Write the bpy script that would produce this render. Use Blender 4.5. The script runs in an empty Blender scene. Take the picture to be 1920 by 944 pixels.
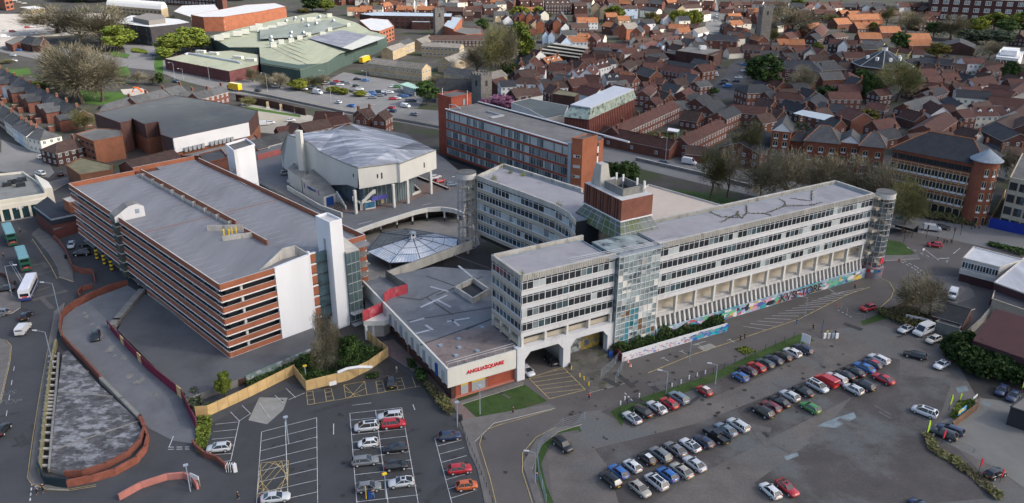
import bpy, bmesh, math, random
from mathutils import Vector, Matrix
R=math.radians
S=bpy.context.scene; COL=S.collection
random.seed(7)
# ---------------------------------------------------------------- camera, sky, sun, exposure
CF,CPIT,CROLL,CH=1524.0,0.3958,-0.0066,88.17          # focal length in photo pixels, pitch, roll, height
cam=bpy.data.cameras.new('camera'); cam.sensor_width=36; cam.lens=CF/1920*36; cam.clip_start=1; cam.clip_end=6000
co=bpy.data.objects.new('camera',cam); COL.objects.link(co); S.camera=co
_c,_s=math.cos(CPIT),math.sin(CPIT)
_fw=Vector((0,_c,-_s)); _up=Vector((0,_s,_c)); _rt=Vector((1,0,0))
_r2=_rt*math.cos(CROLL)-_up*math.sin(CROLL); _u2=_rt*math.sin(CROLL)+_up*math.cos(CROLL)
co.matrix_world=Matrix(((_r2.x,_u2.x,-_fw.x,0),(_r2.y,_u2.y,-_fw.y,0),(_r2.z,_u2.z,-_fw.z,CH),(0,0,0,1)))
S.render.resolution_x=1024; S.render.resolution_y=503
SUN_AZ,SUN_EL=-14.0,37.0                                # the sun stands to the right, a little in front of the camera
w=bpy.data.worlds.new('World'); S.world=w; w.use_nodes=True
nt=w.node_tree; bg=nt.nodes['Background']; sky=nt.nodes.new('ShaderNodeTexSky')
sky.sky_type='NISHITA'; sky.sun_disc=False; sky.sun_elevation=R(SUN_EL); sky.sun_rotation=R(90-SUN_AZ)
sky.air_density=1.0; sky.dust_density=4.2; sky.ozone_density=1.0
nt.links.new(sky.outputs[0],bg.inputs[0]); bg.inputs[1].default_value=0.15
sl=bpy.data.lights.new('sun','SUN'); sl.energy=2.3; sl.angle=R(1.5); sl.color=(1,.955,.885)
so=bpy.data.objects.new('sun',sl); COL.objects.link(so)
SUNV=Vector((math.cos(R(SUN_AZ))*math.cos(R(SUN_EL)),math.sin(R(SUN_AZ))*math.cos(R(SUN_EL)),math.sin(R(SUN_EL))))
so.rotation_euler=SUNV.to_track_quat('Z','Y').to_euler(); so.location=SUNV*900
S.view_settings.view_transform='Standard'; S.view_settings.look='None'; S.view_settings.gamma=1
S.view_settings.exposure=0.88
S.cycles.max_bounces=6; S.cycles.diffuse_bounces=4; S.cycles.glossy_bounces=2; S.cycles.transparent_max_bounces=6
S.cycles.use_denoising=True; S.cycles.sample_clamp_indirect=6
# ---------------------------------------------------------------- helpers
def P(px,py,z=0.0):
    "world point at height z that the photograph shows at pixel px,py (survey from the photograph)"
    a=(px-960)/CF; b=(py-472)/CF; c,s=math.cos(CROLL),math.sin(CROLL)
    u=c*a+s*b; v=-s*a+c*b
    d=Vector((u,_c-v*_s,-_s-v*_c)); t=(z-CH)/d.z
    return Vector((d.x*t,d.y*t,z))
def PP(pts,z=0.0): return [P(x,y,z) for x,y in pts]
def V(*a): return Vector(a)
def rotz(a): return Matrix.Rotation(a,3,'Z')
MATS={}
def lin(c):
    if isinstance(c,str):
        c=[int(c[i:i+2],16)/255 for i in (0,2,4)]; c=[x/12.92 if x<.04045 else ((x+.055)/1.055)**2.4 for x in c]
    return tuple(c)
def mat(name,col,rough=.85,var=.2,sc=.25,stretch=None,rot=0,spec=.25,metal=0,col2=None,thr=.55,sc2=.08,rnd=0,bump=0,fine=0,fsc=3,emit=0,coat=0,stretch2=None):
    if name in MATS: return MATS[name]
    col=lin(col); m=bpy.data.materials.new(name); m.use_nodes=True; n=m.node_tree; N=n.nodes; L=n.links.new
    b=N['Principled BSDF']; b.inputs['Roughness'].default_value=rough; b.inputs['Metallic'].default_value=metal
    b.inputs['Specular IOR Level'].default_value=spec
    if coat: b.inputs['Coat Weight'].default_value=coat; b.inputs['Coat Roughness'].default_value=.08
    def rgb(c): return (*c,1)
    def mix(a,bb,f,t='MIX'):
        x=N.new('ShaderNodeMix'); x.data_type='RGBA'; x.blend_type=t
        for k,vv in ((0,f),(6,a),(7,bb)):
            if hasattr(vv,'type'): L(vv,x.inputs[k])
            else: x.inputs[k].default_value=vv
        return x.outputs[2]
    geo=N.new('ShaderNodeNewGeometry'); pos=geo.outputs['Position']
    def mapped(st):
        mp=N.new('ShaderNodeMapping'); L(pos,mp.inputs[0]); mp.inputs['Rotation'].default_value=(0,0,R(rot)); mp.inputs['Scale'].default_value=st; return mp.outputs[0]
    def noise(sc,st=None,det=5):
        x=N.new('ShaderNodeTexNoise'); x.inputs['Scale'].default_value=sc; x.inputs['Detail'].default_value=det; x.inputs['Roughness'].default_value=.65
        L(mapped(st) if st else pos,x.inputs['Vector']); return x.outputs[0]
    def ramp(v,a,c):
        x=N.new('ShaderNodeMapRange'); L(v,x.inputs[0]); x.inputs[1].default_value=a; x.inputs[2].default_value=c; return x.outputs[0]
    out=rgb(col)
    if var:
        f=ramp(noise(sc,stretch),.3,.7)
        out=mix(rgb([x*(1-var) for x in col]),rgb([min(1,x*(1+var)) for x in col]),f)
    if col2 is not None:
        out=mix(out,rgb(lin(col2)),ramp(noise(sc2,stretch2 or stretch,6),thr-.06,thr+.06))
    if fine:
        f=ramp(noise(fsc,None,3),.35,.65); out=mix(out,rgb((1-fine,)*3),f,'MULTIPLY') if 0 else mix(out,mix(out,rgb((1-2*fine,)*3),1.0,'MULTIPLY'),f)
    if rnd:
        oi=N.new('ShaderNodeObjectInfo'); x=N.new('ShaderNodeMapRange'); L(oi.outputs['Random'],x.inputs[0]); x.inputs[3].default_value=1-rnd; x.inputs[4].default_value=1+rnd
        cb=N.new('ShaderNodeCombineColor'); [L(x.outputs[0],cb.inputs[i]) for i in range(3)]
        out=mix(out,cb.outputs[0],1.0,'MULTIPLY')
    if hasattr(out,'type'): L(out,b.inputs['Base Color'])
    else: b.inputs['Base Color'].default_value=out
    if bump:
        bp=N.new('ShaderNodeBump'); bp.inputs['Strength'].default_value=bump; bp.inputs['Distance'].default_value=.1; L(noise(fsc*2),bp.inputs['Height']); L(bp.outputs[0],b.inputs['Normal'])
    if emit: b.inputs['Emission Color'].default_value=rgb(col); b.inputs['Emission Strength'].default_value=emit
    MATS[name]=m; return m
class MB:
    "collects faces; build() links them as one mesh object"
    def __init__(s): s.v=[]; s.f=[]; s.m=[]
    def add(s,vs,fs,m=0):
        o=len(s.v); s.v+=[tuple(v) for v in vs]
        for f in fs: s.f.append(tuple(i+o for i in f)); s.m.append(m)
        return s
    def poly(s,pts,m=0): return s.add(pts,[tuple(range(len(pts)))],m)
    def prism(s,pts,z0,z1,m=0,mt=None,bottom=False):
        "plan polygon (x,y..) pulled up from z0 to z1; z1 may be a list, one height per corner"
        n=len(pts); zt=z1 if isinstance(z1,(list,tuple)) else [z1]*n; zb=z0 if isinstance(z0,(list,tuple)) else [z0]*n
        a=sum(pts[i][0]*pts[(i+1)%n][1]-pts[(i+1)%n][0]*pts[i][1] for i in range(n))
        if a<0: pts=pts[::-1]; zt=zt[::-1]; zb=zb[::-1]
        vs=[(p[0],p[1],z) for p,z in zip(pts,zb)]+[(p[0],p[1],z) for p,z in zip(pts,zt)]
        s.add(vs,[(i,(i+1)%n,n+(i+1)%n,n+i) for i in range(n)],m)
        s.add(vs,[tuple(range(n,2*n))],m if mt is None else mt)
        if bottom: s.add(vs,[tuple(range(n-1,-1,-1))],m)
        return s
    def box(s,c,sx,sy,sz,a=0,m=0,mt=None):
        "box on its base centre c, turned by a"
        ca,sa=math.cos(a),math.sin(a)
        pts=[(c[0]+x*sx/2*ca-y*sy/2*sa,c[1]+x*sx/2*sa+y*sy/2*ca) for x,y in ((-1,-1),(1,-1),(1,1),(-1,1))]
        return s.prism(pts,c[2],c[2]+sz,m,mt,True)
    def wall(s,a,b,t,z0,z1,m=0,mt=None,off=0):
        "upright slab along a-b, thickness t, set off to the left by off"
        a=Vector((a[0],a[1])); b=Vector((b[0],b[1])); d=(b-a).normalized(); n=Vector((-d.y,d.x))
        a=a+n*off; b=b+n*off
        pts=[a-n*t/2,b-n*t/2,b+n*t/2,a+n*t/2]
        if isinstance(z1,(list,tuple)): z1=[z1[0],z1[1],z1[1],z1[0]]
        if isinstance(z0,(list,tuple)): z0=[z0[0],z0[1],z0[1],z0[0]]
        return s.prism(pts,z0,z1,m,mt,True)
    def walls(s,pts,t,z0,z1,m=0,mt=None,close=False):
        for i in range(len(pts)-(0 if close else 1)):
            a,b=Vector(pts[i][:2]),Vector(pts[(i+1)%len(pts)][:2]); d=(b-a).normalized()*t*.45
            za=z0[i] if isinstance(z0,list) else z0
            s.wall(a-d*0,b+d,t,za,z1,m,mt)
        return s
    def tube(s,pts,r,n=6,m=0,cap=True):
        pts=[Vector(p) for p in pts]; rs=r if isinstance(r,(list,tuple)) else [r]*len(pts); rings=[]
        for i,p in enumerate(pts):
            d=(pts[min(i+1,len(pts)-1)]-pts[max(i-1,0)]).normalized()
            x=d.cross(Vector((0,0,1)) if abs(d.z)<.9 else Vector((1,0,0))).normalized(); y=d.cross(x)
            rings.append([p+(x*math.cos(2*math.pi*k/n)+y*math.sin(2*math.pi*k/n))*rs[i] for k in range(n)])
        vs=[v for g in rings for v in g]; fs=[(i*n+k,i*n+(k+1)%n,(i+1)*n+(k+1)%n,(i+1)*n+k) for i in range(len(pts)-1) for k in range(n)]
        s.add(vs,fs,m)
        if cap: s.add(rings[0],[tuple(range(n-1,-1,-1))],m); s.add(rings[-1],[tuple(range(n))],m)
        return s
    def cyl(s,c,r,h,n=16,m=0,r2=None,a0=0): return s.tube([c,(c[0],c[1],c[2]+h)],[r,r if r2 is None else r2],n,m)
    def mesh(s,name,mats,org=(0,0,0),smooth=False):
        me=bpy.data.meshes.new(name); ox,oy,oz=org
        me.from_pydata([(x-ox,y-oy,z-oz) for x,y,z in s.v],[],s.f)
        for mm in mats: me.materials.append(mm)
        me.polygons.foreach_set('material_index',s.m)
        if smooth: me.polygons.foreach_set('use_smooth',[True]*len(s.f))
        me.update(); return me
    def build(s,name,mats,parent=None,smooth=False,org=None):
        if not isinstance(mats,(list,tuple)): mats=[mats]
        if parent is None and org is None:
            xs=[v[0] for v in s.v]; ys=[v[1] for v in s.v]; org=((min(xs)+max(xs))/2,(min(ys)+max(ys))/2,min(v[2] for v in s.v))
        if parent is not None: org=WORG[parent.name]
        o=bpy.data.objects.new(name,s.mesh(name,mats,org,smooth)); COL.objects.link(o)
        if parent is not None: o.parent=parent
        else: o.location=org
        WORG[o.name]=tuple(org); return o
WORG={}; LABELS={}
def tag(o,label,cat,group=None,kind=None):
    if label:
        n=len(label.split())
        if not 4<=n<=16: print('LABEL LEN',n,label)
        if label in LABELS: print('DUP LABEL',label)
        LABELS[label]=1; o['label']=label
    if cat: o['category']=cat
    if group: o['group']=group
    if kind: o['kind']=kind
    return o
def thing(name,label,cat,loc,group=None,rot=0):
    o=bpy.data.objects.new(name,None); o.empty_display_size=.5; COL.objects.link(o); o.location=loc; o.rotation_euler=(0,0,rot)
    WORG[o.name]=tuple(loc); return tag(o,label,cat,group)
def struct(name,mb,mats,kind='structure',label=None,cat=None):
    o=mb.build(name,mats); o['kind']=kind
    tag(o,label,cat); return o
def inst(name,me,parent,loc,rot=0,scale=None):
    o=bpy.data.objects.new(name,me); COL.objects.link(o)
    if parent is not None:
        g=WORG[parent.name]; o.parent=parent; o.location=(loc[0]-g[0],loc[1]-g[1],loc[2]-g[2])
    else: o.location=loc
    o.rotation_euler=(0,0,rot)
    if scale: o.scale=scale
    WORG[o.name]=tuple(loc); return o
def copytree(o,loc,rot=0,scale=None):
    c=o.copy(); COL.objects.link(c); c.location=loc; c.rotation_euler=(0,0,rot)
    if scale: c.scale=scale
    for ch in o.children:
        k=ch.copy(); COL.objects.link(k); k.parent=c
        for g in ch.children:
            q=g.copy(); COL.objects.link(q); q.parent=k
    WORG[c.name]=tuple(loc); return c
def lerp(a,b,t): return a+(b-a)*t
def ang(a,b): return math.atan2(b[1]-a[1],b[0]-a[0])
ORD='first second third fourth fifth sixth seventh eighth ninth tenth eleventh twelfth thirteenth fourteenth fifteenth sixteenth seventeenth eighteenth nineteenth twentieth'.split()
# ---------------------------------------------------------------- materials
brick=mat('brick',(.15,.062,.046),var=.25,sc=.35,fine=.12,fsc=6,rnd=.12)
brick_dark=mat('brick_dark',(.08,.041,.035),var=.25,sc=.3,fine=.12,fsc=6,rnd=.12)
wallbrick=mat('wall_brick',(.20,.075,.055),var=.25,sc=.5,fine=.12,fsc=5)
brick_org=mat('brick_orange',(.33,.12,.066),var=.18,sc=.3,fine=.1,fsc=6)
brick_red=mat('brick_red',(.30,.075,.045),var=.2,sc=.3,fine=.1,fsc=6)
tan_brick=mat('tan_brick',(.42,.33,.21),var=.2,sc=.4,fine=.1,fsc=6,rnd=.1)
flint=mat('flint',(.20,.19,.175),var=.3,sc=.8,fine=.2,fsc=5)
whitet=mat('white_tower_paint',(.72,.73,.75),var=.06,sc=.15,stretch=(1,1,.15),col2=(.56,.56,.56),thr=.66,sc2=.3,stretch2=(1,1,.1))
white=mat('white_paint',(.70,.70,.70),var=.05,sc=.2)
whitew=mat('white_weathered',(.57,.575,.59),var=.08,sc=.15,stretch=(1,1,.15),col2=(.43,.42,.41),thr=.62,sc2=.3,stretch2=(1,1,.1))
cream=mat('cream_render',(.68,.64,.54),var=.1,sc=.15,stretch=(1,1,.2))
creamw=mat('cream_panel',(.60,.59,.54),var=.09,sc=.12,stretch=(1,1,.25),col2=(.52,.50,.44),thr=.70,sc2=.3,stretch2=(1,1,.12))
yellowr=mat('yellow_render',(.62,.50,.22),var=.1)
bluer=mat('blue_render',(.45,.55,.66),var=.08)
conc=mat('concrete',(.44,.42,.38),var=.2,sc=.4,stretch=(1,1,.3),col2=(.27,.26,.23),thr=.62,sc2=.5,fine=.05)
concp=mat('concrete_pale',(.50,.49,.47),var=.12,sc=.4,stretch=(1,1,.3),col2=(.42,.41,.38),thr=.66,sc2=.6)
concd=mat('concrete_dark',(.22,.215,.20),var=.25,sc=.4,fine=.06)
tanpanel=mat('tan_panel',(.42,.37,.29),var=.12,sc=.4)
slate=mat('slate_tile',(.075,.078,.082),var=.25,sc=.5,fine=.15,fsc=2.5,rnd=.25)
dslate=mat('dark_slate_tile',(.038,.041,.048),var=.25,sc=.5,fine=.12,fsc=2.5,rnd=.2)
redtile=mat('red_tile',(.085,.040,.034),var=.25,sc=.5,fine=.18,fsc=2.5,rnd=.3)
browntile=mat('brown_tile',(.075,.048,.041),var=.25,sc=.5,fine=.18,fsc=2.5,rnd=.25)
orgtile=mat('orange_tile',(.30,.125,.06),var=.25,sc=.5,fine=.15,fsc=2.5,rnd=.2)
greytile=mat('grey_tile',(.20,.185,.165),var=.25,sc=.5,fine=.15,fsc=2.5,rnd=.2)
felt=mat('roof_felt',(.125,.125,.12),rough=.95,var=.3,sc=.15,fine=.06)
feltd=mat('roof_felt_dark',(.065,.068,.075),rough=.95,var=.3,sc=.12,fine=.06)
glass=mat('glass',(.025,.03,.035),rough=.12,var=0,spec=.6)
glassb=mat('glass_blue',(.05,.085,.10),rough=.12,var=.4,sc=.5,spec=.7)
frame=mat('window_frame',(.62,.63,.64),var=0,rough=.6)
alu=mat('grey_metal',(.38,.40,.42),var=.1,rough=.5,metal=.3)
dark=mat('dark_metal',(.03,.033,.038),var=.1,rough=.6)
blackr=mat('black_rubber',(.015,.015,.016),var=0,rough=.8)
asph=mat('asphalt',(.066,.069,.075),rough=.95,var=.18,sc=.1,fine=.06,fsc=4,col2=(.056,.058,.063),thr=.6,sc2=.04)
asph_lot=mat('asphalt_car_park',(.056,.059,.063),rough=.95,var=.12,sc=.12,fine=.05,fsc=4,col2=(.065,.068,.072),thr=.62,sc2=.06)
asph_brown=mat('asphalt_worn',(.108,.100,.096),rough=.95,var=.12,sc=.12,fine=.05,fsc=4,col2=(.09,.084,.081),thr=.55,sc2=.04)
asph_far=mat('asphalt_pale',(.165,.165,.165),rough=.95,var=.15,sc=.08,fine=.04)
gravel=mat('gravel',(.138,.126,.117),rough=1,var=.22,sc=.14,fine=.10,fsc=2.5,col2=(.128,.134,.134),thr=.56,sc2=.045)
pave=mat('paving',(.15,.142,.135),rough=.95,var=.15,sc=.4,fine=.06)
pavered=mat('red_paving',(.19,.14,.13),rough=.95,var=.15,sc=.3,fine=.08)
yardp=mat('pale_yard',(.40,.37,.33),rough=.95,var=.2,sc=.15)
grass=mat('grass',(.045,.085,.022),rough=1,var=.35,sc=.3,fine=.15,fsc=3,col2=(.07,.075,.03),thr=.62,sc2=.15)
town=mat('town_ground',(.062,.058,.055),rough=1,var=.35,sc=.06,fine=.1,col2=(.045,.06,.025),thr=.56,sc2=.05)
paintw=mat('white_road_paint',(.50,.51,.52),var=.35,sc=.8)
painty=mat('yellow_road_paint',(.42,.33,.15),var=.35,sc=.8)
wood=mat('timber_boards',(.52,.36,.17),var=.18,sc=.5)
maroon=mat('maroon_panel',(.16,.018,.045),var=.2,sc=.8)
redboard=mat('red_hoarding',(.42,.06,.08),var=.3,sc=.5,col2=(.52,.18,.19),thr=.6,sc2=.6)
steelb=mat('blue_grey_metal',(.25,.30,.35),var=.1,rough=.5)
bluep=mat('blue_paint',(.02,.07,.28),var=.1)
redp=mat('red_paint',(.55,.02,.03),var=.05)
yelp=mat('yellow_paint',(.75,.50,.03),var=.05)
bark=mat('bark',(.10,.08,.06),rough=1,var=.2,sc=2)
# ---------------------------------------------------------------- text and frames
def text_mesh(s,size,ext=.06,mats=(),org=(0,0,0),bold=0):
    cu=bpy.data.curves.new('lettering','FONT'); cu.body=s; cu.size=size; cu.extrude=ext; cu.align_x='CENTER'; cu.align_y='CENTER'; cu.offset=bold
    o=bpy.data.objects.new('lettering',cu); COL.objects.link(o); bpy.context.view_layer.update()
    me=bpy.data.meshes.new_from_object(o); COL.objects.unlink(o); bpy.data.objects.remove(o); bpy.data.curves.remove(cu)
    me.materials.clear()
    for m in mats: me.materials.append(m)
    return me
def put_text(s,size,pos,a,m,parent=None,ext=.06,bold=0,name='lettering'):
    "upright lettering that reads from the side its wall faces; a is the wall direction left to right"
    me=text_mesh(s,size,ext,[m],bold=bold); o=bpy.data.objects.new(name,me); COL.objects.link(o)
    g=WORG[parent.name] if parent else (0,0,0); o.location=(pos[0]-g[0],pos[1]-g[1],pos[2]-g[2]); o.rotation_euler=(R(90),0,a)
    if parent: o.parent=parent
    WORG[o.name]=tuple(pos); return o
class Fr:
    "plan frame: u along the front, v into the building"
    def __init__(s,o,a): s.o=Vector((o[0],o[1])); s.a=a; s.e=Vector((math.cos(a),math.sin(a))); s.g=Vector((-math.sin(a),math.cos(a)))
    def __call__(s,u,v,z=0): q=s.o+s.e*u+s.g*v; return Vector((q.x,q.y,z))
    def rect(s,u0,u1,v0,v1): return [s(u0,v0),s(u1,v0),s(u1,v1),s(u0,v1)]
    def bx(s,mb,u0,u1,v0,v1,z0,z1,m=0,mt=None): mb.prism(s.rect(u0,u1,v0,v1),z0,z1,m,mt,True); return mb
def PV(px,py,A,B):
    "the pixel's point on the upright plane through A and B"
    a=P(px,py,0); c=Vector((0,0,CH)); d=(a-c); A=Vector((A[0],A[1],0)); n=Vector((-(B[1]-A[1]),B[0]-A[0],0))
    return c+d*(n.dot(A-c)/n.dot(d))
WINC={}
def win_mesh(w,h,nm=1,trans=0.0,kinds=(0,),fw=.07,seed=0,fm=None,dp=.08):
    "window set in the plane y=0, facing -y: bars, panes; its lower left corner at 0,0"
    key=(round(w,2),round(h,2),nm,trans,kinds,fw,seed,fm.name if fm else '',dp)
    if key in WINC: return WINC[key]
    rr=random.Random(seed*7+3); mb=MB(); pw=w/nm
    for i in range(nm+1): x=i*pw; mb.prism([(x-fw/2,-dp),(x+fw/2,-dp),(x+fw/2,0),(x-fw/2,0)],0,h,0,None,True)
    for z in [0,h-fw]+([h-trans] if trans else []): mb.prism([(0,-dp+.01),(w,-dp+.01),(w,0),(0,0)],z,z+fw,0,None,True)
    for i in range(nm):
        x0,x1=i*pw,(i+1)*pw; k=rr.choice(kinds); zt=h-trans if trans else h
        mb.poly([(x0,-dp*.4,0),(x1,-dp*.4,0),(x1,-dp*.4,zt),(x0,-dp*.4,zt)],1+k)
        if trans: mb.poly([(x0,-dp*.4,zt),(x1,-dp*.4,zt),(x1,-dp*.4,h),(x0,-dp*.4,h)],1 if rr.random()<.7 else 1+k)
    WINC[key]=mb.mesh('window',[fm or frame,glass,glassb,blind,board,curtain,tealp]); return WINC[key]
blind=mat('window_blind',(.42,.46,.46),var=.15,rough=.4,spec=.5); board=mat('window_board',(.62,.60,.55),var=.1); curtain=mat('dusty_pane',(.17,.21,.22),rough=.15,var=.3,sc=.6,spec=.6); tealp=mat('teal_film',(.05,.20,.25),rough=.3,var=.2)
deckf=mat('car_park_roof',(.215,.22,.235),rough=.9,var=.13,sc=.16,stretch=(1,.18,1),rot=-44,col2=(.15,.155,.168),thr=.57,sc2=.05,fine=.04)
lilac=mat('pale_roof_felt',(.31,.30,.312),rough=.9,var=.09,sc=.3,col2=(.25,.24,.25),thr=.6,sc2=.12,fine=.03)
# ================================================================ multi-storey car park
CPF=Fr((-58.96,148.54),.7729)
# here u runs along the short front (to the right), v back along the long left face
cpk=thing('multistorey_car_park','long brick banded multi-storey car park with open decks and grey roof deck','car park',CPF(15,45))
LV,WU=90.5,37.0; ZL=[17.19-2.603*i for i in range(7)]
fl=MB(); br=MB(); wl=MB(); fl.prism(CPF.rect(.35,WU-.4,.35,LV-.4),16.7,17.32,0,0)
for i,z in enumerate(ZL):
    zt=z+ (1.32 if i==0 else 1.18)
    v1=LV if i<6 else 43
    if i: CPF.bx(fl,.5,WU-.5,.5,LV-.5,z-.12,z+.12,1)
    for p0,p1 in (((0,0),(0,v1)),((0,0),(12.1,0))):
        br.wall(CPF(*p0),CPF(*p1),.26,z,zt,0,1,off=.0)
        wl.wall(CPF(*p0),CPF(*p1),.40,z-.24,z-.002,0,0)
    CPF.bx(br,WU-5.2,WU+.13,2.6,2.86,z,zt,0,1); CPF.bx(wl,WU-5.3,WU+.2,2.55,2.9,z-.24,z-.002,0)
    CPF.bx(br,WU-.13,WU+.13,2.86,6.5 if i else LV,z,zt,0,1)
    if i==0: CPF.bx(br,0,WU*.48,LV-.13,LV+.13,z,zt,0,1); CPF.bx(br,WU*.5,WU,LV+3,LV+3.26,z,zt,0,1)
fl.build('deck_slabs',[deckf,concd],cpk); br.build('brick_parapets',[brick_org,concp],cpk); wl.build('slab_edges',[white],cpk)
co_=MB()
for i in range(6):
    for u in (4.6,): CPF.bx(co_,u-.25,u+.25,.25,.75,ZL[i+1],ZL[i]-.2)
for v in range(5,90,6):
    CPF.bx(co_,1.2,1.5,v-.25,v+.25,0,16.8)
co_.build('columns',[concp],cpk)
inner=MB(); CPF.bx(inner,1.7,WU-3,1.7,LV-1.7,0,16.6); CPF.bx(inner,12.1,24,.6,3,0,16.6); inner.build('deck_shade_block',[dark],cpk)  # added black box that paints the shade inside the open decks
# roof dividing parapet, upper level line, ramp walls
dv=MB(); CPF.bx(dv,18.6,18.9,30,88,17.35,19.3,0,1); CPF.bx(dv,18.0,18.58,30,88,17.35,18.0,1); CPF.bx(dv,18.95,20.0,30,88,17.33,17.8,2)
CPF.bx(dv,18.6,18.9,15,26,17.35,18.6,0,1)
for k in range(9): CPF.bx(dv,17.7,18.6,32+k*6.6,32.4+k*6.6,17.35,18.7,1)
CPF.bx(dv,0,36.5,42.0,42.25,17.33,17.36,0)
dv.build('roof_divider',[brick_org,conc,deckf],cpk)
rw=MB(); rw.wall(CPF(12.8,33),CPF(19.2,27.6),.35,17.3,18.7); rw.build('ramp_wall',[conc],cpk); rw=MB(); rw.wall(CPF(12.5,24.5),CPF(19,22),.35,17.3,18.5); rw.build('ramp_wall',[conc],cpk); rw=MB(); rw.wall(CPF(10.5,3.3),CPF(17.2,5.5),.3,17.3,[17.4,19.6]); rw.wall(CPF(17.2,5.5),CPF(20.2,5.2),.3,17.3,19.8); rw.wall(CPF(20.2,5.2),CPF(21.6,2.6),.3,17.3,[19.8,18.4])
rw.build('ramp_wall',[conc],cpk)
bl_=MB()
for v in range(6,88,3):
    for u0,u1 in ((1.2,5.6),(13.0,17.4),(21,25.4),(31,35.4)):
        if not(v<34 and 9<u0<20): CPF.bx(bl_,u0,u1,v,v+.12,17.325,17.335,0)
bl_.build('worn_bay_lines',[mat('worn_white_lines',(.34,.345,.36),var=.15,sc=.6)],cpk)
for u,v in ((14.3,27.6),(15.2,26.8),(16.2,27.4),(17.2,27.2)):
    mb=MB(); mb.cyl(CPF(u,v,17.32),.22,1.5,8,0); mb.build('yellow_bollard',[yelp],cpk)
ww=MB(); ww.prism(CPF.rect(12.1,20.6,-.3,.3),.6,[18.5,19.2,19.2,18.5],0); ww.build('white_end_wall',[whitet],cpk)
hh=MB(); hh.prism([CPF(12.3,.32),CPF(20.4,.32),CPF(20.4,3.2),CPF(17,3.2)],17.33,17.345); hh.build('ramp_surface',[feltd],cpk)
bs=MB()
for i in range(7):
    z=19.2-2.603*i; CPF.bx(bs,20.65,22.1,-.1,.4,z-2.2,z-.2,0); CPF.bx(bs,20.62,22.15,-.2,.4,z-.2,z,1)
CPF.bx(bs,20.3,20.65,-.35,.4,0,19.8,1); bs.build('brick_strip',[brick_org,white],cpk)
gs=MB()
for i in range(6):
    z=18.9-2.7*i; CPF.bx(gs,22.15,25,.0,.3,z-2.45,z,1); CPF.bx(gs,22.15,25,-.06,.3,z-2.7,z-2.45,0)
gs.build('stair_glazing',[dark,glassb],cpk)
tw=MB(); CPF.bx(tw,25,28.1,-2.3,3.4,0,25.6,0,1); tw.walls([CPF(25.1,-2.2),CPF(28,-2.2),CPF(28,3.3),CPF(25.1,3.3)],.25,25.6,26.1,0,0,True)
CPF.bx(tw,24.93,25,.0,.8,18.6,21.5,2); tw.build('white_stair_tower',[whitet,concp,alu],cpk)
gt=MB(); CPF.bx(gt,28.1,31.5,-2.9,2.6,1.0,17.9,1)
gt.prism([CPF(28.1,-3.0),CPF(31.6,-3.0),CPF(31.6,4.5),CPF(28.1,4.5)],17.9,[18.2,18.0,19.6,19.8],2)
for i in range(7): CPF.bx(gt,28.1,31.6,-3.05,2.6,15.2-2.4*i,15.35-2.4*i,0)
for u in (29.2,30.4,31.45): CPF.bx(gt,u,u+.08,-2.98,-2.9,1,17.9,0)
for u in (28.1,): CPF.bx(gt,u,31.8,-4.4,-2.9,.2,.5,0); CPF.bx(gt,u,31.8,-4.2,-2.9,3.0,3.15,0)
gt.build('glazed_stair_tower',[alu,mat('tower_glass',(.075,.115,.12),rough=.2,var=.35,sc=.5,stretch=(1,1,.3),spec=.6),conc],cpk)
# kiosk on the left face and its roof hood
ls=MB(); CPF.bx(ls,-1.0,1.2,54.3,57.0,2.2,18.9,1)
for i in range(7): CPF.bx(ls,-1.05,1.0,54.25,57.05,18.2-2.4*i,18.45-2.4*i,0)
ls.build('side_stair_shaft',[conc,mat('shaft_glass',(.07,.08,.075),rough=.3,var=.5,sc=.5)],cpk)
hd=MB(); a,b=CPF(-1.1,55.0),CPF(6.2,55.0)
prof=[(-1.1,17.3),(6.2,17.3),(6.2,19.9),(4.6,20.9),(2.6,20.7),(-1.1,18.7)]
v0=[CPF(u,53.6,z) for u,z in prof]; v1=[CPF(u,57.2,z) for u,z in prof]
hd.poly(v0,0); hd.poly(v1[::-1],0)
for i in range(6): hd.poly([v0[i],v1[i],v1[(i+1)%6],v0[(i+1)%6]][::-1],1)
CPF.bx(hd,4.0,4.9,53.5,53.6,18.5,19.6,2)
hd.build('stair_hood',[whitew,concd,steelb],cpk)
CPF.bx(br:=MB(),WU-12,WU-.2,LV,LV+3,16.8,17.32); br.build('roof_extension',[deckf],cpk)
# white lift tower beside the right hand parapet
lt=thing('lift_tower','square white concrete lift tower with peeling paint at the car park edge','tower',P(450,330,4.4))
A,B=P(421,277,22),P(436,289,22); B2=P(474,277,22); A2=A+(B2-B)
lm=MB(); lm.prism([A,B,B2,A2],4.4,21.4,0,1); lm.walls([A,B,B2,A2],.3,21.4,22.0,0,0,True); lm.build('shaft',[whitet,felt],lt)
lm=MB(); d=(B2-B).normalized(); n=(A-B).normalized()
for z in (12.5,15.3): lm.box(B+(A-B)*.3-d*.6+V(0,0,z-B.z),1.6,1.2,.25,ang(B,B2))
lm.build('landing_ledges',[conc],lt)
lm=MB(); q=B-n*1.5; lm.prism([q+d*2,q+d*6.5,q+d*6.5-n*4,q+d*2-n*4],4.4,[11,10.2,9.2,10],0,1); lm.build('stair_housing',[whitew,concd],lt)
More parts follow.
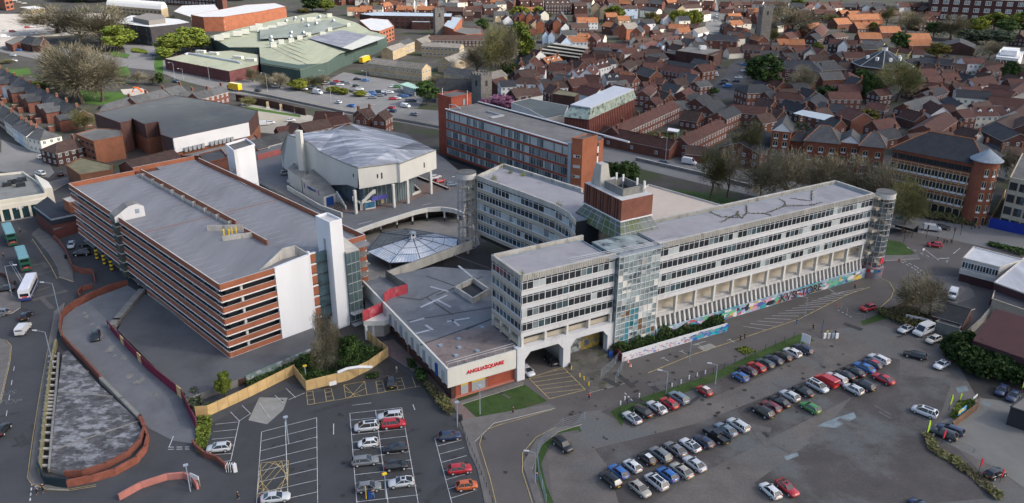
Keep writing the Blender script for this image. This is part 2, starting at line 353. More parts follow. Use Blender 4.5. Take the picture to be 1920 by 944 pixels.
# ================================================================ grey office building
SF=Fr((1.89,143.4),.5242)
sov=thing('office_building','derelict grey office block with long strips of windows and glazed stair core','office building',SF(52,6))
FB=[19.78,16.75,13.71,10.68]; PT=23.2
WK=(0,0,0,0,0,0,1,4,0,2)
def wing_face(a,b,nb,parent,bandm,seed,flute=True,z_bands=FB,kinds=WK):
    "one office front between plan points a and b (outside on the right hand when walking a to b)"
    a=Vector((a[0],a[1])); b=Vector((b[0],b[1])); L=(b-a).length; d=(b-a)/L; n=Vector((d.y,-d.x)); th=math.atan2(d.y,d.x)
    mb=MB(); fm=MB()
    for z in z_bands:
        mb.wall(a,b,.45,z-1.02,z-.12,0,0,off=.2); mb.wall(a,b,.55,z-.12,z,1,1,off=.2)
        mb.wall(a+n*.03,b+n*.03,.05,z-1.1,z-1.02,1,1,off=.2)
    mb.build('spandrel_bands',[bandm,concp],parent)
    fm.wall(a,b,.5,22.0,PT,0,0,off=.2)
    if flute:
        k=int(L/.55)
        for i in range(k): p=a+d*(i+.5)*L/k+n*.1; fm.box((p.x,p.y,22.02),.2,.14,1.14,th,0)
    fm.build('fluted_fascia',[conc],parent)
    bw=L/nb
    for j,z in enumerate(z_bands):
        for i in range(nb):
            me=win_mesh(bw-.06,2.05,4,.52,kinds,.09,(seed*31+j*7+i*13)%31,None,.1)
            p=a+d*(i*bw+.03)-n*.28; inst('window',me,parent,(p.x,p.y,z),th)
def wing_body(pts,parent,z0,core=dark,roofm=lilac):
    mb=MB(); c=sum((Vector(p[:2]) for p in pts),Vector((0,0)))/len(pts)
    def off(k):
        n=len(pts); q=[Vector(p[:2]) for p in pts]; out=[]
        sg=1 if sum(q[i].x*q[(i+1)%n].y-q[(i+1)%n].x*q[i].y for i in range(n))>0 else -1
        for i in range(n):
            d0=(q[i]-q[i-1]).normalized(); d1=(q[(i+1)%n]-q[i]).normalized(); n0=Vector((-d0.y,d0.x))*sg; n1=Vector((-d1.y,d1.x))*sg
            b=(n0+n1); out.append(q[i]+b*(k/max(.3,(1+n0.dot(n1)))))
        return out
    ins=off(.7)
    mb.prism(ins,z0,22.35,0,1); mb.build('wing_core',[core,roofm],parent)
    rl=MB(); rl.walls(off(1.1),.16,22.35,22.62,0,0,True); rl.build('roof_kerb',[steelb],parent)
lw=[SF(0,0),SF(22.65,0),SF(22.65,12),SF(0,12)]
wing_body(lw,sov,9.6); wing_face(SF(0,0),SF(22.65,0),4,sov,whitew,1); wing_face(SF(0,12.2),SF(0,0),2,sov,tanpanel,2,True,FB,(0,0,4,1)); wing_face(SF(22.65,12.2),SF(0,12.2),4,sov,tanpanel,3)  # left face tan: brown cladding, with the side's shade worked into the colour
rwp=[SF(34.1,0),SF(103.6,0),SF(103.6,12),SF(34.1,12)]
wing_body(rwp,sov,9.6); wing_face(SF(34.1,0),SF(103.6,0),12,sov,whitew,4); wing_face(SF(103.6,0),SF(103.6,12),2,sov,tanpanel,5,True,FB,(4,4,0)); 
bk=MB(); bk.wall(SF(34.1,12),SF(103.6,12),.5,9.6,22,1); bk.wall(SF(34.1,12.1),SF(103.6,12.1),.6,22,PT,0)
k=120
for i in range(k): p=SF(34.4+i*69/k,11.75,22.5); bk.box(p,.2,.1,.65,SF.a,0)
bk.build('rear_wall',[conc,tanpanel],sov)
RW=[(-9.6,208.1),(-3,200.5),(5,191.5),(10.3,185),(13.2,179.5),(14.2,174.5),(21,178),(24,190.5),(17.8,197.5),(-2.7,219.4)]
wing_body(RW,sov,5.2)
for i,(j0,nb) in enumerate(((0,2),(1,2),(2,1),(3,1),(4,1))): wing_face(RW[j0],RW[j0+1],nb,sov,tanpanel,6+i,False,FB+[7.64],(0,0,1,4,2,0))
wing_face(RW[9],RW[0],2,sov,tanpanel,12,False,FB+[7.64]); 
bk=MB(); bk.wall(RW[8],RW[9],.5,5,22,1); bk.wall(RW[8],RW[9],.6,22,PT,0); bk.build('rear_wall',[conc,tanpanel],sov)
# glazed stair core
gc=MB(); SF.bx(gc,22.9,33.9,-.9,9,.3,22.6,1)
gc.build('stair_core_glass',[alu,mat('core_glass',(.26,.31,.315),rough=.25,var=.45,sc=.28,stretch=(1,1,1.6),spec=.5,col2=(.06,.085,.10),thr=.56,sc2=.33)],sov)
gc=MB()
for i in range(10): SF.bx(gc,22.9+i*1.21,22.98+i*1.21,-1.0,-.9,.3,22.7,0)
for i in range(16): z=1.2+i*1.42; SF.bx(gc,22.9,33.9,-.98,-.9,z,z+.09,0)
gc.build('curtain_wall_grid',[frame],sov)
rr=random.Random(5)
for j,(m_,nn) in enumerate(((tealp,22),(board,20),(blind,26),(mat('brown_pane',(.28,.17,.10),var=.2),7))):
    pn=MB()
    for _ in range(nn):
        pn=MB(); i=rr.randrange(9); q=rr.randrange(6 if j in(0,3) else 14); z=1.25+q*1.42; SF.bx(pn,23.0+i*1.21,24.05+i*1.21,-.95,-.905,z+.05,z+(1.35 if rr.random()<.6 else .6),0); pn.build('infill_panel',[m_],sov)
gr=MB()
SF.bx(gr,20.5,36,-.8,.2,22.6,22.72,0)
for i in range(14): a,b=SF(16+i*1.3,2.5,22.7),SF(20.5+i*1.2,-.7,22.8); gr.tube([a,b],.05,4,0)
for v in (0.4,1.4,2.3): gr.tube([SF(13,v+1.5,22.6),SF(40,v*.6,22.9)],.07,4,0)
gr.build('roof_louvre_frame',[alu],sov)
# sloping glazing and brick plant room
sg=MB(); b0=[SF(22.2,.8),SF(34.2,.8),SF(34.6,9),SF(30,19),SF(19,20),SF(18.5,9)]
q=P(1134,411,25.8)
# plant room from its pixels
ph=[P(1093,377,25.5),P(1163,412,25.5),P(1221,398,25.5)]; ph.append(ph[0]+ph[2]-ph[1])
phc=sum((Vector(p[:2]) for p in ph),Vector((0,0)))/4
def ring(k): return [phc+(Vector(p[:2])-phc)*k for p in ph]
def mould(m): return m
lo=ring(1.32); hi=ring(.93)
sv=[(p.x,p.y,21.6) for p in lo]+[(p.x,p.y,25.4) for p in hi]
sg.add(sv,[(i,(i+1)%4,4+(i+1)%4,4+i) for i in range(4)],0)
for i in range(4):
    for t in (0,.12,.25,.38,.5,.62,.75,.88,1): 
        A=Vector(sv[i]).lerp(Vector(sv[(i+1)%4]),t); B=Vector(sv[4+i]).lerp(Vector(sv[4+(i+1)%4]),t); sg.tube([A,B],.05,4,1)
    for t in (.35,.68): sg.tube([Vector(sv[i]).lerp(Vector(sv[4+i]),t),Vector(sv[(i+1)%4]).lerp(Vector(sv[4+(i+1)%4]),t)],.05,4,1)
sg.build('sloping_glazing',[mat('mossy_glass',(.13,.15,.145),rough=.5,var=.3,sc=.4,spec=.15,col2=(.085,.11,.045),thr=.52,sc2=.3),alu],sov)
pm=MB(); pm.prism([p for p in ph],25.4,30.2,0,1); pm.walls(ring(1.01),.3,25.2,25.45,2,2,True)
for i in range(16): p=ph[0].lerp(ph[1],(i+.5)/16); pm.box((p.x,p.y,25.5),.28,.3,4.6,ang(ph[0],ph[1]),3 if i%3 else 0)
pm.build('plant_room',[mat('plant_brick',(.21,.085,.06),var=.2,sc=.4,fine=.06),concp,white,brick_dark],sov)
pm=MB(); pc=ring(.98); d0=(ph[1]-ph[0]).normalized(); d1=(ph[3]-ph[0]).normalized(); c0=ph[0]
sh=[c0+d0*1.0+d1*1.2,c0+d0*4.6+d1*1.2,c0+d0*4.6+d1*4.4,c0+d0*1.0+d1*4.4]; m_=sum(sh,V(0,0,0))/4
pm.add([(p.x,p.y,30.2) for p in sh]+[((m_+(p-m_)*.62).x,(m_+(p-m_)*.62).y,35.2) for p in sh],[(0,1,5,4),(1,2,6,5),(2,3,7,6),(3,0,4,7),(4,5,6,7)],0)
pm.build('concrete_vent_stack',[conc],sov)
pm=MB(); q=[c0+d0*5.5+d1*2,c0+d0*12.3+d1*2,c0+d0*12.3+d1*7.4,c0+d0*5.5+d1*7.4]; pm.prism(q,30.2,30.24,1); pm.walls(q,.3,30.2,31.9,0,0,True)
pm.build('plant_well',[concd,dark],sov)
for k,(u,v,h) in enumerate(((7,4,3.6),(9.5,4,3.9),(11.5,6.5,3.2),(12,8.2,2.4),(13,7.5,2.6))):
    pm=MB(); p=c0+d0*u+d1*v; pm.cyl((p.x,p.y,30.2),.07,h,6,0); pm.box((p.x,p.y,30.2+h-1.5),.4,.28,1.6,.4,1); pm.build('antenna_mast',[alu,white],sov)
# round stair towers
def stair_tower(c,r,h,base,name='round_stair_tower'):
    lab={0:'round steel and glass stair tower on a painted drum at the far right gable',1:'open round steel stair cage at the end of the rear wing'}[base]
    t=thing(name,lab,'stair tower',(c[0],c[1],0)); z0=3.0 if base==0 else 2.2
    m=MB(); m.cyl((c[0],c[1],h-1.5),r,1.5,24,0); m.cyl((c[0],c[1],h),r*1.02,.1,24,1); m.build('top_ring',[concp,felt],t)
    m=MB()
    for k in range(12):
        a=k*math.pi/6; m.tube([(c[0]+r*math.cos(a),c[1]+r*math.sin(a),z0),(c[0]+r*math.cos(a),c[1]+r*math.sin(a),h-1.5)],.07,4,0)
    z=z0
    while z<h-2: m.tube([(c[0]+r*math.cos(a*math.pi/12),c[1]+r*math.sin(a*math.pi/12),z) for a in range(25)],.06,4,0,False); z+=1.5
    m.build('steel_cage',[alu],t)
    m=MB(); n=int((h-z0)/.19)
    for k in range(n):
        a=k*.32; p=lambda rr,aa:(c[0]+rr*math.cos(aa),c[1]+rr*math.sin(aa))
        m.prism([p(.3,a),p(r*.9,a-.18),p(r*.9,a+.18)],z0+k*.19,z0+k*.19+.12,0,None,True)
    m.cyl((c[0],c[1],.1),.3,h-2,8,1); m.build('spiral_stair',[tanpanel,concd],t)
    if base==0:
        m=MB(); r_=random.Random(6); zz=z0
        while zz<h-3:
            for k in range(12):
                if r_.random()<.52:
                    a0,a1=k*math.pi/6+.04,(k+1)*math.pi/6-.04; m.poly([(c[0]+r*.97*math.cos(a0),c[1]+r*.97*math.sin(a0),zz+.05),(c[0]+r*.97*math.cos(a1),c[1]+r*.97*math.sin(a1),zz+.05),(c[0]+r*.97*math.cos(a1),c[1]+r*.97*math.sin(a1),zz+1.42),(c[0]+r*.97*math.cos(a0),c[1]+r*.97*math.sin(a0),zz+1.42)],0)
            zz+=1.5
        m.build('dusty_glass',[mat('stair_glass',(.10,.12,.125),rough=.25,var=.5,sc=.7,spec=.6)],t)
        m=MB(); m.cyl((c[0],c[1],0),r*1.13,z0,24,0); m.build('painted_drum',[mat('graffiti_drum',(.16,.17,.19),var=.3,sc=1.2,col2=(.45,.12,.10),thr=.53,sc2=.9)],t)
        m=MB(); 
        for k,(cc) in enumerate((0,1,2,3,2,0,1)): a=-2.4+k*.33; m.prism([(c[0]+r*1.14*math.cos(a+s),c[1]+r*1.14*math.sin(a+s)) for s in (0,.13,.26)]+[(c[0]+r*1.16*math.cos(a+s),c[1]+r*1.16*math.sin(a+s)) for s in (.26,.13,0)],1.7+.2*(k%2),2.6,cc,None,True)
        m.build('graffiti_patches',[redp,white,tealp,bluep],t)
        m=MB(); a=-1.0; m.box((c[0]+r*.99*math.cos(a),c[1]+r*.99*math.sin(a),4.2),1.2,.12,1.7,a+math.pi/2,0); m.build('red_panel',[redp],t)
    else:
        m=MB(); m.cyl((c[0],c[1],0),.45,z0,10,0); m.build('stem',[concp],t)
    return t
q=SF(107.2,-.6); stair_tower(q,2.4,PT,0); stair_tower(V(-12.4,209.6,0),2.6,PT+.4,1)
for z in [7.64]+FB+[22.6]: lk=MB(); SF.bx(lk,103.6,105.6,-1.2,2.5,z-.9,z-.2,0); lk.build('stair_link_slab',[tanpanel],sov)
# undercroft of the long wing: columns, setback wall, brackets, graffiti wall
uc=MB(); SF.bx(uc,34.1,103.4,2.2,11,.1,8.4,1); SF.bx(uc,34.1,103.4,2.15,2.2,8.4,9.6,2); SF.bx(uc,34.1,103.4,-.1,12,9.55,9.66,0); SF.bx(uc,34.1,104,1.0,2.2,5.8,6.0,0)
uc.build('setback_wall',[concp,tanpanel,mat('rusty_strip',(.17,.075,.04),var=.3,sc=.5)],sov)
for i in range(13):
    m=MB(); SF.bx(m,34.4+i*5.66,34.95+i*5.66,-.1,.7,5.3,9.6); m.build('front_column',[creamw],sov)
fb=MB()
for i in range(50):
    u=34.6+i*1.39; pr=[(-.55,2.4),(2,2.4),(2,5.6),(.35,5.6),(.0,4.2)]
    A=[SF(u,v,z) for v,z in pr]; B=[SF(u+.5,v,z) for v,z in pr]; n_=len(pr)
    fb.poly(A,0); fb.poly(B[::-1],0)
    for k in range(n_): fb.poly([A[k],B[k],B[(k+1)%n_],A[(k+1)%n_]],0)
SF.bx(fb,34.4,104,1.5,2.1,2.2,5.2,1); SF.bx(fb,34.4,104,.1,1.6,5.2,5.75,0); fb.build('concrete_brackets',[concp,concd],sov)
gw=thing('graffiti_wall','long low wall sprayed with graffiti lettering under the long office wing','wall',SF(70,-.7))
m=MB(); SF.bx(m,34.4,104.6,-.9,-.5,0,2.6,0); m.build('wall_panel',[mat('sprayed_wall',(.33,.40,.46),var=.3,sc=.6,col2=(.08,.26,.33),thr=.52,sc2=.22)],gw)
rr=random.Random(11); cols=[(.05,.30,.32),(.55,.30,.42),(.62,.60,.60),(.10,.12,.35),(.45,.08,.10),(.15,.42,.25),(.55,.42,.10),(.03,.03,.04),(.35,.33,.55)]
gm=[mat('spray_%s'%n,c,var=.15) for n,c in zip('teal pink white indigo red green ochre black lilac'.split(),cols)]
m=MB()
for k in range(230):
    u=35+rr.random()*68; z=.1+rr.random()*1.7; w_=.5+rr.random()*1.7; h_=.25+rr.random()*.8; n_=rr.randint(5,9); c_=rr.randrange(9)
    pts=[]
    for i in range(n_): a=-2*math.pi*i/n_; f=.55+.5*rr.random(); pts.append(SF(min(104,max(34.6,u+w_*.9*f*math.cos(a))),-.905-.0003*k,min(2.55,max(.05,z+.3+h_*f*math.sin(a)))))
    m.poly(pts[::-1],c_)
m.build('spray_patches',gm,gw)
for s,u,sz,c,bc in (('KVS',75.6,3.1,7,2),('TORE',84.0,2.9,7,2)):
    put_text(s,sz,SF(u,-1.06,1.25),SF.a,gm[bc],gw,.02,.13,'graffiti_outline'); put_text(s,sz,SF(u,-1.10,1.25),SF.a,gm[c],gw,.02,.06,'graffiti_letters')
# portal frame of the left wing over the service road
pf=MB()
for u in (-.2,10.9,22.2):
    SF.bx(pf,u-.9,u+.9,-.55,.9,0,4.6,0); A=[(u-.9,4.6),(u+.9,4.6),(u+2.2,6.1),(u-2.2 if u>0 else u-.9,6.1)]
    f0=[SF(x,-.55,z) for x,z in A]; f1=[SF(x,.9,z) for x,z in A]; pf.poly(f0,0); pf.poly(f1[::-1],0)
    for k in range(4): pf.poly([f0[k],f1[k],f1[(k+1)%4],f0[(k+1)%4]],0)
SF.bx(pf,-1.1,22.9,-.5,.85,6.1,7.4,0); pf.build('portal_frame',[whitew],sov)
pf=MB(); SF.bx(pf,-.1,22.6,1.0,11.8,7.35,8.5,1); SF.bx(pf,-.1,22.6,.95,1.0,8.5,9.6,2); SF.bx(pf,0,22.6,0,12,9.5,9.66,0); SF.bx(pf,11.4,22.5,6,12,0,7.3,2); SF.bx(pf,11.0,11.3,.9,30,0,6.0,0); pf.build('portal_soffit',[concp,tanpanel,dark],sov)
for u in (.1,5.6,10.9,16.4,22.0):
    m=MB(); SF.bx(m,u,u+.5,-.1,.6,7.4,9.6); m.build('front_column',[creamw],sov)
for v in (.5,4.2,8,11.5):
    m=MB(); SF.bx(m,-.1,.5,v,v+.5,7.0,9.6); m.build('side_column',[creamw],sov)
m=MB(); SF.bx(m,.9,1.0,1.0,12,7.0,9.6); m.build('side_screen',[concd],sov)
# ================================================================ ground, roads, paved areas
LAY=[0]
def sheet(name,pts,m,layer,z=0,pix=True,label=None):
    mb=MB(); q=PP(pts,z) if pix else pts; LAY[0]+=1; zz=z+.005*layer+.0007*LAY[0]
    mb.poly([(p[0],p[1],zz) for p in q] if sum(q[i][0]*q[(i+1)%len(q)][1]-q[(i+1)%len(q)][0]*q[i][1] for i in range(len(q)))>0 else [(p[0],p[1],zz) for p in q[::-1]],0)
    return struct(name,mb,m)
mb=MB(); mb.poly([(-3000,-400,0),(3000,-400,0),(3000,5000,0),(-3000,5000,0)]); struct('ground',mb,town)
sheet('street_asphalt',[(-160,1100),(-140,420),(0,385),(75,385),(125,360),(180,340),(260,520),(400,700),(1000,800),(1060,1100)],asph,1)
sheet('service_road',[(860,780),(1000,640),(1150,590),(1640,440),(1760,400),(1960,470),(1960,560),(1700,640),(1640,790),(1000,980),(900,960)],asph_brown,1)
sheet('car_park_asphalt',[(395,805),(470,765),(560,728),(590,742),(770,706),(800,735),(860,790),(905,880),(930,944),(945,1000),(380,1000),(440,905),(400,880),(372,862)],asph_lot,2)
sheet('gravel_car_park',[(1030,850),(1100,770),(1150,765),(1290,700),(1500,640),(1560,610),(1650,600),(1780,640),(1850,760),(1960,760),(1960,1060),(1060,1060)],gravel,2)
for pts in ([(1150,880),(1120,840),(1310,790),(1560,690),(1640,655),(1690,665),(1690,690),(1500,790),(1290,900),(1200,960),(1165,940)],[(1130,770),(1290,700),(1480,640),(1520,655),(1400,715),(1190,800)],[(1640,690),(1790,700),(1760,790),(1890,920),(1500,960),(1420,900),(1540,810)]):
    sheet('gravel_patch',pts,mat('gravel_dark',(.088,.081,.078),rough=1,var=.25,sc=.12,fine=.1,fsc=2.5,col2=(.12,.128,.128),thr=.55,sc2=.06),3)
sheet('concrete_forecourt',[(1735,800),(1750,790),(1800,765),(1840,735),(1930,745),(1930,905),(1880,870),(1800,830)],mat('forecourt_concrete',(.17,.17,.158),rough=.95,var=.12,sc=.15,col2=(.15,.15,.145),thr=.6,sc2=.08),4)
for pts in ([(1535,792),(1560,780),(1605,765),(1610,775),(1570,795)],[(1475,850),(1500,842),(1503,848),(1480,857)],[(1795,716),(1815,712),(1820,722),(1800,726)],[(1850,740),(1862,748),(1858,752),(1846,745)]):
    sheet('puddle',pts,mat('puddle_sheen',(.17,.205,.21),rough=.25,var=.3,sc=.5,spec=.6),4)
sheet('concrete_patch',[(490,752),(543,752),(535,775),(505,802),(470,795)],mat('patch_concrete',(.25,.25,.23),rough=.95,var=.15,sc=.6),3)
sheet('concrete_patch',[(1300,642),(1325,635),(1345,645),(1325,655)],MATS['patch_concrete'],3)
# far roads, yards
sheet('flyover_deck_road',[(-60,100),(60,122),(130,130),(215,135),(290,142),(330,158),(430,182),(500,190),(640,218),(760,235),(960,270),(1130,300),(1200,314),(1300,337),(1420,364),(1640,415),(1730,428),(1960,475),(1960,425),(1800,388),(1600,355),(1450,328),(1345,306),(1250,283),(1130,257),(960,222),(850,212),(700,202),(600,186),(480,160),(400,147),(330,135),(300,118),(280,92),(225,95),(235,120),(100,100),(-60,85)],asph_far,1)
sheet('yard',[(-60,40),(75,38),(210,35),(220,55),(205,72),(60,82),(0,100),(-60,100)],yardp,1)
sheet('far_car_park',[(580,185),(620,150),(640,140),(735,155),(770,170),(790,190),(780,205),(700,210)],asph_far,2)
sheet('car_park_ground',[(1355,135),(1365,115),(1385,105),(1400,120),(1390,170),(1340,185),(1320,165)],asph,2)
sheet('yard',[(450,200),(580,222),(600,235),(520,258),(480,255),(440,225)],mat('old_concrete_yard',(.30,.28,.24),rough=.95,var=.15,sc=.1),2)
sheet('street',[(1313,62),(1355,62),(1342,20),(1337,-8),(1318,-8),(1322,20)],asph_far,2)
sheet('side_street',[(1560,255),(1580,258),(1625,215),(1660,180),(1705,140),(1690,140),(1620,190)],asph,2)
sheet('street_asphalt_corner',[(0,300),(0,275),(30,285),(72,296),(85,310),(100,335),(90,345),(0,335),(-60,330),(-60,270)],asph_far,2)
for pts in ([(145,180),(190,182),(235,185),(230,195),(200,208),(150,205)],[(200,103),(225,110),(240,112),(235,118),(205,116)],[(285,118),(300,112),(302,145),(290,148),(284,135)],[(0,145),(50,140),(55,150),(0,160)],[(455,206),(560,222),(560,226),(455,211)],[(205,135),(235,135),(240,150),(215,158)]):
    sheet('grass',pts,mat('lawn',(.055,.12,.02),rough=1,var=.25,sc=.2,fine=.1,fsc=3),2)
sheet('grass',[(868,755),(985,720),(1030,752),(930,783),(898,787)],grass,3)
sheet('grass',[(1195,345),(1300,355),(1420,375),(1440,395),(1320,385),(1195,375)],grass,3)
sheet('grass',[(1655,460),(1660,440),(1690,445),(1715,465),(1700,474),(1655,470)],grass,3)
sheet('grass',[(1615,595),(1650,580),(1680,572),(1700,585),(1660,590),(1620,602)],grass,3)
sheet('grass_verge',[(1148,770),(1180,752),(1330,700),(1410,660),(1500,620),(1530,632),(1500,640),(1420,672),(1340,712),(1180,775),(1170,797)],grass,4)
sheet('grass_verge',[(1005,840),(1040,808),(1090,798),(1095,808),(1060,815),(1035,835),(1020,870),(1030,910),(1045,944),(1030,944),(1010,890)],grass,4)
sheet('grass',[(1200,240),(1270,250),(1262,262),(1200,255)],grass,3)
# pavements with kerbs
def pavement(pts,h=.12,m=pave,name='pavement'):
    LAY[0]+=1; h=h+.0013*(LAY[0]%40); mb=MB(); mb.prism(PP(pts,0),0,h,1,0); return struct(name,mb,[m,concp])
pavement([(59,452),(72,440),(102,460),(122,480),(136,516),(139,540),(112,531),(107,512),(90,485)])
pavement([(122,580),(103,597),(100,620),(81,740),(62,890),(58,910),(66,920),(95,929),(136,931),(92,921),(79,893),(88,784),(97,690),(108,645),(118,600)])
pavement([(-20,645),(8,650),(22,662),(20,690),(5,760),(-20,830)])
pavement([(-20,540),(15,560),(40,575),(40,590),(25,600),(-20,612)])
pavement([(700,650),(740,640),(857,748),(870,760),(905,792),(880,800),(850,760),(780,700)],.1,pavered)
pavement([(862,756),(970,718),(985,717),(985,722),(870,760)],.1)
pavement([(868,790),(1035,757),(1045,765),(930,795),(895,830),(930,944),(940,985),(925,985),(900,880),(885,850)],.1)
pavement([(1095,795),(1045,802),(1010,825),(985,870),(1010,944),(1025,985),(1040,985),(1020,930),(1003,880),(1020,835),(1050,810)],.1)
pavement([(1100,640),(1170,690),(1180,715),(1110,735),(1060,690)],.05,mat('broken_paving',(.11,.105,.095),var=.35,sc=.5,fine=.1,col2=(.05,.06,.03),thr=.6,sc2=.4))
pavement([(1720,378),(1870,405),(1960,430),(1960,418),(1850,392),(1740,370)],.12,pavered)
pavement([(1690,470),(1720,468),(1725,476),(1660,480),(1640,470)],.12)
pavement([(1700,505),(1810,510),(1830,545),(1760,570),(1700,540)],.1)
pavement([(0,372),(95,352),(130,342),(135,350),(70,385),(60,420),(0,430)],.12)
# painted lines
LW=[MB(),MB()]; LNN=[0]
def line(pts,wd=.12,c=0,z=.08,dash=None):
    LNN[0]+=1; z=z+.0002*(LNN[0]%97)
    q=PP(pts,0) if not isinstance(pts[0],Vector) else pts
    for a,b in zip(q[:-1],q[1:]):
        d=(b-a); L=d.length; d=d/L; n=Vector((-d.y,d.x,0))*wd/2; t=0
        while t<L:
            e=min(L,t+(dash[0] if dash else L)); s0,s1=a+d*t,a+d*e
            LW[c].poly([(s0.x-n.x,s0.y-n.y,z),(s1.x-n.x,s1.y-n.y,z),(s1.x+n.x,s1.y+n.y,z),(s0.x+n.x,s0.y+n.y,z)]); t=e+(dash[1] if dash else 1)
def seg(a,b,ts,c=0,wd=.1,a2=None,b2=None):
    "lines between two edges a->b and a2->b2 at parameters ts"
    a,b,a2,b2=[P(*x) for x in (a,b,a2,b2)]
    for t in ts: line([a.lerp(b,t),a2.lerp(b2,t)],wd,c)
# left lot bays
line([(539,796),(546,770+165)],.12); line([(598,789),(602,950)],.1); line([(495,817),(487,955)],.1)
seg((495,817),(487,955),[i/7 for i in range(8)],0,.1,(598,789),(602,928))
line([(708,773),(735,955)],.12); line([(660,780),(676,955)],.1); line([(757,768),(792,955)],.1)
seg((660,780),(676,955),[i/11.5 for i in range(12)],0,.1,(757,768),(792,940))
line([(820,825),(856,955)],.1); seg((820,825),(856,955),[i/8 for i in range(8)],0,.1,(866,813),(906,938))
line([(453,797),(438,872)],.12); line([(453,797),(474,783)],.1); line([(453,797),(436,780)],.1); line([(474,783),(458,768)],.1); line([(438,872),(415,875)],.1)
seg((408,804),(396,862),[0,.25,.5,.75,1],0,.1,(450,799),(440,858))
line([(490,762),(510,790)],.1); line([(540,735),(558,752)],.1); line([(519,748),(535,762)],.1); line([(545,756),(575,743)],.1)
line([(664,765),(700,760)],.1); line([(630,800),(630,820)],.15); line([(778,762),(782,772)],.15)
for a,b,c_,d in (((578,741),(590,739),(594,763),(581,765)),((612,735),(624,733),(630,755),(616,758)),((708,720),(720,718),(726,739),(712,742)),((744,714),(756,712),(763,733),(750,736))):
    line([a,b,c_,d,a],.1,1); seg(a,d,(.3,.65),1,.1,b,c_)
line([(581,765),(792,727)],.1,1); line([(776,710),(783,730)],.1,1)
line([(648,727),(687,720),(692,745),(652,751),(648,727)],.1,1)
seg((648,727),(652,751),(0,.5,),1,.1,(670,748),(692,745)); seg((687,720),(692,745),(0,.5),1,.1,(660,750),(652,751))
a,b,c_,d=(495,875),(546,870),(545,928),(488,940); line([a,b,c_,d,a],.1,1)
for t in (0,.25,.5,.75): seg(a,b,(t,),1,.09,b,c_); seg(a,b,(1-t,),1,.09,a,d); seg(a,d,(t,),1,.09,d,c_); seg(b,c_,(t,),1,.09,c_,d)
# yellow hatched box by the portal
a,b,c_,d=(995,710),(1058,688),(1101,730),(1034,748); line([a,b,c_,d,a],.14,1)
qa,qb,qc,qd=[P(*x) for x in (a,b,c_,d)]
for t in (.12,.3,.48,.66,.84): line([qa.lerp(qd,t-.1 if t>.1 else 0),qb.lerp(qc,min(1,t+.12))],.12,1)
line([qa.lerp(qb,.5),qb.lerp(qc,.08)],.12,1)
# street lines
for off in (0,3): line([(104+off,597),(100+off,620),(80+off,740),(66+off,835),(57+off,909),(66+off,922),(95,931-off),(136,932-off),(186,923-off)],.1,1)
line([(66,918),(62,960)],.2,0,dash=(.8,.6)); line([(320,848),(360,847)],.15,0,dash=(1,.5)); line([(320,852),(360,851)],.15,0,dash=(1,.5)); line([(322,848),(330,827)],.15)
line([(30,700),(15,800)],.12,0,dash=(2,4)); line([(60,460),(95,510),(108,535)],.15,1); line([(110,532),(137,540)],.15,1); line([(18,505),(40,540)],.1); line([(22,503),(45,540)],.1)
seg((18,505),(40,540),[i/9 for i in range(10)],0,.1,(22,503),(45,540))
line([(0,648),(15,652),(24,662),(22,690),(5,770)],.12,1)
line([(1040,768),(940,798),(910,810),(904,835),(925,900),(945,980)],.12,1); line([(1048,800),(1010,820),(985,850),(985,885),(1010,960)],.12,1)
# lay-by outside the graffiti wall
line([(1218,697),(1300,662),(1420,620),(1500,592),(1590,545),(1632,530)],.16,1); 
seg((1395,607),(1570,540),[0]+[i/14 for i in range(1,14)],0,.1,(1440,613),(1632,527)); line([(1545,527),(1570,545),(1582,540)],.1)
for x,y in ((1245,668),(1279,655),(1310,642),(1369,632)): line([(x,y),(x+11,y+6)],.1); line([(x-4,y+2),(x+4,y-1)],.1)
line([(1652,513),(1668,520),(1677,535),(1672,550),(1650,570)],.15,1); line([(1655,474),(1690,480)],.12,1)
line([(1690,482),(1715,495),(1733,512)],.2,0,dash=(1,.8)); line([(1694,480),(1720,492),(1738,508)],.2,0,dash=(1,.8)); line([(1732,457),(1760,478)],.15); line([(1760,475),(1780,474)],.3); line([(1757,390),(1728,428)],.12); line([(1800,455),(1787,466)],.15)
line([(1855,445),(1885,452)],.12); line([(1900,456),(1940,466)],.12); line([(1700,455),(1720,462)],.2,0,dash=(1,1)); line([(1725,465),(1750,475)],.2,0,dash=(1,1))
line([(1572,574),(1600,588)],.2,0,dash=(.6,.6)); line([(1175,735),(1190,750)],.2,0,dash=(.6,.6))
for a,b in (((400,157),(620,205)),((620,205),(830,236)),((1150,266),(1420,318))): line([a,b],.25,1,.08,(14,2))
line([(430,150),(640,190),(800,218)],.2,0,.08,(3,7)); line([(1150,276),(1300,305)],.2,0,.08,(3,7)); line([(1150,262),(1300,285)],.2,0,.08,(3,7)); line([(60,112),(130,128)],.25,0); line([(0,107),(60,115)],.2,1)
for x,y in ((462,213),(476,216),(490,219),(504,222),(518,225),(532,228)): line([(x,y),(x+22,y+16)],.2,1)
struct('road_lines_white',LW[0],paintw); struct('road_lines_yellow',LW[1],painty)
put=lambda s,sz,px,py,a: None
for s,px,py in (('BUS',14,750),('STOP',16,767)):
    me=text_mesh(s,2.2,.002,[mat('faded_road_paint',(.13,.135,.14),var=.3,sc=1)]); o=bpy.data.objects.new('road_lettering',me); COL.objects.link(o); q=P(px,py,.1); o.location=q; o.rotation_euler=(0,0,R(10)); o['kind']='structure'
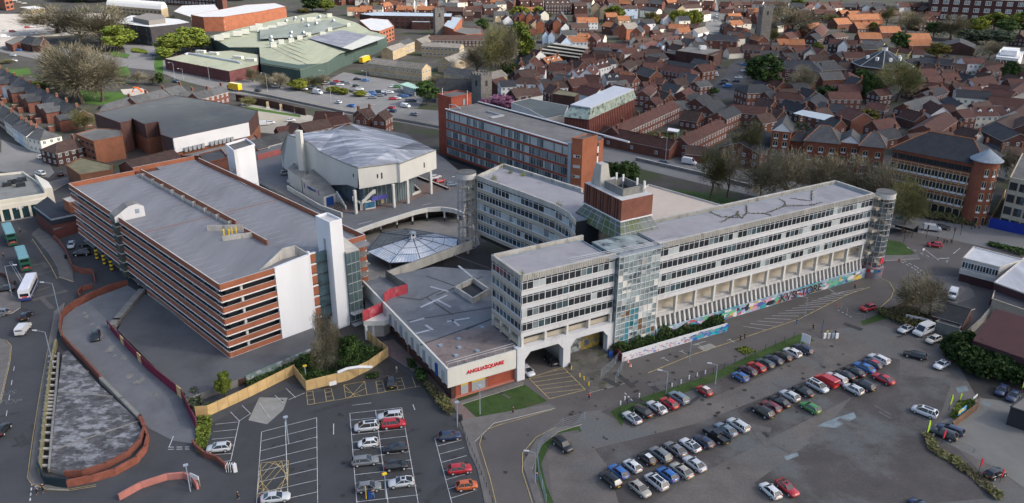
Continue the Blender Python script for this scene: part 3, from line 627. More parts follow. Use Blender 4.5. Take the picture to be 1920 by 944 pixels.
# repairs, oil stains and manholes on the tarmac
rr=random.Random(44); m1=MB(); m2=MB()
REG=[((500,745),(900,940)),((930,700),(1500,900)),((1050,700),(1450,780)),((1130,640),(1600,720)),((10,560),(80,930)),((60,440),(100,600)),((1600,440),(1790,620)),((1500,660),(1720,820))]
for k in range(64):
    (x0,y0),(x1,y1)=REG[k%len(REG)]; p=P(rr.uniform(x0,x1),rr.uniform(y0,y1),0); a=rr.choice((.52,.52+1.57,.78,.78+1.57,rr.random()*3)); L,wd=rr.uniform(1.5,9),rr.uniform(.5,1.6); e=V(math.cos(a),math.sin(a),0); n=V(-e.y,e.x,0); z=.052+.00025*k
    m1.poly([(*(p+e*s*L/2+n*t*wd/2).xy,z) for s,t in ((-1,-1),(1,-1),(1,1),(-1,1))],k%2)
for k in range(150):
    (x0,y0),(x1,y1)=REG[k%4]; p=P(rr.uniform(x0,x1),rr.uniform(y0,y1),0); s=rr.uniform(.15,.55); z=.07+.00005*k; m2.poly([(p.x+s*rr.uniform(.6,1.2)*math.cos(i),p.y+s*rr.uniform(.6,1.2)*math.sin(i),z) for i in [j*6.283/8 for j in range(8)]],0)
struct('tarmac_repairs',m1,[mat('dark_tarmac',(.048,.049,.052),rough=.95,var=.2,sc=.8),mat('grey_tarmac',(.105,.102,.10),rough=.95,var=.2,sc=.8)]); struct('oil_stains',m2,mat('oil_stain',(.035,.034,.034),rough=.8,var=.2))
# ================================================================ ramp, deck roof, sunken roof
rp=MB(); rpz=[((240,545),1.5),((185,566),1.3),((143,588),1.2),((121,606),1.1),((117,628),1.0),((122,650),.9),((192,722),.5),((268,797),.15),((283,812),.05),((330,835),.05),((368,840),.05),((376,800),.1),((352,756),.4),((280,690),.8),((222,630),1.2),((216,612),1.3),((245,570),1.5),((262,558),1.55)]
rp.poly([tuple(P(*a,z)) for a,z in rpz][::-1]); struct('ramp_road',rp,[mat('ramp_surface_asphalt',(.145,.152,.163),rough=.95,var=.15,sc=.2,fine=.05,col2=(.18,.175,.17),thr=.67,sc2=.15)])
rr=random.Random(12); m=MB()
for i in range(26):
    f=rr.random(); px=lerp(165,300,f)+rr.uniform(-14,22); py=lerp(600,770,f)+rr.uniform(-6,6); zz=1.15-1.0*max(0,min(1,(py-600)/200))+.06; c=P(px,py,zz); k=7; s_=rr.uniform(.3,1.1)
    m.poly([(c.x+s_*rr.uniform(.5,1.2)*math.cos(a*2*math.pi/k)*.8,c.y+s_*rr.uniform(.5,1.2)*1.6*math.sin(a*2*math.pi/k),c.z) for a in range(k)],0)
struct('worn_patches',m,mat('worn_pale_asphalt',(.19,.185,.175),rough=.95,var=.3,sc=.8))
for i in range(4):
    pass
dr=thing('low_deck_roof','flat dark felt roof below the car park with graffiti on its low side wall','roof deck',P(380,660,0))
m=MB(); q=PP([(262,558),(222,628),(352,756),(462,714),(603,657),(612,640),(560,600),(400,600)],1.55); m.prism(q,0,1.55,0,1); m.build('deck_slab',[concd,mat('deck_felt',(.10,.104,.112),rough=.9,var=.22,sc=.12,fine=.04,col2=(.10,.105,.11),thr=.58,sc2=.06)],dr)
m=MB(); A,B,C_=P(348,757,0),P(466,727,0),P(600,668,0); m.wall(A,B,.25,0,1.5,1); m.wall(B,C_,.25,0,1.9,0); m.build('graffiti_side_wall',[mat('faded_graffiti',(.13,.20,.18),var=.35,sc=1.5,col2=(.42,.40,.43),thr=.56,sc2=.8),brick_dark],dr)
m=MB(); q=[P(x,y,1.55) for x,y in ((268,556),(222,612),(214,622))]; m.walls(q,1.6,1.2,2.3); m.walls([P(282,560,1.55),P(348,612,1.55)],.6,1.5,2.1); m.build('concrete_upstand',[concd],dr)
# ramp outer brick wall
bw=thing('curved_brick_wall','curved red brick ramp wall with cream coping dashes','wall',P(140,590,0))
q=[P(*a,z) for a,z in (((240,540),1.5),((213,548),1.4),((185,560),1.3),((160,573),1.2),((140,585),1.1),((126,596),1.1),((119,606),1.0),((116,622),1.0),((117,637),.9),((121,648),.9))]
m=MB(); m.walls(q,.35,0,2.3); m.build('brickwork',[wallbrick],bw)
m=MB()
for i in range(len(q)-1):
    a,b=q[i],q[i+1]; n=Vector((-(b-a).y,(b-a).x,0)).normalized(); 
    for t in (.15,.65): a_,b_=a.lerp(b,t),a.lerp(b,t+.25); m.wall(a_,b_,.12,1.75,2.0,0,off=-.24)
m.build('coping_dashes',[wood],bw)
pw=thing('ramp_parapet','straight brick and concrete parapet between the ramp and the sunken roof','wall',P(190,720,0))
q=[P(*a,.6) for a in ((121,649),(160,688),(192,722))]; m=MB(); m.walls(q,.35,0,1.9); m.build('brickwork',[wallbrick],pw)
q=[P(*a,.5) for a in ((193,724),(232,762),(266,796))]; m=MB(); m.walls(q,.7,0,1.3); m.build('concrete_cap',[concd],pw)
sr=thing('sunken_roof','teardrop shaped weathered white flat roof inside the ramp loop','roof',P(180,790,0))
q=PP([(120,672),(112,745),(107,790),(100,890),(128,897),(160,895),(200,882),(238,861),(263,836),(269,815),(257,792),(190,733),(130,668)],.9); m=MB(); m.prism(q,0,.9,0,1); m.build('roof_slab',[conc,mat('weathered_white_roof',(.10,.10,.105),rough=.9,var=.5,sc=.5,col2=(.29,.30,.315),thr=.54,sc2=.55,stretch2=(.75,1.2,1),fine=.16,fsc=1.6,rot=25)],sr)
for (xa,ya),(xb,yb) in (((117,700),(168,708)),((112,745),(214,754)),((105,855),(262,800))):
    m=MB(); m.walls(PP([(xa,ya),(xb,yb)],.9),.35,.88,.97); m.build('roof_joint',[concd],sr)
m=MB(); q2=PP([(112,672),(108,745),(104,790),(97,890)],1.0); m.walls(q2,.35,.3,1.05); m.build('edge_beam',[concd],sr)
for i in range(20):
    t=(i+.5)/20; k=t*3; j=min(2,int(k)); a=q2[j].lerp(q2[j+1],k-j); m=MB(); m.box(a+V(-1.1,0,-.5),2.0,.45,.3); m.build('cross_beam',[conc],sr)
m=MB(); m.poly([tuple(p) for p in PP([(100,668),(115,668),(108,745),(97,892),(79,892),(90,780)],.02)]); m.build('light_well',[dark],sr)
rw_=thing('roundabout_wall','long curved brick retaining wall with mossy coping round the sunken roof','wall',P(180,910,0))
m=MB(); m.walls(PP([(107,648),(98,690),(88,784),(79,893)],1.2),.4,0,1.35); m.build('mossy_side',[mat('mossy_concrete',(.22,.20,.11),var=.3,sc=.8,fine=.08)],rw_)
m=MB(); m.walls(PP([(79,893),(92,921),(133,924)],0),.3,0,1.7); m.build('dark_gate_panel',[mat('dark_green_panel',(.015,.03,.04),var=.2)],rw_)
q=PP([(133,924),(176,915),(222,901),(262,878),(279,856),(283,835),(274,808),(268,798)],0); m=MB(); m.walls(q,.4,0,1.3); m.build('brickwork',[mat('retaining_brick',(.26,.09,.06),var=.25,sc=.6,fine=.12,fsc=5)],rw_)
m=MB(); m.walls(PP([(128,905),(160,903),(205,888),(245,866),(268,842),(276,818),(266,798)],.6),.35,.5,1.75); m.build('upper_brickwork',[wallbrick],rw_)
# maroon hoarding on the ramp, small brick walls
hz=thing('maroon_hoarding','maroon panelled hoarding with cream boards along the inside of the ramp','hoarding',P(280,690,.6))
q=[P(*a,z) for a,z in (((204,622),1.1),((225,647),1.0),((280,703),.7),((345,757),.2),((362,792),.1),((374,815),0))]
m=MB(); m.walls(q,.12,0,2.7); m.build('panels',[maroon],hz); m=MB()
for i,t in ((1,.15),(1,.75),(2,.95)): a,b=q[i].lerp(q[i+1],t-.06),q[i].lerp(q[i+1],t+.06); m.wall(a,b,.2,.3,2.72)
m.build('cream_boards',[wood],hz)
def brick_wall(pts,h,label,m_=wallbrick,t=.35,z=0):
    m=MB(); m.walls(PP(pts,z),t,z,z+h); return tag(m.build('brick_wall',[m_]),label,'wall')
brick_wall([(367,842),(374,852),(390,865),(412,872),(428,885)],1.1,'curved low brick wall at the car park entrance beside the planting')
m_pink=mat('pink_coping',(.42,.17,.14),var=.2)
brick_wall([(230,948),(270,925),(320,908),(352,905),(368,912),(377,925)],1.2,'curved low brick wall with pink coping at the bottom of the street',m_pink)
brick_wall([(102,462),(112,470),(124,487),(132,505),(137,517),(150,523),(176,525),(179,540)],1.5,'wavy brick wall along the pavement below the bus queue',wallbrick)
brick_wall([(176,551),(155,556),(149,566),(152,572)],1.2,'short curved brick wall at the mouth of the service yard',wallbrick)
# hoardings of pale timber
def boards(name,pts,h,label,step=2.4,z=0,m_=wood,posts=True):
    t=thing(name,label,'fence',P(*pts[len(pts)//2],z)); q=PP(pts,z); m=MB(); k=MB()
    for a,b in zip(q[:-1],q[1:]):
        L=(b-a).length; n=max(1,round(L/step)); an=ang(a,b)
        for i in range(n):
            c0=a.lerp(b,i/n); c1=a.lerp(b,(i+.97)/n); m.wall(c0,c1,.08,z,z+h)
            if posts: k.box(c0+Vector((-math.sin(an),math.cos(an),0))*.12,.12,.12,h,an)
    m.build('panels',[m_],t)
    if posts: k.build('posts',[mat('timber_posts',(.36,.24,.11),var=.2)],t)
    return t
boards('timber_fence',[(372,790),(395,788),(470,752),(555,708),(578,738),(655,718),(695,698),(731,672),(690,640)],2.3,'tall pale timber hoarding zigzagging round the overgrown corner')
m=MB(); q=P(668,703,2.35); m.tube([q+V(-3.4,0,0),q+V(-1.6,.6,.55),q+V(.6,1.2,.6),q+V(3.2,2.0,.1)],.32,6,0); t=tag(m.build('banner_sign',[white]),'curved white banner board fixed on top of the timber hoarding','sign')
for x,y,s in ((556,741,.5),(605,733,.8),(628,727,.9)):
    a=ang(P(578,738),P(655,718)); q=P(x,y,1.0); m=MB(); m.box(q,s*1.6,.05,s,a); 
tag(m.build('notice',[white]),'small white notice on the timber hoarding beside the disabled bays','notice')
boards('red_fence',[(683,607),(722,588)],2.6,'bright red corrugated hoarding along the link bridge',1.6,4.65,redboard); boards('red_fence',[(722,572),(732,563),(765,553)],2.4,'bright red corrugated hoarding on the corner of the precinct roof',1.6,7.0,redboard)
boards('site_fence',[(724,524),(766,551)],2.0,'grey green boarded fence behind the red hoarding on the precinct roof',1.5,7.0,concd,False)
# ================================================================ precinct shops
pr=thing('shopping_precinct','low flat roofed shop block with cream fascia and red lettered sign','shops',SF(-8,15))
m=MB(); m.prism([SF(-16.3,0),SF(0,0),SF(0,11.9),SF(22,12.1),SF(22,30),SF(2,46),SF(-16.3,46)],6.0,7.0,0,1); m.build('roof',[creamw,mat('precinct_felt',(.155,.165,.18),rough=.9,var=.2,sc=.18,col2=(.21,.225,.24),thr=.6,sc2=.16,fine=.04)],pr)
m=MB(); SF.bx(m,-15.9,-.3,.6,12.2,7.0,7.02); m.build('brown_felt',[mat('brown_felt_roof',(.20,.165,.155),rough=.95,var=.25,sc=.25,col2=(.12,.09,.08),thr=.6,sc2=.3)],pr)
m=MB(); rr=random.Random(3)
for pts in ([(875,620),(920,600)],[(790,650),(922,600)],[(765,605),(935,575)],[(800,560),(850,592)],[(820,556),(905,520)],[(745,560),(790,565),(830,545)],[(850,480),(920,505)],[(800,520),(860,540)]):
    q=PP(pts,7.0); m.walls(q,.35,7.0,7.03+.002*rr.random())
m.build('felt_seams',[feltd],pr); m=MB()
for pts in ([(790,579),(838,556)],[(822,565),(845,577)],[(770,607),(795,600)],[(800,612),(812,620)],[(840,605),(880,598)],[(850,602),(862,612)],[(860,500),(885,520)],[(808,540),(840,548)],[(782,628),(805,622)]):
    m.walls(PP(pts,7.0),.55,7.0,7.036)
m.build('patch_repairs',[mat('silver_patch',(.36,.39,.42),var=.2)],pr)
m=MB(); SF.bx(m,-16.5,-1.2,-.35,.0,3.1,7.25); m.build('cream_fascia',[creamw],pr)
m=MB(); SF.bx(m,-16.55,-16.3,.0,46,3.6,7.3); SF.bx(m,-16.6,-16.2,0,46,7.3,7.4); m.build('side_fascia',[creamw],pr)
m=MB(); SF.bx(m,-14.8,-1.2,.4,1,0,3.1,0); SF.bx(m,-15.6,-14.6,.1,40,0,6,1); SF.bx(m,-14.8,-1.2,-.1,.4,0,.3,2); SF.bx(m,-7.2,-1.2,.25,.4,2.5,3.1,2); m.build('shop_walls',[brick_red,brick_dark,mat('pink_brick',(.40,.15,.11),var=.15)],pr)
for u,w_ in ((-13.4,1.6),(-11.0,3.0),(-7.9,.1)):
    m=MB(); SF.bx(m,u,u+w_,.3,.39,.1,2.3,0); SF.bx(m,u,u+w_,.28,.39,2.3,2.7,1); m.build('shutter',[alu,yelp],pr)
m=MB(); SF.bx(m,-7.6,-7.55,.3,.35,.2,2.4); m.build('downpipe',[alu],pr)
for i in range(11):
    v=1.0+i*3.0; m=MB(); SF.bx(m,-16.85,-16.55,v,v+.8,3.6,6.2,0); m.build('wall_sign',[(bluep if i in (1,4) else steelb) if i%2 else mat('grey_vent',(.35,.37,.38),var=.1)],pr)
for u,v in ((-13,3.5),(-8.5,3),(-14,8.6),(-9.5,9.3),(-3,11.2),(-11,6)):
    m=MB(); SF.bx(m,u,u+.8,v,v+.8,7.02,7.3); m.build('roof_vent',[steelb],pr)
m=MB()
for v in (.5,1.3): m.tube([SF(-16,v,7.9),SF(-1,v,7.9)],.05,4); 
for i in range(8): m.tube([SF(-16+i*2.1,.5,7.0),SF(-16+i*2.1,.5,7.9)],.05,4)
m.build('roof_rail',[alu],pr)
put_text('ANGLIA',1.12,SF(-10.4,-.42,5.35),SF.a,redp,pr,.05,.03,'sign_lettering'); put_text('SQUARE',1.12,SF(-6.2,-.42,5.35),SF.a,redp,pr,.05,.03,'sign_lettering')
m=MB(); SF.bx(m,-8.35,-8.05,-.45,-.36,5.6,5.9); m.build('sign_mark',[redp],pr)
m=MB(); q=PP([(727,519),(883,459)],7.0); m.walls(q,.5,5.6,8.0,0,1); q=PP([(718,545),(760,590)],6.9); m.build('roof_parapet',[conc,concd],pr)
m=MB(); c=P(890,545,7.2); q=[P(855,547,7.2),P(888,568,7.2),P(918,550,7.2),P(888,530,7.2)]; m.walls(q,.4,6.9,8.3,0,0,True); m.prism(q,7.03,7.05,1); m.build('roof_light_well',[conc,dark],pr)
m=MB(); m.prism(PP([(683,606),(728,575),(765,553),(770,560),(735,600),(722,605)],4.6),3.4,4.6,0,0,True); m.build('link_bridge',[creamw],pr)
m=MB()
for x,y in ((690,640),(703,636)): q=P(x,y,0); m.cyl((q.x,q.y,0),.3,3.4,8)
m.build('bridge_columns',[white],pr)
sheet('service_yard',[(690,640),(730,600),(860,750),(840,745),(760,700)],asph,2)
sheet('plaza_paving',[(665,470),(700,430),(880,400),(900,460),(760,520),(720,545),(690,560)],mat('plaza_slabs',(.22,.21,.195),var=.15,sc=.3,fine=.06),3)
m=MB(); q=PP([(683,548),(715,520),(722,560),(765,575),(720,605),(690,606)],4.0); m.prism(q,0,4.0,0,1); tag(m.build('precinct_terrace',[conc,mat('terrace_felt',(.10,.10,.105),var=.3,sc=.3,col2=(.36,.36,.35),thr=.64,sc2=.35)]),'low grey stained roof terrace between the car park tower and the red hoarding','roof terrace')
# glazed canopy
cn=thing('glazed_canopy','pyramid glass canopy with white lantern over the sunken plaza','canopy',P(773,470,0))
ap=P(773,446,6.8); ev=[P(*a,3.0) for a in ((688,476),(731,497),(790,493),(828,482),(856,467),(858,449),(815,440))]; ev+= [P(760,432,3.0),P(715,440,3.0)]
m=MB(); f=MB()
for i in range(len(ev)):
    a,b=ev[i],ev[(i+1)%len(ev)]; m.add([a,b,ap],[(0,1,2)],0 if i<6 else 1)
    f.tube([a,ap],.12,4); f.tube([a,b],.14,4)
    for t in (.3,.55,.8): f.tube([a.lerp(ap,t),b.lerp(ap,t)],.07,4)
    n=max(3,int((b-a).length/.9))
    if i<6:
        for k in range(1,n): p=a.lerp(b,k/n); f.tube([p,p.lerp(ap,.9)],.035,3)
m.build('glass_roof',[mat('canopy_glazing',(.66,.69,.72),rough=.3,var=.15,sc=.4,col2=(.42,.50,.60),thr=.55,sc2=.25,spec=.5),mat('netted_glazing',(.12,.13,.13),rough=.6,var=.4,sc=.6)],cn); f.build('glazing_bars',[mat('navy_metal',(.03,.05,.085),var=.1)],cn)
m=MB(); m.box(ap+V(0,0,-.2),1.3,1.3,1.3,.5,0); m.box(ap+V(0,0,.2),1.34,.7,.6,.5,1); m.box(ap+V(0,0,.2),.7,1.34,.6,.5,1); m.cyl(ap+V(0,0,1.1),1.1,.5,6,2,.2); m.build('lantern',[white,dark,steelb],cn)
m=MB()
for p in ev[:6]: m.cyl((p.x,p.y,0),.14,3,6)
m.build('posts',[MATS['navy_metal']],cn)
# ================================================================ upper road deck and walkway edge
dk=thing('upper_road_deck','raised road deck in front of the white cinema with curved pale edge','road deck',P(760,400,0))
DZ=4.4
dpx=[(657,441),(700,425),(745,410),(775,400),(800,394),(826,392),(850,395),(868,402),(880,340),(832,300),(760,255),(640,232),(560,252),(500,285),(478,290),(452,318),(452,330),(560,385),(600,408)]
m=MB(); m.prism(PP(dpx,DZ),DZ-.9,DZ,0,1,True); m.build('deck',[conc,mat('deck_asphalt',(.135,.14,.15),rough=.95,var=.12,sc=.2,fine=.05)],dk)
m=MB(); m.walls(PP(dpx[:8],DZ),.5,DZ-1.0,DZ+.35,0,0); m.build('curved_edge',[creamw],dk)
m=MB(); pv=[(640,402),(665,403),(700,398),(760,383),(800,368),(835,355),(862,350),(850,345),(800,345),(760,365),(660,375),(600,370)]; m.prism(PP(pv,DZ),DZ,DZ+.12,0,0); m.build('red_pavement',[pavered],dk)
m=MB(); m.prism(PP([(655,452),(700,436),(770,412),(830,404),(868,415),(872,395),(800,390),(700,410)],.0),.0,DZ-.95,0); m.build('shopfront_wall',[mat('shopfronts',(.11,.075,.06),var=.5,sc=.35,col2=(.35,.34,.30),thr=.6,sc2=.3)],dk)
for x,y in ((681,455),(714,440),(744,431),(773,424),(800,417),(833,417),(858,420)):
    q=P(x,y,0); m=MB(); m.cyl((q.x,q.y,0),.28,1.2,8,1); m.cyl((q.x,q.y,1.2),.28,DZ-2.1,8,0); m.build('column',[white,dark],dk)
ln=MB()
for pts in ([(592,352),(640,388)],[(605,360),(612,366)],[(560,345),(568,352)],[(670,425),(697,418)],[(790,388),(808,383)]):
    q=PP(pts,DZ); a,b=q; d=(b-a).normalized(); n=V(-d.y,d.x,0)*.1; ln.poly([a-n+V(0,0,.01),b-n+V(0,0,.01),b+n+V(0,0,.01),a+n+V(0,0,.01)])
ln.build('lane_paint',[paintw],dk)
# ================================================================ cinema
ci=thing('cinema','large white windowless cinema with sagging weathered roof and upper foyer on columns','cinema',V(-50,255,0))
A=V(-80.9,274.9,0); B=V(-46.4,231.5,0)
tops=[PV(x,y,A,B) for x,y in ((524,288),(536,259),(555,265),(576,273),(586,280),(596,290),(612,297),(630,305),(650,313),(669,320))]
B=V(tops[-1].x,tops[-1].y,0); ZR=tops[-1].z
def at(px,py,z): return P(px,py,z)
C1=at(741,310,ZR-.4); C1b=at(747,311,ZR-.5); C2=at(815,284,ZR-.3)
D=Vector((C2.x,C2.y,0))+(Vector((tops[1].x,tops[1].y,0))-Vector((B.x,B.y,0)))*.92
m=MB(); 
low=[PV(x,y,A,B) for x,y in ((669,357),(650,351),(615,352),(600,372),(560,350),(530,320))]
m.add(tops+low,[tuple(range(len(tops)+len(low)))],0)
zb=low[0].z
for a,b,za,zb2 in ((B,C1,ZR,ZR-.4),(C1,C1b,ZR-.4,ZR-.4),(C1b,C2,ZR-.4,ZR-.3),(C2,D,ZR-.3,15)):
    m.poly([(a.x,a.y,zb),(b.x,b.y,zb),(b.x,b.y,zb2),(a.x,a.y,za)],0)
m.poly([(p.x,p.y,p.z) for p in (D,)]+[(tops[0].x,tops[0].y,tops[0].z),(tops[0].x,tops[0].y,4.4)]+[(D.x,D.y,4.4)],0)
m.poly([(D.x,D.y,15),(tops[1].x,tops[1].y,tops[1].z),(tops[0].x,tops[0].y,tops[0].z),(tops[0].x,tops[0].y,4.4),(D.x,D.y,4.4)],0)
m.poly([(B.x,B.y,zb),(C1.x,C1.y,zb),(C2.x,C2.y,zb),(D.x,D.y,zb),(A.x,A.y,zb)],1)
m.build('auditorium_walls',[creamw,concd],ci)
m=MB(); rp_=at(735,283,ZR+2.2); rp0=at(630,247,ZR+2.4)
back=[at(650,235,15.2),at(720,252,15.5),at(780,268,16.0)]
E_=[Vector(p) for p in tops]+[C1,C1b,C2]+back[::-1]
n=len(E_)
mid=[E_[i] for i in range(n)]
for i in range(n-1):
    r_=rp0 if i<9 else rp_
    m.add([E_[i],E_[i+1],r_],[(0,1,2)],0)
m.add([E_[9],rp_,rp0],[(0,1,2)],0); m.add([E_[12],E_[13],rp_],[(0,1,2)],0); m.add([E_[-1],E_[0],rp0],[(0,1,2)],0); m.add([E_[13],E_[14],rp0,rp_],[(0,1,2,3)],0); 
m.build('weathered_roof',[mat('white_streaked_roof',(.22,.24,.28),rough=.85,var=.3,sc=.25,stretch=(.5,1.6,1),rot=42,col2=(.46,.48,.52),thr=.54,sc2=.2,stretch2=(.35,1.6,1),fine=.05)],ci)
m=MB(); m.tube([p+V(0,0,.1) for p in tops]+[C1+V(0,0,.1),C1b+V(0,0,.1),C2+V(0,0,.1)],.22,4); m.build('roof_edge',[concd],ci)
m=MB(); q=PV(566,335,A+V(-1.4,-1.2,0),B+V(-1.4,-1.2,0)); n_=V(-.62,-.78,0); base=V(q.x,q.y,4.4)
m.prism([base+V(-.9,-1,0),base+V(.9,-1.6,0),base+V(1.3,.2,0),base+V(-.4,1,0)],4.4,22.6); m.build('tall_chimney',[creamw],ci)
m=MB()
for a,b,k in ((low[0],C1,5),(C1b,C2,2)):
    a=V(a.x,a.y,0); b=V(b.x,b.y,0); d=(b-a).normalized(); n=V(-d.y,d.x,0); a=a+n*3; b=b+n*3
    m.wall(a,a.lerp(b,1 if k==5 else .55),.3,4.5,zb,1)
    for i in range(9): p=a.lerp(b,i/9*(1 if k==5 else .55)); m.box((p.x,p.y,4.5),.14,.4,zb-4.5,ang(a,b),0)
a=V(low[2].x,low[2].y,0); b=V(B.x,B.y,0); d=(b-a).normalized(); n=V(-d.y,d.x,0); m.wall(a+n*1.5,b+n*1.5,.3,4.5,zb,1)
m.build('foyer_glazing',[alu,mat('foyer_glass',(.10,.14,.15),rough=.2,var=.4,sc=.4,spec=.6)],ci)
m=MB(); d1_=(C1-B).normalized(); n1=V(-d1_.y,d1_.x,0)
m.wall(B+n1*1.8+d1_*.5,B+n1*1.8+d1_*9,.3,4.4,7.2); m.wall(B-d1_*3+n1*3,B+n1*.5,.4,7.8,[9.2,7.0]); m.wall(B+d1_*1+n1*.4,B+d1_*7.5+n1*.4,.4,[6.6,9.4],[7.8,10.6]); m.wall(B+d1_*7.5+n1*.4,B+d1_*9+n1*.4,.4,9.4,10.6); m.build('foyer_stair',[creamw],ci)
m=MB()
for i in range(3): p=B+d1_*(4.3+i*1.7)+n1*1.6; m.box((p.x,p.y,4.9),1.2,.08,1.8,ang(B,C1))
m.build('film_posters',[mat('poster_blue',(.04,.14,.24),var=.5,sc=1)],ci)
m=MB(); p=B+d1_*11.5+n1*1.5; m.box((p.x,p.y,7.0),5.2,.5,1.3,ang(B,C1),0); m.box((p.x-.15,p.y-.26,7.25),2.5,.1,.7,ang(B,C1),1); m.box(p+d1_*1.5+V(0,.3,-p.z+4.4),.9,.4,2.5,ang(B,C1),2); m.build('entrance_sign',[mat('purple_sign',(.10,.10,.34),var=.3,sc=1),tealp,wood],ci)
for x,y in ((667,405),(738,392),(764,384),(807,366)):
    q=P(x,y,4.4); m=MB(); m.box(q,.75,.75,zb-4.3,.75); m.build('concrete_column',[creamw],ci)
for f_,(x,y,h) in enumerate(((714,333,.9),(706,334,.6),(793,312,.8),(661,333,.5))):
    a,b=(B,C1) if x<740 else (C1b,C2)
    if x<669: a,b=A,B
    q=PV(x,y,a,b); m=MB(); m.box(q-V(0,0,h),.35,.3,2*h,ang(a,b)); m.build('slit_window',[dark],ci)
# side annex with blue doors, steps and ramp on the left of the cinema
an=[P(568,373,4.4),P(607,393,4.4),P(632,383,4.4),P(592,352,4.4)]
m=MB(); m.prism(an,4.4,[10.2,7.6,7.4,10.4],0,1); m.prism(PP([(540,350),(566,370),(575,358),(552,338)],4.4),4.4,9.5,0,1); m.build('side_annex',[creamw,concd],ci)
m=MB(); a,b=P(611,391,4.4),P(624,387,4.4); m.wall(a,b,.3,4.4,7.0,off=-.2); a=P(637,383,4.4); m.box(a,1.2,.3,2.4,.8); m.build('blue_doors',[bluep],ci)
m=MB(); a,b=an[0],an[1]; p=a.lerp(b,.45); d=(b-a).normalized(); n=V(d.y,-d.x,0)
put_text('Hollywood',1.15,V(*(p+n*.12).xy,8.3),ang(a,b),bluep,ci,.04,.03,'sign_lettering')
for t in (.1,.8): q=a.lerp(b,t)+n*.1; m.box((q.x,q.y,7.4),.25,.12,1.6,ang(a,b))
m.build('sign_ends',[mat('purple_paint',(.22,.06,.26),var=.1)],ci)
m=MB(); m.walls(PP([(538,362),(600,398),(640,412)],4.4),.4,4.4,5.9); m.walls(PP([(648,398),(632,384)],4.4),.35,4.4,[5.6,8]); m.build('ramp_wall',[creamw],ci)
m=MB()
for i in range(10): a,b=P(612+i*2.6,402-i*1.4,4.4),P(636+i*1.2,412-i*2.4,4.4); m.wall(a,b,.4,4.4,4.5+i*.12)
m.build('steps',[mat('brown_steps',(.15,.12,.10),var=.2)],ci)
m=MB(); m.walls(PP([(782,337),(838,358)],4.4),.5,4.4,5.2,0,1); tag(m.build('planter_wall',[brick_dark,concp]),'low dark brick planter wall beside the parked cars behind the cinema','wall')
m=MB(); q=PP([(752,352),(766,345),(787,364),(757,376)],4.4); m.walls(q,.4,4.4,5.3,0,0,True); tag(m.build('planter',[creamw]),'empty square planter with pale rim under the cinema overhang','planter')
# ================================================================ brick slab office
bo=thing('brick_slab_office','long seven storey red brick office slab with grey window strips','office building',V(0,285,0))
BL=P(833,204,20); BR_=P(1067,268,20); d=(BR_-BL); d.z=0; L=d.length; BF=Fr(BL,ang(BL,BR_)); W_=15.5
m=MB(); BF.bx(m,0,L,.6,W_-.4,0,19.6,0,1); BF.bx(m,.2,L-.2,.0,.6,0,2.6,0); BF.bx(m,0,L,W_-.4,W_,0,20,0); m.build('core',[dark,mat('brown_grey_felt',(.16,.155,.15),rough=.95,var=.2,sc=.2,col2=(.22,.22,.22),thr=.66,sc2=.12)],bo)
m=MB()
for z in (18.9,15.6,12.2,8.8,5.4,2.2): BF.bx(m,0,L,-.05,.6,z-(.2 if z>18 else .75),z+(.2 if z<18 else .45),0)
m.build('brick_bands',[brick_red],bo)
m=MB(); BF.bx(m,-.3,L+.2,-.35,.05,19.4,19.75); BF.bx(m,-.3,L+11,W_-.1,W_+.3,19.8,20.3); m.build('white_roof_edge',[white],bo)
rr=random.Random(8); nb=17; bw_=L/nb
for j,z in enumerate((15.85,12.42,9.0,5.6,2.4)):
    for i in range(nb):
        hgt=2.8 if j==0 else (2.62 if j<4 else 2.2)
        me=win_mesh(bw_-.04,hgt,5,0,((1,2,2,4,2),(0,4,2,4,1),(0,4,2,1,4),(0,4,2,1,4),(1,4,2))[j],.08,rr.randrange(6),alu); q=BF(i*bw_,.0,z); inst('window',me,bo,q,BF.a)
m=MB(); q=[P(817,178,23.6),P(842,184,23.6),P(880,176,23.6)]; q.append(q[0]+q[2]-q[1]); m.prism(q,0,23.2,0,1); m.walls(q,.3,23.2,23.6,0,0,True); m.build('lift_tower',[brick_red,felt],bo)
m=MB(); a,b=q[1],q[2]; p=a.lerp(b,.62); m.box((p.x,p.y-.1,19.6),1.1,.25,2.3,ang(a,b)); m.build('roof_door',[steelb],bo)
m=MB(); p=a.lerp(b,.8); m.cyl((p.x,p.y-1,19.6),.12,5.5,6); q2=q[0].lerp(q[1],.35); m.cyl((q2.x,q2.y,23.6),.12,2.6,6); m.build('pole',[white],bo)
m=MB(); q=[P(1067,269,20.6),P(1085,276,20.6),P(1112,269,20.6)]; q=[P(1070,257,22.4),P(1090,259,22.4),P(1117,251,22.4)]; q.append(q[0]+q[2]-q[1]); m.prism(q,0,22.0,0,1); m.walls(q,.25,22.0,22.35,0,0,True); m.build('stair_tower',[brick_org,felt],bo)
e0=q[2]; m=MB(); e1=P(1129,257,20); n=(q[3]-q[2]); m.prism([e0,e1,e1+n*1.6,e0+n*1.6],0,20,0,1); m.build('end_block',[brick_org,felt],bo)
m=MB()
for k in range(5): p=e0.lerp(e1,.2); dd=(e1-e0).normalized(); m.box((p.x-.05,p.y-.15,3+k*3.3),1.0,.2,2.2,ang(e0,e1),0); m.box((p.x-.05,p.y-.15,5.2+k*3.3),1.0,.22,1.1,ang(e0,e1),1)
m.build('stair_windows',[white,dark],bo)
for k in range(4):
    a,b=q[0],q[1]; p=a.lerp(b,.2); me=win_mesh(2.2,.9,3,0,(0,2),.08,k,None); inst('window',me,bo,(p.x-.05,p.y-.1,6.0+k*3.35),ang(a,b))
m=MB(); p=BF(L+.6,-.5,0); m.cyl((p.x,p.y,2),.9,18.6,10); m.build('grey_duct',[steelb],bo)
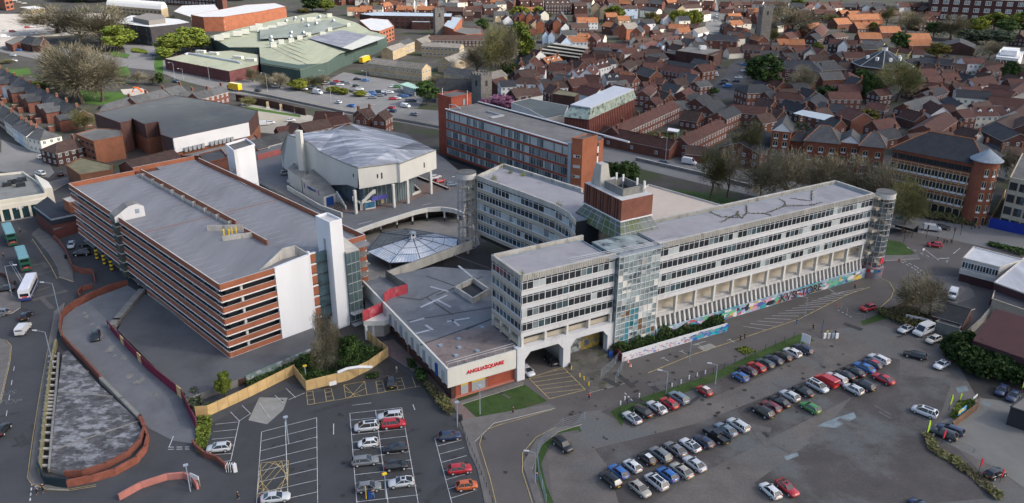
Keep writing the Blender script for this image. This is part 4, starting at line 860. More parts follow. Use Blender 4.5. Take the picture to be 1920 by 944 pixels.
m=MB(); BF.bx(m,22,23.2,3,9,19.65,20.1); BF.bx(m,14,22,8,8.5,19.65,20.2); m.tube([BF(.8,1,19.6),BF(.8,1,21.2),BF(3,2,21.2),BF(5,3,20)],.22,6); m.build('roof_pipework',[alu],bo)
# pale flat roof behind the penthouse (low hall)
m=MB(); q=PP([(1195,355),(1215,345),(1358,384),(1240,425),(1190,420)],6); m.prism(q,0,6,1,0); m.walls(q,.3,6,6.5,1,1,True); tag(m.build('low_hall',[mat('sand_roof',(.50,.43,.36),rough=.95,var=.06,sc=.3),concp]),'low hall with plain sand coloured flat roof behind the grey office block','hall')
# ================================================================ vehicles
def paint(n,c,metal=.0): return mat('paint_'+n,c,rough=.35,var=0,spec=.5,coat=.6,metal=metal)
CC=dict(white=(.62,.63,.64),silver=(.50,.52,.54),grey=(.17,.18,.19),black=(.012,.013,.015),red=(.42,.015,.025),navy=(.02,.035,.085),blue=(.03,.13,.38),teal=(.03,.07,.09),champagne=(.36,.34,.29),orange=(.50,.11,.03),cream=(.55,.52,.45),maroon=(.16,.015,.03),purple=(.05,.02,.05),green=(.05,.22,.05),yellow=(.75,.45,.02),bluegrey=(.16,.22,.28))
PAINT={k:paint(k,v) for k,v in CC.items()}
carglass=mat('car_glass',(.015,.02,.025),rough=.08,var=0,spec=.7); rim=mat('wheel_rim',(.42,.43,.44),var=0,rough=.4); headl=mat('headlight_lens',(.38,.40,.42),var=0,rough=.1); taill=mat('tail_light_lens',(.45,.01,.01),var=0,rough=.2); plate=mat('number_plate',(.6,.42,.03),var=0); platew=mat('white_plate',(.7,.7,.7),var=0)
#        L    W    H   hood windscreen-base roof-front roof-rear rear-base (fractions from the front) belt
CT=dict(hatchback=(4.2,1.80,1.46,.90,.25,.46,.82,.965,.95),small_car=(3.65,1.66,1.48,.92,.22,.42,.80,.965,.97),saloon=(4.7,1.84,1.43,.88,.27,.47,.72,.90,.94),coupe=(4.35,1.80,1.36,.86,.30,.49,.68,.93,.92),suv=(4.55,1.88,1.66,1.02,.24,.41,.86,.98,1.08),estate=(4.7,1.82,1.48,.90,.26,.45,.90,.98,.95),mpv=(4.6,1.86,1.68,.98,.17,.38,.89,.98,1.02))
CM={}
def car_mesh(t):
    if t in CM: return CM[t]
    L,W,H,hd,a,b,c,d,bl=CT[t]; X=lambda f:L/2-f*L; w=W/2
    st=[(0,.42,.60,.62),(.012,.34,hd-.22,.78),(.045,.28,hd-.10,.90),(.11,.25,hd-.03,.97),(a,.24,hd+.04,1),(.5,.22,bl,1),(d-.05,.24,bl+.01,1),(.955,.28,bl-.02,.95),(.985,.36,bl-.07,.86),(1,.48,bl-.16,.72)]
    mb=MB(); n=10; rings=[]
    for f,z0,zb,k in st:
        x=X(f); y=w*k; zm=(z0+zb)/2
        rings.append([(x,-y*.86,z0),(x,-y*.98,z0+.1),(x,-y,zm),(x,-y*.97,zb-.1),(x,-y*.84,zb),(x,y*.84,zb),(x,y*.97,zb-.1),(x,y,zm),(x,y*.98,z0+.1),(x,y*.86,z0)])
    vs=[v for r in rings for v in r]; mb.add(vs,[(i*n+k,(i+1)*n+k,(i+1)*n+(k+1)%n,i*n+(k+1)%n) for i in range(len(rings)-1) for k in range(n)],0)
    mb.add(rings[0],[tuple(range(n))],0); mb.add(rings[-1],[tuple(range(n-1,-1,-1))],0)
    g0,g1,g2,g3=X(a),X(b),X(c),X(d); zb,zr=bl-.02,H-.05; wb,wt=w*.89,w*.66
    roof=[(g1+.06,-wt*.96,zr),(g2-.06,-wt*.96,zr),(g2-.06,wt*.96,zr),(g1+.06,wt*.96,zr)]
    top=[(g1-.15,-wt*.8,H),(g2+.12,-wt*.8,H),(g2+.12,wt*.8,H),(g1-.15,wt*.8,H)]
    mb.add(roof+top,[(4,5,6,7),(0,1,5,4),(1,2,6,5),(2,3,7,6),(3,0,4,7)],0)
    for s in (-1,1):
        mb.tube([(g0,s*wb,zb),(g1,s*wt,zr)],.045,4,0); mb.tube([(g3,s*wb,zb),(g2,s*wt,zr)],.09 if t!='coupe' else .06,4,0)
        m=(g1+g2)/2-.1; mb.tube([(m,s*(wb+.0),zb),(m,s*(wt+.01),zr)],.04,4,0)
        if t in('estate','mpv','suv'): m2=g2+.25*(g1-g2)*.6; mb.tube([(m2,s*wb,zb),(m2,s*wt,zr)],.05,4,0)
        mb.box((g0-.25,s*(w+.09),bl-.02),.12,.2,.14,0,0)
    g=MB(); B=[(g0,-wb,zb),(g3,-wb,zb),(g3,wb,zb),(g0,wb,zb)]; T=[(g1,-wt,zr),(g2,-wt,zr),(g2,wt,zr),(g1,wt,zr)]
    g.add(B+T,[(0,1,5,4),(1,2,6,5),(2,3,7,6),(3,0,4,7),(4,5,6,7)],0)
    if t in('mpv','coupe') : g.add([(x*.72+.28*(g1+g2)/2,y*.6,H+.008) for x,y,z in T],[(0,1,2,3)],0)
    CM[t]=dict(body=mb.mesh('car_body',[PAINT['black']],smooth=True),windows=g.mesh('car_windows',[carglass]),dims=(L,W,.33 if t!='suv' else .37))
    return CM[t]
def wheel_mesh(r,wd=.22):
    k=('w',r)
    if k not in CM:
        m=MB(); m.tube([(0,-wd/2,0),(0,wd/2,0)],r,14,0); m.tube([(0,-wd/2-.012,0),(0,wd/2+.012,0)],r*.62,8,1); CM[k]=m.mesh('wheel',[blackr,rim])
    return CM[k]
def lamp_mesh(k,m,sx,sy,sz):
    if k not in CM: b=MB(); b.box((0,0,-sz/2),sx,sy,sz); CM[k]=b.mesh(k,[m])
    return CM[k]
def van_mesh(t):
    if t in CM: return CM[t]
    L,W,H,nose=dict(van=(4.9,1.92,1.98,.20),large_van=(5.6,2.02,2.5,.18),minibus=(5.5,2.0,2.45,.18))[t]; w=W/2; X=lambda f:L/2-f*L; mb=MB(); g=MB()
    pr=[(X(0),.45),(X(0),.85),(X(.03),1.05),(X(nose),1.22),(X(nose+.15),H-.06),(X(nose+.25),H),(X(.98),H-.02),(X(1),H-.15),(X(1),.45)]
    A=[(x,-w if z<1.3 else -w*.92,z) for x,z in pr]; B=[(x,-y,z) for x,y,z in A]; n=len(pr)
    mb.poly(A,0); mb.poly(B[::-1],0)
    for i in range(n): mb.poly([A[i],B[i],B[(i+1)%n],A[(i+1)%n]],0)
    def q(f0,z0,f1,z1,o=.012): return (X(f0)+o,z0),(X(f1)+o,z1)
    (x0,z0),(x1,z1)=(X(nose)+.03,1.27),(X(nose+.14)+.03,H-.16); k=.9
    g.poly([(x0,-w*.86,z0),(x0,w*.86,z0),(x1,w*.8,z1),(x1,-w*.8,z1)],0)
    for s in (-1,1):
        y=s*(w*.965+.012)
        g.poly([(X(nose+.04),y,1.3),(X(nose+.2),y,1.3),(X(nose+.2),y*.97,H-.35),(X(nose+.13),y*.97,H-.35)],0)
        if t=='minibus': g.poly([(X(nose+.24),y,1.3),(X(.96),y,1.3),(X(.96),y*.97,H-.4),(X(nose+.24),y*.97,H-.4)],0)
        mb.box((X(nose+.03),s*(w+.14),1.3),.14,.24,.3,0,0)
    g.poly([(X(1)-.012,-w*.75,1.35),(X(1)-.012,w*.75,1.35),(X(1)-.012,w*.72,H-.35),(X(1)-.012,-w*.72,H-.35)],0)
    CM[t]=dict(body=mb.mesh('van_body',[PAINT['white']]),windows=g.mesh('van_windows',[carglass]),dims=(L,W,.36)); return CM[t]
def pickup_mesh():
    if 'pickup' in CM: return CM['pickup']
    car_mesh('suv'); L,W=5.2,1.88; mb=MB(); w=W/2
    mb.box((0,0,.4),L,W,.62); mb.box((1.6,0,1.0),1.7,W*.96,.12); mb.box((-1.65,-w+.06,1.02),1.8,.1,.25); mb.box((-1.65,w-.06,1.02),1.8,.1,.25); mb.box((-2.55,0,1.02),.1,W,.22); mb.box((-.05,0,1.66),1.5,W*.74,.1)
    g=MB(); g.add([(1.0,-w*.9,1.02),(-.9,-w*.9,1.02),(-.9,w*.9,1.02),(1.0,w*.9,1.02),(.6,-w*.72,1.67),(-.8,-w*.72,1.67),(-.8,w*.72,1.67),(.6,w*.72,1.67)],[(0,1,5,4),(1,2,6,5),(2,3,7,6),(3,0,4,7)],0)
    CM['pickup']=dict(body=mb.mesh('pickup_body',[PAINT['black']]),windows=g.mesh('pickup_windows',[carglass]),dims=(L,W,.38)); return CM['pickup']
VT=('van','large_van','minibus')
def slot(o,m):
    o.material_slots[0].link='OBJECT'; o.material_slots[0].material=m
KID=dict(hatchback='hatchback',small_car='small car',saloon='saloon car',coupe='coupe',suv='tall SUV',estate='estate car',mpv='people carrier',van='van',large_van='large van',minibus='minibus',pickup='pickup truck')
def make_car(px,py,colr,t,a,label,group,z=0,near=True,roof=None):
    q=P(px,py,z+.45); q.z=z+.1 if z==0 else z+.02
    M=van_mesh(t) if t in VT else pickup_mesh() if t=='pickup' else car_mesh(t); L,W,r=M['dims']; pm_=PAINT[colr]
    if not near:
        o=inst('parked_car' if t not in VT else 'van',M['body'],None,q,a); slot(o,pm_); tag(o,label,'van' if t in VT else 'car',group)
        wn=bpy.data.objects.new('windows',M['windows']); COL.objects.link(wn); wn.parent=o
        return o
    th=thing('parked_car' if t not in VT else 'van',label,'van' if t in VT else 'car',q,group,a)
    def sub(n,me,loc,rot=0):
        o=bpy.data.objects.new(n,me); COL.objects.link(o); o.parent=th; o.location=loc; o.rotation_euler=(0,0,rot); return o
    o=sub('body',M['body'],(0,0,0)); slot(o,pm_); sub('windows',M['windows'],(0,0,0))
    for x in (L*.31,-L*.29):
        for s in (-1,1): sub('wheel',wheel_mesh(r),(x,s*(W/2-.09),r))
    hz=.72 if t not in VT else .85
    for s in (-1,1):
        sub('headlight',lamp_mesh('headlight',headl,.3,.26,.12),(L/2-.30,s*W*.34,hz-.06)); sub('tail_light',lamp_mesh('tail_light',taill,.1,.3,.2),(-L/2+.09,s*W*.37,hz+.12))
    sub('rear_number_plate',lamp_mesh('rear_plate',plate,.03,.52,.12),(-L/2-.012,0,.62))
    if roof:
        Lc,Wc,H,hd,fa,fb,fc,fd,bl=CT[t]; x1,x2=Lc/2-fb*Lc-.08,Lc/2-fc*Lc+.06
        k='roof_%s%s'%(t,roof)
        if k not in CM: b=MB(); b.box(((x1+x2)/2,0,H+.004),x1-x2,Wc*.55,.02); CM[k]=b.mesh('roof_panel',[PAINT[roof]])
        sub('roof_panel',CM[k],(0,0,0))
    return th
def lot(group,phrase,lst,adir,near=True,z=0,order='left'):
    "lst: (px,py,colour,type[,reversed or angle in degrees][,roof])"
    lst=sorted(lst,key=lambda c:c[0]); cnt={}
    kk=lambda c:(c[2],c[3])+tuple(c[5:])
    for c in lst: cnt[kk(c)]=cnt.get(kk(c),0)+1
    seen={}
    for c in lst:
        k=kk(c); seen[k]=seen.get(k,0)+1; f=c[4] if len(c)>4 else 0
        base=f"{c[2].replace('bluegrey','blue grey')} {KID[c[3]]}"
        if len(c)>5: base+=f" with {c[5]} roof"
        lab=f"{base} {phrase}" if cnt[k]==1 else f"{ORD[seen[k]-1]} {base} from the left {phrase}"
        a=adir if f==0 else adir+math.pi if f==1 else R(f)
        make_car(c[0],c[1],c[2],c[3],a,lab,group,z,near,c[5] if len(c)>5 else None)
rowa=ang(P(1190,780),P(1500,648)); nose=rowa+math.pi/2
lot('cars parked along the fence row','in the row along the grass verge',[(1189,782,'silver','coupe'),(1209,769,'black','saloon'),(1235,762,'silver','saloon'),(1258,754,'red','hatchback'),(1276,744,'bluegrey','suv'),(1324,730,'red','small_car',0,'white'),(1391,703,'blue','small_car'),(1405,691,'purple','hatchback'),(1421,684,'red','hatchback'),(1437,677,'teal','hatchback'),(1453,670,'navy','hatchback'),(1470,663,'black','hatchback'),(1488,656,'white','hatchback'),(1508,649,'navy','estate')],nose)
G2='cars parked in the back to back rows'
lot(G2,'in the upper line of the gravel rows',[(1150,899,'black','suv'),(1165,884,'blue','hatchback'),(1191,873,'white','small_car'),(1218,859,'black','small_car',0,'white'),(1243,851,'grey','suv'),(1271,840,'grey','saloon'),(1299,832,'white','coupe'),(1324,825,'navy','hatchback'),(1348,815,'black','pickup'),(1365,802,'bluegrey','saloon'),(1388,793,'silver','estate'),(1434,768,'black','suv'),(1449,758,'maroon','hatchback'),(1465,748,'black','saloon'),(1484,737,'silver','hatchback'),(1509,728,'black','saloon'),(1536,719,'silver','mpv',1),(1552,710,'red','van'),(1570,703,'silver','estate'),(1587,696,'black','coupe'),(1605,690,'black','saloon'),(1623,682,'blue','saloon'),(1638,675,'navy','hatchback',0,'red'),(1650,666,'white','estate')],nose)
lot(G2,'in the lower line of the gravel rows',[(1206,916,'champagne','hatchback',1),(1236,902,'silver','mpv'),(1257,888,'blue','hatchback'),(1283,880,'champagne','saloon'),(1307,867,'silver','saloon'),(1523,759,'green','hatchback'),(1603,723,'silver','hatchback'),(1623,716,'black','suv'),(1659,703,'red','saloon')],nose)
lot('cars left around the gravel car park','standing alone beside the curved grass verge',[(1060,835,'black','suv')],nose+math.pi)
lot('cars left around the gravel car park','parked on the open gravel near the bottom edge',[(1450,916,'white','hatchback'),(1482,910,'red','coupe',1),(1732,942,'navy','hatchback')],nose-.15)
lot('cars on the forecourt','beside the feather flags of the concrete forecourt',[(1737,764,'white','mpv'),(1786,797,'navy','estate'),(1774,806,'black','suv'),(1871,878,'black','hatchback',25)],nose+.25)
lot('cars by the clipped bush','near the big dark evergreen hedge',[(1718,658,'black','estate'),(1768,675,'white','coupe',215),(1881,722,'navy','hatchback',225),(1903,732,'navy','saloon',225)],R(150))
lot('vehicles by the grey block wall','parked in front of the grey block garden wall',[(1699,609,'silver','coupe'),(1733,613,'white','minibus'),(1752,628,'cream','hatchback')],R(213))
lot('cars at the junction','on the road by the tower junction',[(1629,570,'red','hatchback',205),(1752,450,'red','hatchback',165),(1747,420,'silver','van',-18),(1766,417,'black','saloon',-18),(1692,403,'teal','hatchback',165),(1787,544,'white','van',235)],0)
lot('cars under the portal','under the concrete portal of the office block',[(992,697,'silver','hatchback'),(1036,676,'black','hatchback')],R(-62))
lotd=ang(P(660,840),P(757,828))
LL='cars in the marked asphalt car park'
lot(LL,'in the marked asphalt bays',[(415,849,'silver','hatchback',1),(523,941,'silver','saloon'),(735,785,'silver','estate',1),(742,800,'red','suv'),(692,806,'silver','mpv',1),(695,837,'white','small_car',1),(746,845,'black','coupe',1),(690,870,'grey','estate'),(748,878,'black','hatchback'),(758,909,'silver','coupe',1),(697,919,'grey','hatchback'),(848,821,'navy','hatchback'),(867,883,'red','hatchback'),(881,914,'orange','small_car')],lotd)
lot(LL,'parked among the disabled bays',[(737,721,'black','suv')],lotd+math.pi/2)
lot('traffic in the left street','in the street left of the ramp',[(46,632,'white','van',100),(50,606,'black','hatchback',100),(9,820,'black','hatchback',95),(10,556,'black','saloon',200),(3,600,'grey','hatchback',180)],R(95))
lot('traffic in the left street','driving down the curved ramp road',[(182,642,'black','hatchback')],R(-68),z=.8)
lot('cars in the service yard','in the small yard behind the wavy brick wall',[(134,472,'silver','hatchback',-70),(154,487,'black','suv',195),(165,469,'black','saloon',195)],0)
lot('cars behind the left shops','beside the blue gates behind the left shops',[(74,338,'white','suv',150),(112,338,'black','hatchback',120),(79,307,'white','hatchback',40)],0)
lot('cars on the upper deck','on the raised deck beside the cinema',[(537,331,'grey','mpv'),(549,346,'white','hatchback'),(815,335,'white','hatchback',40),(823,342,'red','hatchback',40),(846,348,'bluegrey','hatchback',20)],R(25),z=4.45)
fd=ang(P(480,168),P(900,235))
lot('traffic on the dual carriageway','on the dual carriageway flyover',[(592,180,'white','large_van'),(630,197,'white','hatchback',1),(655,203,'blue','saloon',1),(733,212,'navy','hatchback',1),(730,206,'red','hatchback',1),(757,203,'white','van'),(774,218,'grey','saloon'),(1242,303,'navy','saloon'),(1290,302,'white','large_van'),(325,162,'navy','hatchback'),(480,177,'black','hatchback')],fd,False)
lot('cars in the far car park','before the green roofed factory',[(608,162,'white','saloon'),(620,162,'navy','hatchback'),(627,158,'red','hatchback'),(634,164,'white','hatchback'),(640,160,'black','hatchback'),(647,161,'grey','hatchback'),(666,153,'black','saloon'),(681,155,'blue','saloon'),(664,166,'black','hatchback'),(670,172,'white','suv'),(643,179,'white','hatchback'),(651,176,'black','saloon'),(694,178,'blue','hatchback'),(699,183,'blue','saloon'),(687,183,'silver','hatchback'),(695,187,'grey','saloon'),(707,176,'black','hatchback'),(709,183,'grey','hatchback'),(715,181,'navy','hatchback'),(719,176,'white','saloon'),(727,177,'white','hatchback'),(734,166,'white','saloon'),(741,166,'green','hatchback'),(748,184,'navy','hatchback'),(755,184,'blue','hatchback'),(761,182,'navy','saloon'),(770,179,'white','hatchback'),(733,189,'red','hatchback'),(741,188,'white','hatchback'),(763,192,'grey','hatchback'),(771,192,'navy','hatchback')],R(10),False)
lot('cars in the far car park','behind the verge bushes',[(506,163,'white','hatchback'),(515,169,'white','hatchback'),(500,168,'grey','hatchback'),(566,173,'white','hatchback'),(582,170,'white','hatchback')],R(-15),False)
lot('cars in the courtyard car park','in the courtyard car park',[(1334,125,'black','hatchback'),(1341,122,'navy','hatchback'),(1334,132,'white','hatchback'),(1336,137,'white','hatchback'),(1391,128,'white','hatchback'),(1380,141,'white','hatchback'),(1376,147,'navy','hatchback'),(1355,147,'black','hatchback'),(1352,152,'black','saloon'),(1359,158,'blue','van'),(1390,116,'blue','hatchback')],R(160),False)
lot('traffic in the far street','in the far straight street',[(1331,11,'white','hatchback'),(1337,27,'white','large_van'),(1327,35,'white','van'),(1336,34,'silver','hatchback'),(1336,17,'blue','hatchback')],R(95),False)
lot('vehicles in the pale yard','in the pale yard at the upper left',[(22,14,'white','hatchback'),(29,17,'silver','hatchback'),(39,19,'white','saloon'),(19,73,'maroon','van'),(3,72,'white','hatchback'),(59,76,'white','pickup'),(5,83,'white','large_van'),(88,66,'white','van'),(54,63,'white','large_van'),(46,64,'red','hatchback'),(116,76,'white','saloon'),(100,73,'white','hatchback'),(49,51,'black','hatchback')],R(20),False)
lot('cars near the roundabout','near the roundabout at the upper left',[(8,104,'grey','van'),(20,117,'silver','hatchback'),(22,127,'white','hatchback'),(31,107,'blue','hatchback'),(217,104,'black','hatchback'),(284,113,'teal','hatchback'),(189,214,'purple','hatchback')],R(-10),False)
lot('cars in the old yard','on the old concrete yard behind the cinema',[(492,240,'white','van'),(505,237,'white','small_car'),(542,232,'white','hatchback')],R(20),False)
# buses and lorries
def bus(px,py,a,L,H,body,roofm,lower,label,dd=True):
    q=P(px,py,0); t=thing('bus',label,'bus',(q.x,q.y,.06),'buses in the left street',a); W=2.5
    def sub(n,mb,ms): o=bpy.data.objects.new(n,mb.mesh(n,ms)); COL.objects.link(o); o.parent=t; return o
    def prof(z0,z1,k=1): return [(-L/2*k,-W/2*k),(L/2*k,-W/2*k),(L/2*k,W/2*k),(-L/2*k,W/2*k)]
    m=MB(); m.prism(prof(0,0),.35,H-.25,0); m.add([(x,y,H-.25) for x,y in prof(0,0)]+[(x*.985,y*.86,H) for x,y in prof(0,0)],[(0,1,5,4),(1,2,6,5),(2,3,7,6),(3,0,4,7),(4,5,6,7)],1); sub('body',m,[body,roofm])
    m=MB(); m.prism(prof(0,0,1.004),.34,1.0,0); sub('skirt',m,[lower])
    m=MB(); zs=[(1.25,2.15)]+([(2.75,3.6)] if dd else [])
    for z0,z1 in zs:
        for s in (-1,1): m.box((0,s*(W/2+.0),z0),L*.93,.03,z1-z0)
        m.box((L/2+.005,0,z0),.03,W*.88,z1-z0); m.box((-L/2-.005,0,z0+.15),.03,W*.75,z1-z0-.15)
    sub('windows',m,[carglass])
    for x in (L*.30,-L*.27):
        for s in (-1,1): o=bpy.data.objects.new('wheel',wheel_mesh(.48,.3)); COL.objects.link(o); o.parent=t; o.location=(x,s*(W/2-.14),.45)
    for s in (-1,1): o=bpy.data.objects.new('tail_light',lamp_mesh('bus_tail',taill,.05,.25,.4)); COL.objects.link(o); o.parent=t; o.location=(-L/2-.02,s*1.0,1.0)
    m=MB(); m.box((-L/2-.03,0,1.05),.03,1.2,.45,0,0); sub('rear_advert',m,[mat('advert_red',(.45,.10,.10),var=.5,sc=2)])
    return t
ba=ang(P(57,553),P(20,455))
gb=paint('bus_green',(.015,.10,.06)); tl=mat('bus_roof_teal',(.16,.33,.36),var=.08,sc=.5,rough=.5); bb=paint('bus_blue',(.03,.06,.22)); lg=paint('bus_light',(.75,.76,.8))
bus(21,465,ba+.02,10.2,4.1,gb,tl,gb,'green double decker bus with teal roof, front of the bus queue')
bus(47,511,ba+.0,10.2,4.1,gb,tl,gb,'green double decker bus with teal roof, between two other buses')
bus(57,562,ba-.28,10.5,3.3,lg,mat('bus_roof_white',(.66,.68,.74),var=.05,rough=.5),bb,'white roofed single deck bus with blue lower body at the queue end',False)
def lorry(px,py,a,L,H,colr,label,w_=2.5):
    q=P(px,py,0); t=thing('lorry',label,'lorry',q,None,a)
    def sub(n,mb,ms): o=bpy.data.objects.new(n,mb.mesh(n,ms)); COL.objects.link(o); o.parent=t
    m=MB(); m.box((-.9,0,.9),L-1.8,w_,H-.9,0,0,1); sub('box_body',m,[PAINT[colr],mat('lorry_roof',(.6,.55,.3),var=.1)])
    m=MB(); m.prism([(L/2-1.7,-1.1),(L/2,-1.1),(L/2,1.1),(L/2-1.7,1.1)],.5,2.6,0); sub('cab',m,[PAINT[colr]])
    m=MB(); m.box((L/2+.01,0,1.5),.04,1.9,.8); m.box((L/2-.8,0,1.6),.9,2.24,.7); sub('windscreen',m,[carglass])
    for x in (L*.36,-L*.18,-L*.36):
        for s in (-1,1): o=bpy.data.objects.new('wheel',wheel_mesh(.48,.3)); COL.objects.link(o); o.parent=t; o.location=(x,s*(w_/2-.15),.48)
lorry(436,177,fd+math.pi,9.5,4.0,'yellow','yellow box lorry on the dual carriageway beside the brick shed')
lorry(680,121,R(75),12,3.9,'yellow','yellow trailer lorry backed up against the green factory wall')
lorry(1052,648,R(118),7,3.2,'silver','pale box lorry parked deep under the concrete portal')
# ================================================================ houses of the town
WALL=dict(b=('brick',brick),d=('dark brick',brick_dark),o=('orange brick',brick_org),w=('white',white),c=('cream',cream),y=('tan brick',tan_brick),l=('pale blue',bluer),f=('flint',flint),g=('yellow',yellowr))
ROOF=dict(s=('grey slate',slate),d=('dark slate',dslate),r=('red tile',redtile),n=('brown tile',browntile),o=('orange tile',orgtile),g=('grey tile',greytile))
stack=mat('chimney_brick',(.15,.065,.045),var=.2,sc=1,rnd=.15); pots=mat('chimney_pot',(.33,.22,.13),var=.1)
def chim_mesh(n=2):
    k=('chim',n)
    if k not in CM:
        m=MB(); m.box((0,0,-1.2),.5*n+.1,.65,2.5,0,0); m.box((0,0,1.3),.5*n+.22,.78,.15,0,0)
        for i in range(n): m.cyl(((i-(n-1)/2)*.5,0,1.5),.13,.45,6,1)
        CM[k]=m.mesh('chimney',[stack,pots])
    return CM[k]
HSEEN={}; FAR=MB(); SCORES=[]; FAR_MIN=0.0206
FARM={'brick':0,'brick_dark':1,'brick_orange':2,'white_paint':3,'cream_render':4,'tan_brick':5,'blue_render':6,'flint':7,'yellow_render':8}; FARR={'s':9,'d':10,'r':11,'n':12,'o':13,'g':14}
def small(A,B,W):
    M_=(A+B)/2; s=math.sqrt(((A-B).length+W)*W)/M_.length; SCORES.append(s); return s<FAR_MIN
def far_house(A,B,W,ze,wall,roof,hip=(0,0),chim=1,**k):
    zr=A.z; d=Vector((B.x-A.x,B.y-A.y,0)).normalized(); n=Vector((-d.y,d.x,0)); h0=A-d*hip[0]; h1=B+d*hip[1]; w_=FARM[WALL[wall][1].name]; r_=FARR[roof]
    def pt(e,s,z,o=0): q=e+n*s*(W/2+o); return (q.x,q.y,z)
    FAR.prism([pt(h0,-1,0),pt(h1,-1,0),pt(h1,1,0),pt(h0,1,0)],0,ze,w_)
    for e,r0 in ((h0,A),(h1,B)): FAR.add([pt(e,-1,ze),pt(e,1,ze),(r0.x,r0.y,zr)],[(0,1,2)],w_ if e is A or e is B or (e-r0).length<.01 else r_)
    for s in (-1,1): FAR.poly([pt(h0-d*.2,s,ze-.1,.25),pt(h1+d*.2,s,ze-.1,.25),(B.x,B.y,zr+.08),(A.x,A.y,zr+.08)],r_)
    if chim: FAR.box((B.x,B.y,zr-1),1.0,.8,2.5,0,0)
    kk=max(1,int((h1-h0).length/3))
    for s in (-1,1):
        if (n*s).y<0:
            for i in range(kk):
                p=h0.lerp(h1,(i+.5)/kk)+n*s*(W/2+.04); FAR.box((p.x,p.y,ze-2.0),1.0,.06,1.2,math.atan2(d.y,d.x),15 if i%2 else 3)
def house(A,B,W,ze,wall,roof,name,label,group,cat='house',hip=(0,0),chim=1,win=True,floors=None,dorm=0,ov=.25,winw=1.1,gap=2.6,side=(1,1)):
    "gabled house: A,B ends of the ridge (with ridge height), W width, ze eaves height"
    zr=A.z; d=Vector((B.x-A.x,B.y-A.y,0)); L=d.length; d=d/L; n=Vector((-d.y,d.x,0)); a=math.atan2(d.y,d.x)
    # widen so that the camera side is -n
    if n.y<0 and abs(n.y)>.2: A,B=B,A; d=-d; n=-n; a=math.atan2(d.y,d.x); hip=(hip[1],hip[0])
    M_=(A+B)/2; t=thing(name,label,cat,(M_.x,M_.y,0),group)
    h0=A-d*hip[0]; h1=B+d*hip[1]
    def pt(e,s,z): q=e+n*(s*W/2); return (q.x,q.y,z)
    m=MB(); c=[pt(h0,-1,0),pt(h1,-1,0),pt(h1,1,0),pt(h0,1,0)]; m.prism(c,0,ze,0)
    if not hip[0]: m.add([pt(h0,-1,ze),pt(h0,1,ze),(A.x,A.y,zr-.05)],[(0,1,2)],0)
    if not hip[1]: m.add([pt(h1,-1,ze),pt(h1,1,ze),(B.x,B.y,zr-.05)],[(0,1,2)],0)
    m.build('wall',[WALL[wall][1]],t)
    m=MB(); o=ov; sl=(zr-ze)/(W/2); e0=h0-d*(o if not hip[0] else o); e1=h1+d*o
    def ep(e,s): q=e+n*(s*(W/2+o)); return Vector((q.x,q.y,ze-sl*o+.06))
    RA=(A-d*(o if not hip[0] else 0)); RB=(B+d*(o if not hip[1] else 0)); RA=Vector((RA.x,RA.y,zr+.06)); RB=Vector((RB.x,RB.y,zr+.06))
    th=Vector((0,0,-.16))
    for s in (-1,1):
        q=[ep(e0,s),ep(e1,s),RB,RA]; m.poly(q if s<0 else q[::-1],0); m.poly([v+th for v in q],0)
        m.poly([q[0],q[1],q[1]+th,q[0]+th],1)
        if not hip[0]: m.poly([q[0],q[3],q[3]+th,q[0]+th],1)
        if not hip[1]: m.poly([q[1],q[2],q[2]+th,q[1]+th],1)
    if hip[0]: m.poly([ep(e0,1),ep(e0,-1),RA],0)
    if hip[1]: m.poly([ep(e1,-1),ep(e1,1),RB],0)
    m.tube([RA,RB],.12,4,2); rf=m.build('roof',[ROOF[roof][1],frame if wall in 'wcl' else conc,ROOF[roof][1]],t)
    k=chim if isinstance(chim,(list,tuple)) else {0:(),1:(.97,),2:(.03,.97),3:(.03,.5,.97)}[chim]
    for f in k:
        p=A.lerp(B,f); inst('chimney',chim_mesh(2),rf,(p.x,p.y,zr),a+math.pi/2)
    if win:
        fl=floors or max(1,int(round((ze-.3)/2.7))); fh=ze/fl
        def face(p0,p1,nrm):
            Lf=(p1-p0).length; kk=max(1,int(Lf/gap)); aa=ang(p0,p1)
            for j in range(fl):
                for i in range(kk):
                    me=win_mesh(winw,1.35,2,0,(0,0,1),.13,0,None,.06); p=p0.lerp(p1,(i+.5)/kk)-Vector((math.cos(aa),math.sin(aa),0))*winw/2+nrm*.02
                    inst('window',me,t,(p.x,p.y,j*fh+fh*.32),aa)
        p0,p1=Vector(pt(h0,-1,0)),Vector(pt(h1,-1,0)); p2=Vector(pt(h1,1,0)); p3=Vector(pt(h0,1,0))
        if side[0] and n.y>0.25: face(p0,p1,-n)
        if side[1]:
            if (d.y<-.25): face(p1,p2,d)
            elif (d.y>.25): face(p3,p0,-d)
    for i in range(dorm):
        f=(i+.5)/dorm; p=A.lerp(B,f)-n*W*.28; zz=ze+(zr-ze)*.42; mm=MB()
        q0,q1=p-d*.75,p+d*.75; r_=p+n*W*.2
        mm.poly([(q0.x,q0.y,zz-.6),(q1.x,q1.y,zz-.6),(q1.x,q1.y,zz+.9),(p.x,p.y,zz+1.6),(q0.x,q0.y,zz+.9)],0)
        for q in (q0,q1): mm.add([(q.x,q.y,zz+.9),(p.x,p.y,zz+1.6),((p+n*W*.24).x,(p+n*W*.24).y,zz+1.6),((q+n*W*.2).x,(q+n*W*.2).y,zz+.9)],[(0,1,2,3)],1); mm.add([(q.x,q.y,zz-.6),(q.x,q.y,zz+.9),((q+n*W*.2).x,(q+n*W*.2).y,zz+.9)],[(0,1,2)],0)
        dd=mm.build('dormer',[white,ROOF[roof][1]],t)
        inst('dormer_window',win_mesh(.8,1.0,1,0,(0,),.1,0,None,.05),dd,((p-d*.4-n*.02).x,(p-d*.4-n*.02).y,zz-.3),a)
    return t
